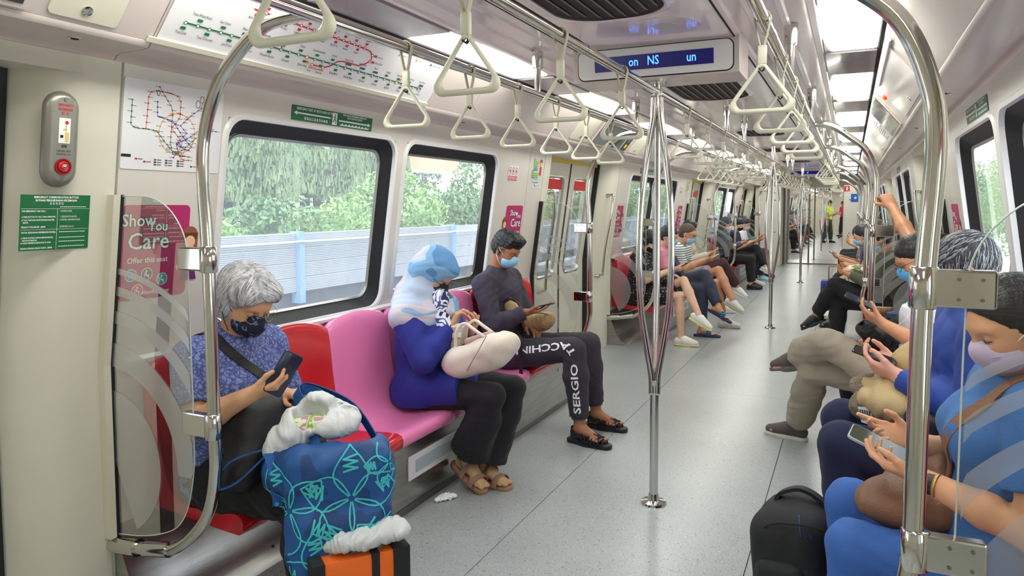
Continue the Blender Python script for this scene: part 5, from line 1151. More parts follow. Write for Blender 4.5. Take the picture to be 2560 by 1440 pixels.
            P = [e((-0.016, 0, 0.045), (0.106, 0.084, 0.090)), e((-0.030, 0, 0.010), (0.084, 0.081, 0.090), 0.02), e((-0.115, 0, 0.02), (0.035, 0.035, 0.04), 0.02), e((0.084, 0, -0.030), (0.066, 0.10, 0.098), 0.012, True), e((-0.02, 0, -0.12), (0.12, 0.12, 0.05), 0.01, True)]
        elif kind == 'buzz':
            P = [e((-0.014, 0, 0.038), (0.100, 0.080, 0.089)), e((-0.028, 0, 0.005), (0.080, 0.0775, 0.080), 0.02), e((0.082, 0, -0.030), (0.066, 0.10, 0.080), 0.01, True), e((0.01, 0.09, -0.04), (0.034, 0.03, 0.045), 0.01, True), e((0.01, -0.09, -0.04), (0.034, 0.03, 0.045), 0.01, True), e((-0.04, 0, -0.11), (0.10, 0.10, 0.05), 0.01, True)]
        return soft('hair', P, h, m, s.t, noise, s.org)
    def mask(s, m, h, loops=None, pleats=True, kind='surgical'):
        e = lambda c, r, k=0.02, sub=False, clip=None: EL(s.W(*c), [v*s.hs for v in r], s.R, k=k, sub=sub, clip=clip)
        P = [e((0.040, 0, -0.046), (0.064, 0.068, 0.060), clip=[(s.W(0.030, 0, 0), -s.R[0]), (s.W(0.09, 0, -0.008), s.R[2]-0.12*s.R[0]), (s.W(0, 0, -0.104), -s.R[2])]), e((0.088, 0, -0.032), (0.028, 0.026, 0.030), 0.025, clip=[(s.W(0.09, 0, -0.006), s.R[2]-0.12*s.R[0])])]
        if kind == 'cup': P = [e((0.045, 0, -0.048), (0.064, 0.066, 0.062), clip=[(s.W(0.030, 0, 0), -s.R[0]), (s.W(0.09, 0, -0.004), s.R[2]-0.25*s.R[0])]), e((0.085, 0, -0.040), (0.036, 0.028, 0.042), 0.03, clip=[(s.W(0.09, 0, -0.002), s.R[2]-0.25*s.R[0])])]
        o = soft('face_mask', P, h, m, s.t, (0.0012, 60, 3) if kind == 'cup' else None, s.org)
        lm = loops or m
        for q in (1, -1):
            a = MB(); off = np.array(s.org)
            for z0, z1 in ((-0.018, 0.022), (-0.090, -0.028)):
                a.tube([s.W(0.038, q*0.066, z0)-off, s.W(0.015, q*0.079, (z0+z1)/2)-off, s.W(-0.012, q*0.082, z1)-off], 0.0016, 5)
            b = mk('ear_loop', a, lm, s.t, smooth=True)
        if pleats:
            a = MB(); off = np.array(s.org)
            for z in (-0.040, -0.056, -0.072):
                pts = []
                for y in np.linspace(-0.056, 0.056, 13):
                    x = 0.040+0.0655*math.sqrt(max(0, 1-(y/0.069)**2-((z+0.046)/0.062)**2)); x = max(x, 0.0665+0.05*math.sqrt(max(0, 1-(y/0.028)**2))*(1 if abs(z+0.032) < 0.03 else 0.0)*0.93 if abs(y) < 0.026 else x)
                    pts.append(s.W(x, y, z)-off)
                a.tube(pts, 0.0011, 4)
            mk('pleat', a, m, o, smooth=True)
        return o
    def glasses(s, m, rim='round'):
        a = MB(); off = np.array(s.org)
        for q in (1, -1):
            pts = [s.W(0.108-0.010*abs(math.cos(t)), q*(0.034+0.025*math.cos(t)), 0.000+0.019*math.sin(t))-off for t in np.linspace(0, 2*PI, 21)[:-1]]; a.tube(pts, 0.0013, 5, closed=True)
            a.tube([s.W(0.098, q*0.059, 0.004)-off, s.W(0.088, q*0.074, 0.010)-off, s.W(-0.005, q*0.083, 0.010)-off], 0.0012, 5)
        a.tube([s.W(0.108, 0.010, 0.002)-off, s.W(0.110, 0, 0.006)-off, s.W(0.108, -0.010, 0.002)-off], 0.0013, 5)
        o = mk('glasses', a, m, s.t, smooth=True)
        for q in (1, -1):
            pts = [s.W(0.106-0.010*abs(math.cos(t)), q*(0.034+0.024*math.cos(t)), 0.018*math.sin(t))-off for t in np.linspace(0, 2*PI, 21)[:-1]]
            mk('lens', MB().add(pts, [tuple(range(20))]), G_part, o)
    def face(s, brow, lash=True):
        off = np.array(s.org)
        for q in (1, -1):
            mk('eyebrow', MB().tube([s.W(0.083, q*0.016, 0.021)-off, s.W(0.082, q*0.032, 0.027)-off, s.W(0.070, q*0.048, 0.021)-off], [0.0025, 0.0032, 0.0015], 6), brow, s.t, smooth=True)
            if lash: mk('eyelashes', MB().tube([s.W(0.084, q*0.019, -0.002)-off, s.W(0.0875, q*0.031, -0.005)-off, s.W(0.079, q*0.045, -0.002)-off], [0.0009, 0.0014, 0.0009], 5), mat('lash_dark', (34, 26, 24), 0.6), s.t, smooth=True)
def phone(label, c, L, N, rgb=(20, 22, 30), screen=(200, 210, 225), size=(0.155, 0.075, 0.009), case=None, emit=0.6, back_lens=False):
    """phone centred at c, long axis L, screen normal N"""
    L = norm(L); N = np.array(N, float); N = norm(N-L*(L@N)); S = np.cross(N, L); c = np.array(c, float)
    t = thing('smartphone', label, 'phone', None, tuple(c)); f = lambda x, y, z: tuple(L*x+S*y+N*z)
    a, b, d = size; rr_ = lambda k, r: rrect(a+k, b+k, r, 4)
    mk('case', MB().rings([[f(x, y, z) for x, y in rr_(k, 0.011)] for k, z in ((-0.003, -d/2), (0, -d/2+0.0015), (0, d/2-0.0015), (-0.003, d/2))]), mat('phone_%d_%d_%d' % rgb, rgb, 0.3, coat=0.3), t, smooth=True, autos=40)
    mk('screen', MB().rings([[f(x, y, z) for x, y in rr_(-0.007, 0.008)] for z in (d/2, d/2+0.0006)]), mat('phone_screen_%d_%d_%d' % screen, screen, 0.08, emit=(screen, emit)), t)
    if back_lens:
        g = mk('camera_bump', MB().rings([[f(x, y, z) for x, y in rrect(0.034, 0.034, 0.007, 4, a/2-0.028, b/2-0.026)] for z in (-d/2, -d/2-0.002)]), mat('phone_%d_%d_%d' % rgb, rgb, 0.3), t)
        for x, y in ((a/2-0.020, b/2-0.018), (a/2-0.020, b/2-0.034), (a/2-0.036, b/2-0.026)): mk('camera_lens', MB().disc(f(x, y, -d/2-0.002), -N, 0.006, 0.001, 12), M_blackp, g)
    return t
H_black = mat('hair_black', (30, 27, 28), 0.42, noise=0.3, nscale=70, bump=0.5, bscale=110, stretch=(1, 1, 0.15), detail=6)
H_grey = mat('hair_grey', (206, 206, 210), 0.42, rgb2=(132, 130, 138), nscale=55, bump=0.5, bscale=110, stretch=(1, 1, 0.12), detail=4)
H_salt = mat('hair_salt', (70, 70, 78), 0.5, rgb2=(38, 36, 42), nscale=40, bump=0.5, bscale=140, detail=6)
H_saltl = mat('hair_salt_light', (170, 172, 180), 0.45)
H_greyl = mat('hair_grey_light', (226, 226, 230), 0.4)
H_greyd = mat('hair_grey_dark', (120, 116, 128), 0.45)
H_blackl = mat('hair_black_light', (52, 48, 50), 0.35)
H_brown = mat('hair_brown', (74, 54, 44), 0.5, noise=0.2, nscale=60, bump=0.8, bscale=120, detail=6)
B_dark = mat('brow_dark', (40, 32, 30), 0.8); B_grey = mat('brow_grey', (120, 104, 96), 0.8)
M_mblue = mat('mask_blue', (150, 200, 232), 0.8, bump=0.1, bscale=400); M_mwhite = mat('mask_loop_white', (236, 238, 242), 0.8); M_mblack = mat('mask_black', (30, 30, 36), 0.85, bump=0.2, bscale=300)
S_fair = skin('fair', (226, 182, 156)); S_tan = skin('tan', (196, 140, 104)); S_brown = skin('brown', (160, 104, 74)); S_mid = skin('mid', (206, 156, 124)); S_dark = skin('dark', (150, 96, 66))
def drape(target, path, w_, t_, m, parent, org, lift=0.003, name='strap'):
    """strap laid on a cloth surface: path points in metres in the car are dropped on the nearest cloth"""
    tm = bmesh.new(); tm.from_mesh(target.data); bv = BVHTree.FromBMesh(tm); tm.free(); off = Vector(target.parent.location); o = Vector(org); P = []; N = []
    for q in sm(*path):
        h = bv.find_nearest(Vector(q)-off); P.append(np.array(h[0]+h[1]*lift+off-o)); N.append(np.array(h[1]))
    for _ in range(3):
        P = [P[0]]+[(P[i-1]+2*P[i]+P[i+1])/4+N[i]*0.0006 for i in range(1, len(P)-1)]+[P[-1]]
        N = [N[0]]+[norm(N[i-1]+N[i]+N[i+1]) for i in range(1, len(N)-1)]+[N[-1]]
    rs = []
    for i in range(len(P)):
        t = P[min(i+1, len(P)-1)]-P[max(i-1, 0)]; s_ = norm(np.cross(t, N[i])); n = norm(np.cross(s_, t)); rs.append([P[i]-s_*w_/2-n*t_, P[i]+s_*w_/2-n*t_, P[i]+s_*w_/2+n*t_, P[i]-s_*w_/2+n*t_])
    return mk(name, MB().rings(rs), m, parent)
def strands(p, hair, n, flow, m, length=0.07, seed=0, w_=0.0011, lift=0.0015, name='hair_strands', zmin=None):
    """fine locks combed over the hair surface along flow(point in head frame) -> direction in head frame"""
    rg = np.random.RandomState(seed); tm = bmesh.new(); tm.from_mesh(hair.data); bv = BVHTree.FromBMesh(tm); tm.free(); off = np.array(p.org); H = p.J['head']-off
    nv = len(hair.data.vertices); co = np.zeros(nv*3, np.float32); hair.data.vertices.foreach_get('co', co); co = co.reshape(-1, 3); V = []; F = []
    for i in rg.randint(0, nv, n):
        q = Vector(co[i]); prev = None; pts = []; L = length*rg.uniform(.6, 1.2); jit = rg.normal(size=3)*0.12
        for k in range(7):
            h = bv.find_nearest(q)
            if h[0] is None: break
            nrm = h[1]; loc = p.R@(np.array(h[0])-H); fl = p.R.T@(np.array(flow(loc))+jit); t = fl-np.array(nrm)*(fl@np.array(nrm)); tl = np.linalg.norm(t)
            if tl < 1e-3: break
            t = t/tl; pts.append((np.array(h[0])+np.array(nrm)*lift*(0.3+k/6.0), np.cross(t, np.array(nrm)))); q = Vector(np.array(h[0])+t*L/6)
        if len(pts) < 4: continue
        b0 = len(V); K = len(pts)
        for k, (c_, s_) in enumerate(pts): ww = w_*(1-0.8*(k/(K-1))**2); V += [c_-s_*ww, c_+s_*ww]
        F += [(b0+2*k, b0+2*k+1, b0+2*k+3, b0+2*k+2) for k in range(K-1)]
    mb = MB(); mb.v = [tuple(v) for v in V]; mb.f = F; mb.m = [0]*len(F); o = mk(name, mb, m, p.t, recalc=False, smooth=True); o['kind'] = 'stuff'; return o
# ------------------------------------------------------------------ fabrics with patterns
def node_mat(name, rough=0.85):
    m = bpy.data.materials.new(name); m.use_nodes = True; MATS[name] = m; nt = m.node_tree; b = nt.nodes['Principled BSDF']; b.inputs['Roughness'].default_value = rough
    t = nt.nodes.new('ShaderNodeTexCoord'); return m, nt, b, t.outputs['Object']
def dots_mat(name, base, dot, scale, r):
    m, nt, b, co = node_mat(name); v = nt.nodes.new('ShaderNodeTexVoronoi'); v.inputs['Scale'].default_value = scale; v.inputs['Randomness'].default_value = 0.35; nt.links.new(co, v.inputs[0])
    l = nt.nodes.new('ShaderNodeMath'); l.operation = 'LESS_THAN'; l.inputs[1].default_value = r; nt.links.new(v.outputs['Distance'], l.inputs[0])
    x = nt.nodes.new('ShaderNodeMix'); x.data_type = 'RGBA'; x.inputs[6].default_value = (*s2l(base), 1); x.inputs[7].default_value = (*s2l(dot), 1); nt.links.new(l.outputs[0], x.inputs[0]); nt.links.new(x.outputs[2], b.inputs['Base Color']); return m
def stripe_mat(name, a, c, scale, frac=0.5, rotv=(0, 0, 0)):
    m, nt, b, co = node_mat(name); mp = nt.nodes.new('ShaderNodeMapping'); mp.inputs['Rotation'].default_value = rotv; nt.links.new(co, mp.inputs[0]); w_ = nt.nodes.new('ShaderNodeTexWave'); w_.bands_direction = 'Z'; w_.inputs['Scale'].default_value = scale; w_.inputs['Distortion'].default_value = 0.6; w_.inputs['Detail Scale'].default_value = 0.5; nt.links.new(mp.outputs[0], w_.inputs[0])
    l = nt.nodes.new('ShaderNodeMath'); l.operation = 'LESS_THAN'; l.inputs[1].default_value = frac; nt.links.new(w_.outputs['Fac'], l.inputs[0])
    x = nt.nodes.new('ShaderNodeMix'); x.data_type = 'RGBA'; x.inputs[6].default_value = (*s2l(a), 1); x.inputs[7].default_value = (*s2l(c), 1); nt.links.new(l.outputs[0], x.inputs[0]); nt.links.new(x.outputs[2], b.inputs['Base Color']); return m
def patch_mat(name, cols, scale, pos, rough=0.8, dist=0.0, stretch=(1, 1, 1), vor=False, seedoff=(0, 0, 0)):
    """hard-edged colour patches from noise"""
    m, nt, b, co = node_mat(name, rough); mp = nt.nodes.new('ShaderNodeMapping'); mp.inputs['Scale'].default_value = stretch; mp.inputs['Location'].default_value = seedoff; nt.links.new(co, mp.inputs[0])
    n = nt.nodes.new('ShaderNodeTexNoise'); n.inputs['Scale'].default_value = scale; n.inputs['Detail'].default_value = 1.5; n.inputs['Distortion'].default_value = dist; nt.links.new(mp.outputs[0], n.inputs[0])
    r = nt.nodes.new('ShaderNodeValToRGB'); r.color_ramp.interpolation = 'CONSTANT' if not vor else 'LINEAR'
    while len(r.color_ramp.elements) < len(cols): r.color_ramp.elements.new(0.5)
    for e, c, p in zip(r.color_ramp.elements, cols, pos): e.position = p; e.color = (*s2l(c), 1)
    nt.links.new(n.outputs['Fac'], r.inputs[0]); nt.links.new(r.outputs[0], b.inputs['Base Color']); return m
def lace_mat():
    m, nt, b, co = node_mat('lace_blue'); v = nt.nodes.new('ShaderNodeTexVoronoi'); v.feature = 'DISTANCE_TO_EDGE'; v.inputs['Scale'].default_value = 55
    n = nt.nodes.new('ShaderNodeTexNoise'); n.inputs['Scale'].default_value = 30; nt.links.new(co, n.inputs[0]); a = nt.nodes.new('ShaderNodeMix'); a.data_type = 'VECTOR'; a.inputs[0].default_value = 0.05; nt.links.new(co, a.inputs[4]); nt.links.new(n.outputs['Color'], a.inputs[5]); nt.links.new(a.outputs[1], v.inputs[0])
    r = nt.nodes.new('ShaderNodeValToRGB'); r.color_ramp.elements[0].color = (*s2l((58, 66, 120)), 1); r.color_ramp.elements[1].color = (*s2l((122, 136, 196)), 1); r.color_ramp.elements[1].position = 0.22; nt.links.new(v.outputs['Distance'], r.inputs[0]); nt.links.new(r.outputs[0], b.inputs['Base Color'])
    bp = nt.nodes.new('ShaderNodeBump'); bp.inputs['Strength'].default_value = 0.6; bp.inputs['Distance'].default_value = 0.004; nt.links.new(v.outputs['Distance'], bp.inputs['Height']); nt.links.new(bp.outputs[0], b.inputs['Normal']); return m
M_lace = lace_mat()
M_hijab = patch_mat('hijab_scarf', [(84, 132, 182), (122, 168, 208), (184, 196, 218), (206, 196, 204), (140, 172, 212)], 3.6, [0.0, 0.40, 0.47, 0.54, 0.62], 0.7, 0.4)
M_hijab2 = patch_mat('hijab_tail', [(20, 36, 96), (236, 236, 244), (60, 84, 150), (240, 240, 246)], 14, [0.0, 0.46, 0.55, 0.62], 0.7, 1.0)
M_navymask = patch_mat('mask_leaf_print', [(26, 30, 58), (26, 30, 58), (120, 128, 160)], 38, [0.0, 0.4, 0.56], 0.85, 1.6)
T_black = cloth('black', (20, 19, 24)); T_black2 = cloth('soft_black', (24, 21, 27)); T_dress = cloth('royal_blue', (26, 38, 138), rough=0.7); T_navy = cloth('navy', (26, 34, 68)); T_navysh = cloth('blue_shirt', (20, 62, 150), rough=0.6); T_aubergine = cloth('dark_plum', (54, 48, 64))
T_joggers = cloth('charcoal_joggers', (50, 46, 56)); T_blue = cloth('cornflower', (62, 114, 182), rough=0.7); T_blue2 = cloth('cornflower_trousers', (48, 98, 178), rough=0.7); T_white = cloth('white_polo', (226, 230, 240)); T_khaki = cloth('khaki', (160, 150, 132)); T_stripe = stripe_mat('striped_shirt', (236, 240, 236), (96, 130, 128), 11.0, 0.42); T_pink = cloth('pink_shirt', (236, 150, 170)); T_dots = dots_mat('dotted_dress', (26, 24, 26), (226, 222, 214), 34, 0.20)
T_denim = cloth('dark_denim', (52, 58, 78)); T_shorts = cloth('grey_shorts', (176, 168, 174)); T_beige = cloth('beige_sleeve', (196, 186, 168)); T_maroon = cloth('maroon', (70, 40, 44)); T_greyt = cloth('grey_tshirt', (92, 98, 112)); T_yellow = cloth('hi_vis_yellow', (214, 236, 30)); T_green = cloth('dark_green', (54, 70, 60)); T_redsh = cloth('red_shirt', (200, 40, 60)); T_teal = cloth('teal_pattern', (90, 120, 130))
def J(**k): return k
TEX = lambda f: f
# ---------- 1 grey-haired woman, first left seat
def aunt():
    sp = dict(j=J(pelvis=(-1.25, 1.98, .50), neck=(-1.21, 1.98, 1.01), head=(-1.135, 1.965, 1.155), shL=(-1.22, 2.155, .955), shR=(-1.245, 1.815, .955), elL=(-1.14, 2.20, .70), elR=(-1.165, 1.75, .755), wrL=(-1.02, 2.03, .805), wrR=(-.955, 1.80, .868),
        hipL=(-1.16, 2.08, .50), hipR=(-1.16, 1.88, .50), knL=(-.78, 2.10, .505), knR=(-.80, 1.88, .50), anL=(-.76, 2.12, .09), anR=(-.79, 1.87, .09)), face=(.80, -.14, -.46), fem=True, build=1.04, hs=1.02, longtrs=True, toeL=(1, 0, 0), toeR=(1, -.1, 0),
        handR=((.80, .52, .22), (-.45, .42, .78), dict(curl=34, thumb=(40, 25), sc=.95)), handL=((.75, -.15, .18), (.1, .1, -1), dict(curl=42, thumb=(30, 20), sc=.92)))
    p = Person('grey-haired woman in lilac lace blouse and leaf-print mask looking at her phone', 'passengers on the first left bench', sp, skin('aunt', (212, 160, 124)), 0.0045)
    bl = p.top(M_lace, .006, sleeve=.72, grow=.017, noise=(.005, 26, 11), name='blouse', hem=-.05)
    p.bottoms(T_black, .008, length=1.95, grow=.020, noise=(.008, 20, 12))
    hr = p.hair(H_grey, .0045, 'bob', (.0025, 45, 2)); fl = lambda q: ((.9 if q[0] > .02 else -.2), (1.0 if q[1] > -.02 else -1.0)*(1.2 if q[2] > .06 else .25), -1.2 if q[2] < .09 else -.2); strands(p, hr, 700, fl, H_greyl, .075, 1, .0012); strands(p, hr, 260, fl, H_greyd, .07, 2, .0010); p.mask(M_navymask, .004, M_mblack, pleats=False, kind='cup'); p.glasses(mat('glasses_gold', (190, 160, 110), .3, .9)); p.face(B_grey)
    shoe(p.t, (-.76, 2.12, .085), (1, 0, 0), .25, M_blackp, M_blackp, .008, p.org); shoe(p.t, (-.79, 1.87, .085), (1, -.1, 0), .25, M_blackp, M_blackp, .008, p.org)
    a = MB(); off = np.array(p.org); a.tube([np.array(q)-off for q in ((-1.13, 1.90, 1.0), (-1.105, 1.96, .965), (-1.12, 2.05, .99))], .0012, 5); mk('necklace', a, mat('glasses_gold', (190, 160, 110), .3, .9), p.t)
    # black crossbody bag on the lap
    t = thing('crossbody_bag', 'large black crossbody bag on the grey-haired woman\'s lap', 'bag', None, (-1.02, 1.93, .62)); o = (-1.02, 1.93, .62)
    soft('body', [BX((-1.02, 1.94, .70), (.085, .155, .125), basis((1, -.1, .45)), .07, .03), C((-1.0, 1.80, .60), (-.98, 2.10, .60), .07, .07, k=.05)], .008, mat('bag_black', (24, 24, 28), .55, bump=.2, bscale=200), t, (.008, 16, 4), o)
    drape(bl, ((-1.30, 1.87, 1.05), (-1.22, 1.87, 1.06), (-1.14, 1.87, 1.02), (-1.08, 1.91, .95), (-1.06, 1.97, .88), (-1.05, 2.04, .80), (-1.05, 2.09, .74)), .036, .002, M_blackp, t, o)
    phone('dark blue phone in the grey-haired woman\'s right hand', (-.868, 1.862, .935), (.30, .45, .84), (-.82, .40, .10), (28, 32, 62), (120, 130, 150), case=True, emit=.3, back_lens=True)
aunt()
def flower(mb, f, cx, cy, s_, rt=0.0, np_=5):
    for k in range(np_):
        a = rt+2*PI*k/np_; d = (math.cos(a), math.sin(a)); n = (-d[1], d[0])
        for w_ in (0.34, 0.12):
            pts = [(cx+s_*(d[0]*u+n[0]*w_*math.sin(PI*u)*e), cy+s_*(d[1]*u+n[1]*w_*math.sin(PI*u)*e)) for e in (1,) for u in np.linspace(.05, 1, 10)]
            pts += [(cx+s_*(d[0]*u-n[0]*w_*math.sin(PI*u)), cy+s_*(d[1]*u-n[1]*w_*math.sin(PI*u))) for u in np.linspace(1, .05, 10)]
            if w_ > .2: f(mb, pts, .0052)
        zz = [(cx+s_*(d[0]*(.55+.06*j)+n[0]*.14*(1 if j % 2 else -1)), cy+s_*(d[1]*(.55+.06*j)+n[1]*.14*(1 if j % 2 else -1))) for j in range(6)]; f(mb, zz, .0065)
def tote():
    o = (-.62, 1.86, .45); t = thing('floral_tote_bag', 'blue tote bag printed with turquoise flowers, held by the grey-haired woman', 'bag', None, o)
    # open-topped cloth sack: outer minus inner
    mt = patch_mat('tote_blue', [(16, 78, 144), (12, 60, 118)], 9, [0.0, .55], .55, .6)
    F = norm((.62, -.78, 0)); Rm = basis(F)
    P = [C((-.78, 1.86, .62), (-.62, 1.93, .60), .125, .12, k=.06, lat=Rm[1], q=1.1), BX((-.63, 1.85, .58), (.10, .165, .16), Rm, .06, .05), BX((-.585, 1.80, .44), (.065, .13, .10), Rm, .05, .05), C((-.66, 1.72, .40), (-.62, 1.66, .33), .06, .012, k=.06)]
    P += [C((-.80, 1.87, .82), (-.74, 1.90, .66), .10, .10, k=.02, sub=True), BX((-.67, 1.90, .76), (.075, .125, .10), Rm, .05, .02, sub=True)]
    body = soft('sack', P, .0055, mt, t, (.009, 15, 8), o)
    dg = bpy.context.evaluated_depsgraph_get(); bm = bmesh.new(); bm.from_mesh(body.data); bv = BVHTree.FromBMesh(bm); bm.free()
    off = np.array(o); cen = np.array((-.63, 1.85, .55))
    def f(mb, pts, w_):
        for a, b in zip(pts[:-1], pts[1:]):
            n_ = 3; q = []
            for k in range(n_+1):
                u = a[0]+(b[0]-a[0])*k/n_; v = a[1]+(b[1]-a[1])*k/n_
                base = cen-off+Rm[1]*(-u)+np.array([0, 0, 1])*v+F*.4; hit = bv.ray_cast(Vector(base), Vector(-F))
                if hit[0] is None or (hit[0]-Vector(base)).length > .62: q = []; break
                q.append((np.array(hit[0])+np.array(hit[1])*.0016, np.array(hit[1])))
            if len(q) < 2: continue
            for (p0, n0), (p1, n1) in zip(q[:-1], q[1:]):
                d = p1-p0; s_ = np.cross(d, n0); L_ = np.linalg.norm(s_)
                if L_ < 1e-9 or np.linalg.norm(d) > .09: continue
                s_ = s_/L_*w_/2; e = d/np.linalg.norm(d)*w_*.25; mb.add([p0-s_-e, p0+s_-e, p1+s_+e, p1-s_+e], [(0, 1, 2, 3)])
    mb = MB()
    for cx, cy, s_, r_ in ((-.04, .03, .16, .3), (.15, .0, .14, 1.1), (-.14, -.13, .12, .8), (.05, -.19, .14, .1), (-.16, .13, .08, 0), (-.06, -.30, .10, .5), (.12, -.30, .09, 0)): flower(mb, f, cx, cy, s_, r_)
    mk('flower_print', mb, mat('turquoise_print', (64, 190, 200), .6), body, recalc=False)
    for k_, path, sd in (('handle', ((-.70, 1.96, .77), (-.80, 1.97, .84), (-.90, 2.0, .845), (-.90, 1.96, .84), (-.74, 1.85, .77), (-.63, 1.76, .70)), (0.3, .5, .8)), ('handle', ((-.56, 1.99, .68), (-.70, 2.02, .80), (-.88, 2.02, .85), (-.93, 2.0, .845)), (.5, -.3, .7))):
        a = MB().ribbon([np.array(q)-off for q in sm(*path)], sd, .040, .004); mk(k_, a, mt, t, smooth=False)
    a = MB().ribbon([np.array(q)-off for q in sm((-.86, 1.80, .70), (-.97, 1.72, .66), (-1.0, 1.68, .58), (-.93, 1.70, .60), (-.86, 1.76, .68))], (.6, -.6, .2), .03, .004); mk('handle', a, mt, t)
    a = MB().ribbon([np.array(q)-off for q in ((-.83, 1.745, .70), (-.79, 1.735, .63), (-.78, 1.73, .54))], (.6, .5, 0), .030, .003); mk('closing_tab', a, mat('tab_blue', (20, 84, 160), .6), t)
    for q in ((-.775, 1.722, .55), (-.60, 1.68, .335)): mk('snap_button', MB().disc(np.array(q)-off, -F*-1, .007, .004, 12), mat('snap_blue', (60, 150, 210), .4), t)
    o2 = (-.76, 1.90, .74); t2 = thing('plastic_bag', 'white plastic carrier bag with vegetables spilling from the floral tote', 'bag', None, o2); mw = mat('thin_white_plastic', (236, 238, 240), .35, trans=.25, bump=.6, bscale=22)
    soft('film', [EL((-.80, 1.83, .745), (.085, .05, .085), basis(F), k=.03), EL((-.84, 1.80, .70), (.05, .045, .07), k=.03), EL((-.70, 1.90, .78), (.10, .10, .05), k=.03), EL((-.76, 1.90, .82), (.075, .06, .05), basis((1, 0, .6)), k=.02), EL((-.74, 1.84, .81), (.06, .05, .05), k=.02, sub=True)], .005, mw, t2, (.008, 34, 3), o2)
    soft('vegetables', [EL((-.74, 1.85, .78), (.045, .04, .03)), EL((-.70, 1.86, .785), (.03, .03, .03)), EL((-.78, 1.82, .775), (.03, .025, .025))], .006, patch_mat('greens', [(150, 190, 80), (232, 232, 196), (190, 150, 170)], 25, [0, .45, .6], .6, 1), t2, (.006, 60, 5), o2)
    a = MB(); off = np.array(o2)
    for k in range(5): a.tube([np.array(q)-off for q in sm((-.80+.03*k, 1.90, .81), (-.79+.03*k, 1.935, .855-.006*k), (-.76+.03*k, 1.96, .85-.008*k), (-.72+.02*k, 1.98, .79))], .004, 6)
    mk('tray_rim', a, mat('tray_white', (236, 238, 238), .4), t2, smooth=True)
    # orange cooler bag on the floor and the crumpled plastic on it
    o3 = (-.55, 1.82, 0); t3 = thing('cooler_bag', 'orange and black cooler bag on the floor under the floral tote', 'bag', None, o3); om = mat('orange_fabric', (236, 106, 20), .6, bump=.15, bscale=120); bk = mat('black_webbing', (28, 28, 32), .7)
    R3 = basis((.80, -.60, 0)); hx, hy = .10, .15; cc = np.array((0, 0, .21)); f3 = lambda x, y, z: R3[0]*x+R3[1]*y+np.array((0, 0, z))
    mk('body', MB().rings([[f3(x, y, z) for x, y in rrect(2*hx-k, 2*hy-k, .02, 3)] for k, z in ((.01, .0), (0, .01), (0, .405), (.012, .42))]), om, t3, smooth=True, autos=50)
    for y0, y1 in ((-hy-.004, -hy+.035), (.03, .055), (hy-.05, hy+.004)): mk('webbing', MB().hexa([f3(-hx-.003, y0, .0), f3(hx+.003, y0, .0), f3(hx+.003, y1, .0), f3(-hx-.003, y1, .0), f3(-hx-.003, y0, .425), f3(hx+.003, y0, .425), f3(hx+.003, y1, .425), f3(-hx-.003, y1, .425)]), bk, t3)
    o4 = (-.50, 1.82, .44); t4 = thing('crumpled_plastic_bag', 'crumpled translucent plastic bag lying on the orange cooler bag', 'bag', None, o4)
    soft('film', [EL((-.50, 1.80, .455), (.09, .06, .035), basis((.6, .8, 0)), k=.03), EL((-.445, 1.87, .47), (.06, .05, .04), k=.03), EL((-.56, 1.75, .445), (.05, .04, .03), k=.02)], .0055, mw, t4, (.014, 40, 9), o4)
tote()
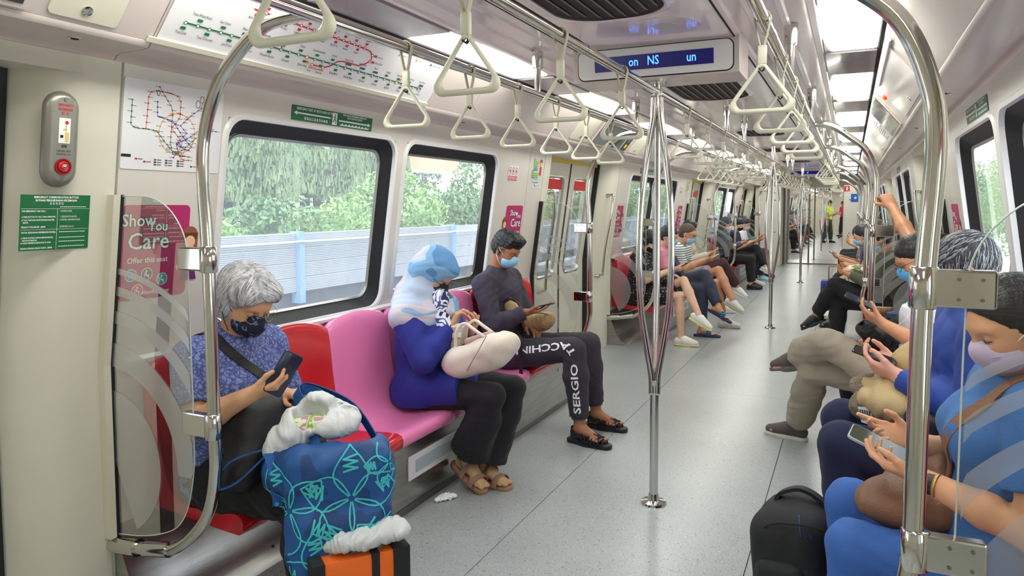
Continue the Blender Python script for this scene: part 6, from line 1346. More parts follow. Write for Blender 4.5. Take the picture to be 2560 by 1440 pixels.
# ---------- 2 woman in the blue headscarf
def hijab_woman():
    sp = dict(j=J(pelvis=(-1.25, 3.38, .51), neck=(-1.25, 3.37, .985), head=(-1.165, 3.35, 1.145), shL=(-1.235, 3.545, .925), shR=(-1.265, 3.20, .925), elL=(-1.08, 3.53, .71), elR=(-1.125, 3.15, .70), wrL=(-.99, 3.42, .83), wrR=(-1.045, 3.30, .86),
        hipL=(-1.16, 3.48, .51), hipR=(-1.16, 3.28, .51), knL=(-.755, 3.47, .525), knR=(-.775, 3.25, .53), anL=(-.90, 3.40, .10), anR=(-.945, 3.30, .165)), face=(.76, -.06, -.64), fem=True, build=1.08, longtrs=True, ears=False, toeL=(.98, -.18, -.02), toeR=(.86, -.22, -.44), toeupR=(.44, -.1, .86),
        handR=((.25, .35, .85), (.6, .4, -.3), dict(curl=40, sc=.9)), handL=((.55, -.5, .35), (-.3, -.3, .8), dict(curl=35, sc=.9)))
    p = Person('woman in light blue and white headscarf, royal blue tunic and black flared trousers', 'passengers on the first left bench', sp, skin('hw', (206, 158, 124)), .005)
    p.top(T_dress, .007, sleeve=2, grow=.024, noise=(.007, 17, 31), hem=-.02, name='tunic', long_cuff=.96, extra=[C((-1.24, 3.30, .50), (-1.24, 3.48, .50), .150, .150, k=.06, clip=[((0, 0, .452), (0, 0, -1))]), C((-1.18, 3.29, .535), (-.97, 3.27, .55), .128, .105, k=.05, clip=[((-.945, 3.27, .55), (1, 0, .1)), ((0, 0, .462), (0, 0, -1))]), C((-1.18, 3.47, .535), (-.97, 3.47, .55), .128, .105, k=.05, clip=[((-.945, 3.27, .55), (1, 0, .1)), ((0, 0, .462), (0, 0, -1))])])
    p.bottoms(T_black2, .0075, length=1.88, grow=.010, hip=.06, flare=.055, noise=(.006, 20, 33))
    R = p.R; e = lambda c, r, k=.02, sub=False, clip=None: EL(p.W(*c), r, R, k=k, sub=sub, clip=clip)
    P = [e((-.020, 0, .035), (.118, .097, .108)), C(p.W(-.05, 0, -.04), (-1.275, 3.37, .99), .098, .125, k=.05, lat=p.lat, q=1.15), C((-1.265, 3.36, 1.0), (-1.235, 3.36, .91), .125, .155, k=.05, lat=p.lat, q=1.35, clip=[((0, 0, .865), (0, .0, -1))]), C((-1.28, 3.27, .95), (-1.26, 3.18, .925), .085, .080, k=.05), C((-1.27, 3.46, .95), (-1.25, 3.55, .925), .085, .080, k=.05), C(p.W(.01, 0, -.105), (-1.13, 3.35, .94), .075, .10, k=.04), C((-1.14, 3.36, .95), (-1.10, 3.36, .87), .09, .06, k=.03), e((.030, 0, .075), (.085, .075, .055), .02), e((.106, 0, -.028), (.060, .056, .075), .012, True)]
    soft('headscarf', P, .0055, M_hijab, p.t, (.006, 24, 34), p.org)
    soft('scarf_tail', [C((-1.105, 3.30, 1.03), (-1.065, 3.30, .84), .035, .045, k=.03, lat=(.3, 1, 0), q=1.3), C((-1.065, 3.29, .84), (-1.05, 3.28, .74), .045, .03, k=.03)], .006, M_hijab2, p.t, (.006, 40, 35), p.org)
    p.mask(mat('mask_dark_print', (44, 40, 56), .85), .005, M_mblack, pleats=False, kind='cup'); p.glasses(mat('glasses_dark', (50, 44, 44), .3, .6)); p.face(B_dark)
    ms = mat('sandal_tan', (168, 122, 98), .6, bump=.2, bscale=200); mg = mat('sandal_glitter', (190, 156, 132), .4, .3, bump=.8, bscale=500); sock = mat('sock_beige', (198, 162, 120), .8)
    for an, toe, up in (((-.90, 3.40, .10), sp['toeL'], (0, 0, 1)), ((-.945, 3.30, .165), sp['toeR'], sp['toeupR'])):
        Rf = basis(toe, up); w = lambda x, y, z, an=an, Rf=Rf: np.array(an)+x*Rf[0]+y*Rf[1]+z*Rf[2]
        soft('sock', [C(w(-.028, 0, -.045), w(.03, 0, -.033), .034, .033, k=.02), C(w(0, 0, -.01), w(.12, 0, -.055), .035, .022, k=.02, lat=Rf[1], q=1.4), C(w(0, 0, 0), w(-.01, 0, .06), .038, .042, k=.02), C(w(.10, .022, -.060), w(.158, .028, -.063), .013, .012, k=.012), C(w(.10, -.01, -.060), w(.158, -.012, -.064), .020, .012, k=.012, lat=Rf[1], q=1.5)], .006, sock, p.t, None, p.org)
        s_ = soft('sandal', [C(w(-.045, 0, -.088), w(.05, 0, -.090), .036, .034, k=.02, clip=[(w(0, 0, -.072), Rf[2]), (w(0, 0, -.105), -Rf[2])]), C(w(.05, 0, -.090), w(.145, .005, -.090), .040, .036, k=.02, lat=Rf[1], q=1.15, clip=[(w(0, 0, -.076), Rf[2]), (w(0, 0, -.105), -Rf[2])])], .006, ms, p.t, None, p.org)
        for x, ht in ((.045, .018), (.115, -.022)):
            a = MB(); pts = [w(x+.006*math.cos(q), .055*math.cos(q), -.082+(.082+ht)*math.sin(q)**.7)-np.array(p.org) for q in np.linspace(0, PI, 11)]; a.ribbon(pts, Rf[0], .026, .004); mk('strap', a, mg, s_)
        a = MB(); a.ribbon([w(x, y, z)-np.array(p.org) for x, y, z in ((.040, .050, -.05), (.0, .050, -.012), (-.052, .026, .0), (-.066, .0, .006), (-.052, -.026, .0), (.0, -.050, -.012), (.040, -.050, -.05))], Rf[2], .018, .004); mk('strap', a, mg, s_)
    # cream handbag
    o = (-.86, 3.28, .62); t = thing('handbag', 'large cream leather handbag on the lap of the woman in the headscarf', 'bag', None, o); mc = mat('cream_leather', (228, 214, 200), .45, bump=.1, bscale=260)
    F = norm((.93, .15, .33)); Rb = basis(F)
    P = [BX((-.855, 3.26, .725), (.155, .085, .085), Rb, .07, .04), EL((-.74, 3.27, .79), (.11, .09, .075), Rb, k=.05), EL((-.98, 3.25, .69), (.08, .08, .065), Rb, k=.05), BX((-.87, 3.28, .83), (.13, .045, .05), Rb, .03, .015, sub=True)]
    b = soft('body', P, .0055, mc, t, (.004, 18, 6), o); off = np.array(o)
    a = MB(); a.tube([np.array(q)-off for q in sm((-.76, 3.168, .86), (-.80, 3.150, .78), (-.86, 3.165, .69), (-.90, 3.20, .64))], .0022, 5); mk('piping', a, mat('piping_tan', (150, 120, 104), .6), b)
    for y in (3.22, 3.33): a = MB(); a.tube([np.array(q)-off for q in sm((-.97, y, .77), (-.96, y, .86), (-.92, y+.01, .90), (-.86, y, .875), (-.80, y, .84))], .009, 8); mk('handle', a, mc, t, smooth=True)
    soft('inner_pouch', [BX((-.86, 3.285, .815), (.08, .03, .025), Rb, .015)], .006, mat('pouch_pink', (196, 160, 150), .6), t, None, o)
    o = (-1.0, 3.30, .80); t = thing('paper_bag', 'small folded beige paper bag behind the cream handbag', 'bag', None, o)
    mb = MB(); c = np.array((0.02, 0.03, .03)); 
    mk('paper', MB().hexa([(-.06, -.03, -.05), (.03, -.04, -.03), (.04, .02, -.02), (-.05, .03, -.05), (-.03, -.03, .07), (.055, -.035, .075), (.06, .005, .09), (-.02, .01, .085)]), mat('paper_beige', (200, 186, 168), .7, bump=.3, bscale=30), t, bevel=.004)
    mk('fold', MB().hexa([(-.045, -.036, .01), (.045, -.046, .02), (.046, -.043, .028), (-.045, -.033, .018), (-.043, -.036, .03), (.047, -.044, .04), (.048, -.041, .046), (-.043, -.033, .038)]), mat('paper_light', (226, 218, 206), .7), t)
hijab_woman()
def decal_text(txt, size, target, center, right, up, ray, m, parent, xs=1.0, bold=.0008, lift=.0018, curve=None, sub=3):
    """lettering draped on a cloth mesh; centre/right/up in metres in the car; curve(a)->(centre,right,up,ray) for text that bends"""
    src = text_mb(txt, size, bold=bold); bm = bmesh.new(); vs = [bm.verts.new(v) for v in src.v]
    for f in src.f:
        try: bm.faces.new([vs[i] for i in f])
        except ValueError: pass
    bmesh.ops.triangulate(bm, faces=bm.faces); 
    for _ in range(sub):
        e = [e for e in bm.edges if e.calc_length() > .012]
        if not e: break
        bmesh.ops.subdivide_edges(bm, edges=e, cuts=1); bmesh.ops.triangulate(bm, faces=bm.faces)
    off = Vector(target.parent.location) if target.parent else Vector((0, 0, 0)); tm = bmesh.new(); tm.from_mesh(target.data); bv = BVHTree.FromBMesh(tm); tm.free()
    for v in bm.verts:
        a, b = v.co.x*xs, v.co.y
        c, r_, u_, ry = curve(a) if curve else (center, norm(right), norm(up), norm(ray))
        p = np.array(c)+(0 if curve else 1)*a*np.array(r_)+b*np.array(u_); h = bv.ray_cast(Vector(p-.25*np.array(ry))-off, Vector(ry))
        v.co = (h[0]+h[1]*lift if h[0] is not None else Vector(p)-off)
    me = bpy.data.meshes.new('lettering'); bm.to_mesh(me); bm.free(); me.materials.append(m); o = bpy.data.objects.new('lettering', me); COL.objects.link(o); o.parent = parent; return o
# ---------- 3 young man in black
def young_man():
    sp = dict(j=J(pelvis=(-1.26, 4.42, .52), neck=(-1.325, 4.42, 1.045), head=(-1.245, 4.40, 1.205), shL=(-1.31, 4.62, .985), shR=(-1.325, 4.225, .985), elL=(-1.16, 4.60, .72), elR=(-1.215, 4.14, .725), wrL=(-1.085, 4.40, .715), wrR=(-1.035, 4.245, .815),
        hipL=(-1.17, 4.52, .52), hipR=(-1.17, 4.31, .52), knL=(-.72, 4.60, .575), knR=(-.70, 4.255, .60), anL=(-.665, 4.60, .115), anR=(-.655, 4.25, .115)), face=(.90, -.12, -.40), build=1.0, longtrs=False, toeL=(1, -.06, 0), toeR=(1, -.18, 0), footsc=1.08,
        handR=((.82, .30, .12), (-.25, -.05, .95), dict(fingers=(18, 16, 12), thumb=(45, 20), sc=1.02)), handL=((.80, -.45, -.25), (-.1, -.1, -1), dict(curl=26, thumb=(25, 10), sc=1.0)))
    p = Person('young man in black long-sleeved top and lettered joggers, blue mask, looking at his phone', 'passengers on the first left bench', sp, S_brown, .0048)
    p.top(T_aubergine, .006, sleeve=2, grow=.020, noise=(.008, 20, 41), hem=-.02, name='top', collar=.035, long_cuff=.95)
    tr = p.bottoms(T_joggers, .0065, length=1.88, grow=.022, noise=(.007, 18, 42), name='joggers')
    for q in 'LR':
        a, k_ = p.J['an'+q], p.J['kn'+q]; u = (k_-a); soft('cuff', [C(a+u*.09, a+u*.20, .049, .053, clip=[(a+u*.09, -u), (a+u*.21, u)])], .006, cloth('cuff', (70, 66, 78)), p.t, (.002, 60, 1), p.org)
    hr = p.hair(H_black, .0045, 'quiff', (.005, 70, 6)); strands(p, hr, 500, lambda q: ((1.0 if q[2] > .05 else .1), .35, (.5 if q[0] > 0 else -.3) if q[2] > .05 else -1), H_black, .05, 3, .0016, .006); strands(p, hr, 160, lambda q: ((1.0 if q[2] > .05 else .1), .3, (.5 if q[0] > 0 else -.3) if q[2] > .05 else -1), H_blackl, .05, 4, .0010, .005); p.mask(M_mblue, .004, M_mwhite); p.face(B_dark)
    mk('earbud', MB().disc(p.W(.004, -.082, -.006)-np.array(p.org), -p.R[1], .009, .010, 12, .007), M_blackp, p.t, smooth=True, autos=40)
    off = np.array(p.org)
    # woven cord sandals
    mcord = mat('cord_black', (26, 26, 30), .7, bump=.5, bscale=400)
    for an, toe in (((-.665, 4.60, .085), sp['toeL']), ((-.655, 4.25, .085), sp['toeR'])):
        Rf = basis(toe); w = lambda x, y, z, an=an, Rf=Rf: np.array(an)+x*Rf[0]+y*Rf[1]+z*Rf[2]
        s_ = soft('sandal', [C(w(-.05, 0, -.070), w(.06, 0, -.074), .040, .040, k=.03, clip=[(w(0, 0, -.055), Rf[2]), (w(0, 0, -.084), -Rf[2])]), C(w(.06, 0, -.074), w(.190, 0, -.070), .044, .036, k=.03, lat=Rf[1], q=1.15, clip=[(w(0, 0, -.055), Rf[2]), (w(0, 0, -.084), -Rf[2])])], .006, M_blackp, p.t, None, p.org)
        for i in range(15):
            x = .022+.0115*i; hy = .041+.012*math.sin(PI*min(1, (x)/.20))-.014*max(0, (x-.15)/.05); ht = -.008-.27*(x-.02)-.0; ht = max(ht, -.052)
            pts = [w(x+.012*math.sin(3*q)*(1 if i % 2 else -1)*.4, hy*math.cos(q), -.060+(ht+.066+.010)*math.sin(q)**.8)-off for q in np.linspace(0, PI, 13)]
            mk('cord', MB().tube(pts, .0032, 5), mcord, s_, smooth=True)
        for y in (-.010, .010): mk('lacing', MB().tube([w(x, y+.004*math.sin(x*200), max(.020-.27*(x-.02), -.040))-off for x in np.linspace(.02, .17, 26)], .0042, 5), mcord, s_, smooth=True)
        mk('ankle_strap', MB().ribbon([w(x, y, z)-off for x, y, z in sm((.045, .042, -.02), (.0, .046, -.022), (-.045, .028, .0), (-.058, 0, .006), (-.045, -.028, .0), (.0, -.046, -.022), (.045, -.042, -.02))], (0, 0, 1), .026, .005), mcord, s_)
        for q in (1, -1): mk('heel_strap', MB().ribbon([w(-.045, q*.028, -.002)-off, w(-.035, q*.040, -.055)-off], (1, 0, 0), .016, .004), mcord, s_)
    # lettering down the thigh and shin
    hp, kn, an = p.J['hipR'], p.J['knR'], p.J['anR']; Lt = np.linalg.norm(kn-hp)
    path = [hp+(kn-hp)*.18+np.array((0, 0, .030)), hp+(kn-hp)*.72+np.array((0, 0, .036)), kn+np.array((-.030, 0, .030)), kn+np.array((.014, 0, .0)), kn+np.array((.028, 0, -.05)), kn+(an-kn)*.35+np.array((.022, 0, 0)), kn+(an-kn)*.82+np.array((.014, 0, 0))]; path = sm(*path); seg = [0]
    for a, b in zip(path[:-1], path[1:]): seg.append(seg[-1]+np.linalg.norm(b-a))
    T = seg[-1]
    def curve(a):
        s_ = (T/2-a); s_ = min(max(s_, 0), T-1e-4); j = int(np.searchsorted(seg, s_, side='right')-1); j = min(j, len(path)-2); u = (s_-seg[j])/(seg[j+1]-seg[j]); c = path[j]+(path[j+1]-path[j])*u
        d0 = norm(path[min(j+2, len(path)-1)]-path[max(j-1, 0)]); ry = norm((-.0, 1, -.0)); up = np.cross(d0, ry); return c+np.array((0, 0, 0))*1, -d0, -norm(up), ry
    src_w = max(v[0] for v in text_mb('SERGIO  TACCHINI', .060).v)*2
    lt = decal_text('SERGIO  TACCHINI', .060, tr, None, None, None, None, K_white, p.t, xs=-(T*.98)/src_w*-1, bold=.0012, curve=curve)
    # tan bag across chest and lap
    o = (-1.05, 4.40, .70); t = thing('sling_bag', 'crumpled tan fabric bag on the lap of the young man in black', 'bag', None, o); mt = mat('tan_fabric', (172, 142, 100), .8, bump=.3, bscale=160)
    soft('body', [EL((-1.02, 4.42, .725), (.12, .09, .065), basis((1, -.2, .25)), k=.03), EL((-.955, 4.38, .745), (.075, .07, .055), basis((1, -.1, .5)), k=.03), EL((-1.165, 4.33, .815), (.055, .05, .085), basis((1, 0, 1.2)), k=.03)], .006, mt, t, (.008, 26, 7), o); off = np.array(o)
    a = MB(); a.ribbon([np.array(q)-off for q in sm((-1.09, 4.24, .70), (-1.045, 4.185, .66), (-1.03, 4.172, .60), (-1.03, 4.172, .50), (-1.028, 4.170, .36))], (1, 0, 0), .024, .003); mk('strap', a, M_blackp, t)
    a = MB(); a.tube([np.array(q)-off for q in sm((-1.06, 4.33, .775), (-1.0, 4.33, .80), (-.93, 4.335, .80), (-.89, 4.36, .775))], .003, 5); mk('zip', a, mat('zip_brown', (120, 96, 64), .7), t)
    a = MB(); a.tube([np.array(q)-off for q in sm((-1.20, 4.27, .87), (-1.15, 4.27, .90), (-1.10, 4.29, .86), (-1.08, 4.30, .80))], .006, 6); mk('zip', a, M_blackp, t)
    phone('thin black phone in the young man\'s hand', (-.925, 4.285, .862), (.95, .28, .22), (-.25, 0, .97), (24, 24, 28), (90, 100, 110), emit=.3)
young_man()
# ---------- 4 right bench, near: woman in cornflower blue
def r1():
    sp = dict(j=J(pelvis=(1.25, 2.25, .52), neck=(1.285, 2.22, 1.055), head=(1.245, 2.165, 1.195), shL=(1.29, 2.04, .985), shR=(1.27, 2.42, .985), elL=(1.275, 1.99, .735), elR=(1.20, 2.47, .75), wrL=(1.055, 2.12, .79), wrR=(1.055, 2.36, .815),
        hipL=(1.17, 2.15, .52), hipR=(1.17, 2.36, .52), knL=(.90, 2.14, .56), knR=(.89, 2.44, .575), anL=(.96, 2.12, .10), anR=(.94, 2.44, .10)), face=(-.86, -.34, -.36), fem=True, build=1.04, longtrs=True, toeL=(-1, 0, 0), toeR=(-1, 0, 0),
        handL=((-.88, .42, .06), (.15, .42, .88), dict(fingers=((22, 25, 15), (28, 30, 20), (34, 34, 22), (40, 36, 22)), thumb=(35, 20), sc=.95)), handR=((-.96, -.18, .22), (.05, -.85, .5), dict(fingers=((4, 8, 6), (25, 35, 20), (40, 45, 25), (46, 48, 25)), thumb=(40, 30), sc=.95)))
    p = Person('woman in cornflower blue outfit and lilac mask, hair tied back, behind the near glass screen', 'passengers on the first right bench', sp, skin('r1', (222, 164, 126)), .0045)
    bl = p.top(T_blue, .006, sleeve=.62, grow=.018, noise=(.007, 18, 51), name='top', hem=-.05); p.bottoms(T_blue2, .007, length=1.93, grow=.015, noise=(.009, 17, 52))
    hr = p.hair(H_black, .0045, 'tied', (.002, 60, 3)); fl = lambda q: (-1.0, 0.2*(1 if q[1] > 0 else -1), -.25); strands(p, hr, 500, fl, H_blackl, .08, 5, .0009, .0012); p.mask(mat('mask_lilac', (212, 192, 222), .8, bump=.1, bscale=400), .004, M_mwhite); p.face(B_dark)
    for an in ((.96, 2.12, .085), (.94, 2.44, .085)): shoe(p.t, an, (-1, 0, 0), .245, M_blackp, M_blackp, .008, p.org)
    off = np.array(p.org); W_ = np.array((1.075, 2.10, .785)); d = norm(np.array((-.88, .42, .06)))
    a = MB(); q = np.cross(d, (0, 0, 1)); q = norm(q); r_ = np.cross(q, d); a.ribbon([W_+(.029*math.cos(t)*q+.026*math.sin(t)*r_)-off for t in np.linspace(0, 2*PI, 21)], d, .016, .004); mk('watch_band', a, M_blackp, p.t)
    a = MB(); a.tube([W_+d*-.016+(.031*math.cos(t)*q+.028*math.sin(t)*r_)-off for t in np.linspace(0, 2*PI, 21)[:-1]], .0025, 5, closed=True); mk('bracelet', a, mat('gold', (210, 170, 80), .25, 1.0), p.t, smooth=True)
    phone('silver-edged phone held in both hands by the woman in cornflower blue', (.955, 2.225, .835), (-.86, .10, .34), (.32, -.30, .90), (176, 178, 182), (70, 74, 60), emit=.15)
    o = (1.06, 2.33, .66); t = thing('shoulder_bag', 'brown leather shoulder bag on the lap of the woman in cornflower blue', 'bag', None, o); mc = mat('brown_leather', (134, 92, 66), .38, bump=.25, bscale=180)
    soft('body', [EL((1.05, 2.28, .665), (.15, .125, .075), basis((1, -.1, .1)), k=.05), EL((1.10, 2.42, .72), (.11, .09, .08), basis((1, 0, .3)), k=.05)], .006, mc, t, (.006, 20, 8), o); off = np.array(o)
    drape(bl, ((1.13, 2.24, .72), (1.13, 2.20, .80), (1.14, 2.15, .90), (1.19, 2.12, 1.0), (1.27, 2.11, 1.07), (1.36, 2.12, 1.06)), .034, .0025, mc, t, o)
    o = (.80, 2.88, 0); t = thing('backpack', 'black backpack standing on the floor by the right bench', 'bag', None, o); mb_ = mat('backpack_black', (26, 27, 32), .7, bump=.2, bscale=220)
    soft('body', [BX((.735, 2.60, .24), (.125, .155, .235), basis((1, -.25, .10)), .08, .03), EL((.73, 2.60, .44), (.105, .13, .06), k=.04)], .008, mb_, t, (.005, 12, 9), o); off = np.array(o)
    soft('front_pocket', [BX((.700, 2.475, .19), (.085, .05, .15), basis((1, -.25, .10)), .05, .03)], .008, mb_, t, (.004, 14, 10), o)
    a = MB(); a.ribbon([np.array(q)-off for q in sm((.665, 2.60, .455), (.67, 2.60, .505), (.74, 2.60, .535), (.81, 2.60, .50), (.82, 2.60, .455))], (.2, 1, 0), .032, .012); mk('handle', a, mb_, t)
    for y in (2.49, 2.50): a = MB(); a.tube([np.array(q)-off for q in sm((.74, y, .485), (.745+.02*(y > 2.495), y-.03, .46), (.75+.03*(y > 2.495), y-.045, .43))], .004, 5); mk('zip_pull', a, mat('zip_blue', (30, 50, 110), .4), t, smooth=True)
    a = MB(); a.tube([np.array(q)-off for q in sm((.62, 2.50, .40), (.66, 2.46, .455), (.76, 2.44, .475), (.84, 2.47, .45), (.86, 2.52, .40))], .003, 5); mk('zip', a, M_gap, t, smooth=True)
r1()
# ---------- 5 man in blue shirt
def r2():
    sp = dict(j=J(pelvis=(1.26, 3.04, .53), neck=(1.29, 3.02, 1.13), head=(1.255, 3.0, 1.275), shL=(1.30, 2.82, 1.06), shR=(1.27, 3.23, 1.06), elL=(1.25, 2.79, .81), elR=(1.19, 3.25, .80), wrL=(1.045, 3.0, .868), wrR=(1.05, 3.17, .88),
        hipL=(1.18, 2.94, .53), hipR=(1.18, 3.15, .53), knL=(.86, 2.93, .61), knR=(.865, 3.20, .625), anL=(.93, 2.94, .10), anR=(.92, 3.18, .10)), face=(-.74, .16, -.62), build=1.10, longtrs=True, toeL=(-1, 0, 0), toeR=(-1, 0, 0),
        handL=((-.86, .36, .22), (.0, .62, .70), dict(fingers=((30, 28, 16), (34, 30, 18), (38, 32, 20), (42, 34, 20)), thumb=(30, 15), sc=1.02)), handR=((-.92, -.20, .22), (0, -.6, .75), dict(curl=34, thumb=(35, 20), sc=1.0)))
    p = Person('grey-haired man in bright blue long-sleeved shirt and navy trousers', 'passengers on the first right bench', sp, skin('r2', (226, 168, 146)), .0048)
    p.top(T_navysh, .0065, sleeve=2, grow=.022, noise=(.007, 16, 61), hem=-.04, name='shirt', collar=.02, long_cuff=.90); p.bottoms(T_navy, .0075, length=1.93, grow=.024, noise=(.007, 16, 62))
    hr = p.hair(H_salt, .005, 'short', (.003, 80, 7)); fl = lambda q: (.9, .3*(1 if q[1] > 0 else -1), .1 if q[2] > .06 else -.9); strands(p, hr, 900, fl, H_saltl, .035, 6, .0010, .003); strands(p, hr, 500, fl, H_black, .035, 7, .0012, .003); p.mask(M_mblue, .006, M_mwhite); p.glasses(mat('glasses_dark', (50, 44, 44), .3, .6)); p.face(B_dark)
    off = np.array(p.org)
    for an in ((.93, 2.94, .085), (.92, 3.18, .085)): shoe(p.t, an, (-1, 0, 0), .27, M_blackp, M_blackp, .008, p.org)
    soft('collar', [C((1.262, 2.93, 1.135), (1.225, 2.985, 1.105), .022, .012, k=.01), C((1.262, 3.11, 1.135), (1.225, 3.045, 1.105), .022, .012, k=.01)], .006, T_navysh, p.t, None, p.org)
    mk('button', MB().disc(np.array((1.095, 2.938, .845))-off, (-.2, -1, .0), .0065, .003, 12), K_white, p.t)
    phone('black phone held by the man in the blue shirt', (.965, 3.075, .925), (-.92, .12, .28), (.25, -.20, .94), (52, 36, 36), (40, 34, 40), emit=.1)
    o = (1.05, 3.10, .75); t = thing('beige_jacket', 'bundled beige jacket with brown lining and striped patch on the navy-trousered lap', 'jacket', None, o); mj = mat('jacket_beige', (190, 166, 122), .85, bump=.25, bscale=200)
    soft('bundle', [EL((1.04, 3.0, .765), (.12, .10, .075), basis((1, 0, -.1)), k=.03), EL((1.12, 3.16, .90), (.10, .12, .085), basis((1, -.2, .6)), k=.03), C((1.13, 3.02, .80), (1.15, 3.10, .95), .05, .06, k=.03), EL((1.0, 3.10, .82), (.08, .09, .03), k=.03)], .006, mj, t, (.012, 22, 11), o)
    soft('knitted_lining', [EL((.955, 3.12, .80), (.07, .10, .04), basis((1, .2, .3)), k=.02), EL((.935, 3.04, .735), (.055, .06, .055), k=.02)], .0055, mat('knit_taupe', (128, 114, 98), .95, noise=.2, nscale=80, bump=.6, bscale=160), t, (.006, 40, 12), o); off = np.array(o)
    mk('label_patch', MB().hexa([np.array(q)-off for q in ((.925, 2.965, .69), (.968, 2.955, .682), (.969, 2.958, .682), (.926, 2.968, .69), (.912, 2.972, .745), (.955, 2.96, .75), (.956, 2.963, .75), (.913, 2.975, .745))]), mat('patch_pale', (220, 226, 232), .7), t)
    g = MB()
    for k in range(5): g.hexa([np.array(q)-off for q in ((.925+.007*k, 2.9605-.002*k, .70), (.928+.007*k, 2.959-.002*k, .70), (.928+.007*k, 2.961-.002*k, .70), (.925+.007*k, 2.962-.002*k, .70), (.917+.008*k, 2.966-.003*k, .738), (.921+.008*k, 2.964-.003*k, .738), (.921+.008*k, 2.967-.003*k, .738), (.917+.008*k, 2.969-.003*k, .738))])
    mk('patch_print', g, K_dark, t)
    o = (1.13, 2.86, .70); t = thing('black_shoulder_bag', 'black bag with a pale webbing strap beside the man in the blue shirt', 'bag', None, o)
    soft('body', [BX((1.15, 2.86, .705), (.09, .055, .085), basis((1, 0, 0)), .04, .02)], .007, mat('bag_black', (24, 24, 28), .55), t, (.004, 18, 13), o); off = np.array(o)
    a = MB(); a.ribbon([np.array(q)-off for q in sm((1.085, 2.80, .80), (1.075, 2.79, .73), (1.09, 2.785, .66), (1.14, 2.79, .64), (1.19, 2.79, .69), (1.215, 2.80, .80))], (.3, .8, 0), .024, .003); mk('strap', a, mat('webbing_cream', (214, 204, 184), .8), t)
r2()
# ---------- 6 man in white polo, crossed legs
def r3():
    sp = dict(j=J(pelvis=(1.25, 4.28, .53), neck=(1.27, 4.25, 1.055), head=(1.185, 4.225, 1.225), shL=(1.285, 4.06, 1.0), shR=(1.27, 4.45, 1.0), elL=(1.24, 4.0, .80), elR=(1.20, 4.52, .76), wrL=(1.035, 4.13, .895), wrR=(1.10, 4.40, .72),
        hipL=(1.17, 4.18, .53), hipR=(1.17, 4.40, .53), knL=(.77, 4.33, .745), knR=(.70, 4.50, .55), anL=(.60, 4.62, .60), anR=(.595, 4.90, .105)), face=(-.88, -.16, -.44), build=1.03, longtrs=True, toeL=(-.80, .55, -.22), toeR=(-.96, .28, 0), toeupL=(-.2, .1, .97),
        handL=((-.82, .28, .42), (-.1, .55, .75), dict(fingers=((24, 30, 18), (28, 32, 20), (32, 34, 20), (36, 34, 22)), thumb=(50, 10), sc=1.02)), handR=((-.9, 0, 0), (0, 0, -1), dict(curl=30)))
    p = Person('man in white polo shirt and khaki trousers, legs crossed, with black-rimmed glasses', 'passengers on the first right bench', sp, S_tan, .005)
    p.top(T_white, .0065, sleeve=.55, grow=.022, noise=(.008, 18, 71), hem=-.05, name='polo_shirt', collar=.012)
    p.bottoms(T_khaki, .007, length=1.88, grow=.024, noise=(.009, 17, 72), flare=.018)
    soft('shoulder_stripe', p.grow([dict(p.arm['L'][0][0], clip=[((1.27, 4.04, .935), (0, 0, 1)), ((1.27, 4.04, .905), (0, 0, -1))])], .0285), .006, T_navy, p.t, (.008, 18, 71), p.org)
    hr = p.hair(H_black, .005, 'short', (.003, 80, 8)); strands(p, hr, 400, lambda q: (.9, .25*(1 if q[1] > 0 else -1), -.1 if q[2] > .06 else -.9), H_blackl, .04, 8, .0010, .003); p.mask(mat('mask_bright_blue', (96, 176, 226), .8), .0045, M_mwhite); p.glasses(mat('glasses_black', (22, 22, 26), .3, .3)); p.face(B_dark)
    ms = mat('canvas_grey', (92, 84, 82), .85, bump=.3, bscale=300); mw = mat('sole_white', (214, 212, 204), .6)
    shoe(p.t, (.59, 4.63, .60), sp['toeL'], .275, ms, mat('sole_grey', (104, 96, 92), .6), .006, p.org, sp['toeupL'], high=-.01); shoe(p.t, (.585, 4.905, .088), sp['toeR'], .28, ms, mw, .006, p.org, high=-.01, sole=.024)
    phone('black phone in the crossed-legged man\'s hand', (.925, 4.205, 1.0), (-.86, .10, .40), (.35, -.25, .88), (22, 24, 32), (30, 40, 60), emit=.1)
    off = np.array(p.org); mk('earphone_cord', MB().tube([np.array(q)-off for q in sm((1.17, 4.145, 1.19), (1.15, 4.10, 1.12), (1.16, 4.07, 1.03), (1.14, 4.06, .95), (1.10, 4.09, .90))], .0022, 5), K_white, p.t, smooth=True)
    o = (1.06, 4.38, .80); t = thing('small_backpack', 'dark camouflage backpack with black straps on the khaki lap', 'bag', None, o); mt = patch_mat('camo_dark', [(28, 29, 30), (50, 54, 36), (30, 30, 32)], 22, [0, .5, .62], .7, 1)
    soft('body', [BX((1.06, 4.40, .80), (.11, .13, .085), basis((1, .1, -.3)), .06, .03), EL((.985, 4.32, .83), (.08, .08, .05), k=.03), EL((1.14, 4.30, .88), (.06, .05, .05), k=.02)], .0065, mt, t, (.010, 24, 14), o); off = np.array(o)
    for pts in (((1.10, 4.18, .84), (1.07, 4.14, .77), (1.05, 4.13, .70), (1.10, 4.12, .64)), ((1.0, 4.22, .87), (1.05, 4.16, .83), (1.12, 4.14, .80)), ((.93, 4.30, .86), (.96, 4.24, .90), (1.02, 4.22, .88))):
        a = MB(); a.ribbon([np.array(q)-off for q in sm(*pts)], (.5, .3, .3), .026, .005); mk('strap', a, M_blackp, t)
    mk('blue_cap', MB().tube([(-.0+.05, -.02, .10), (.05, -.02, .125), (.05, -.02, .135)], [.055, .052, .02], 16), mat('cap_blue', (34, 52, 96), .7), t, smooth=True, autos=50)
r3()
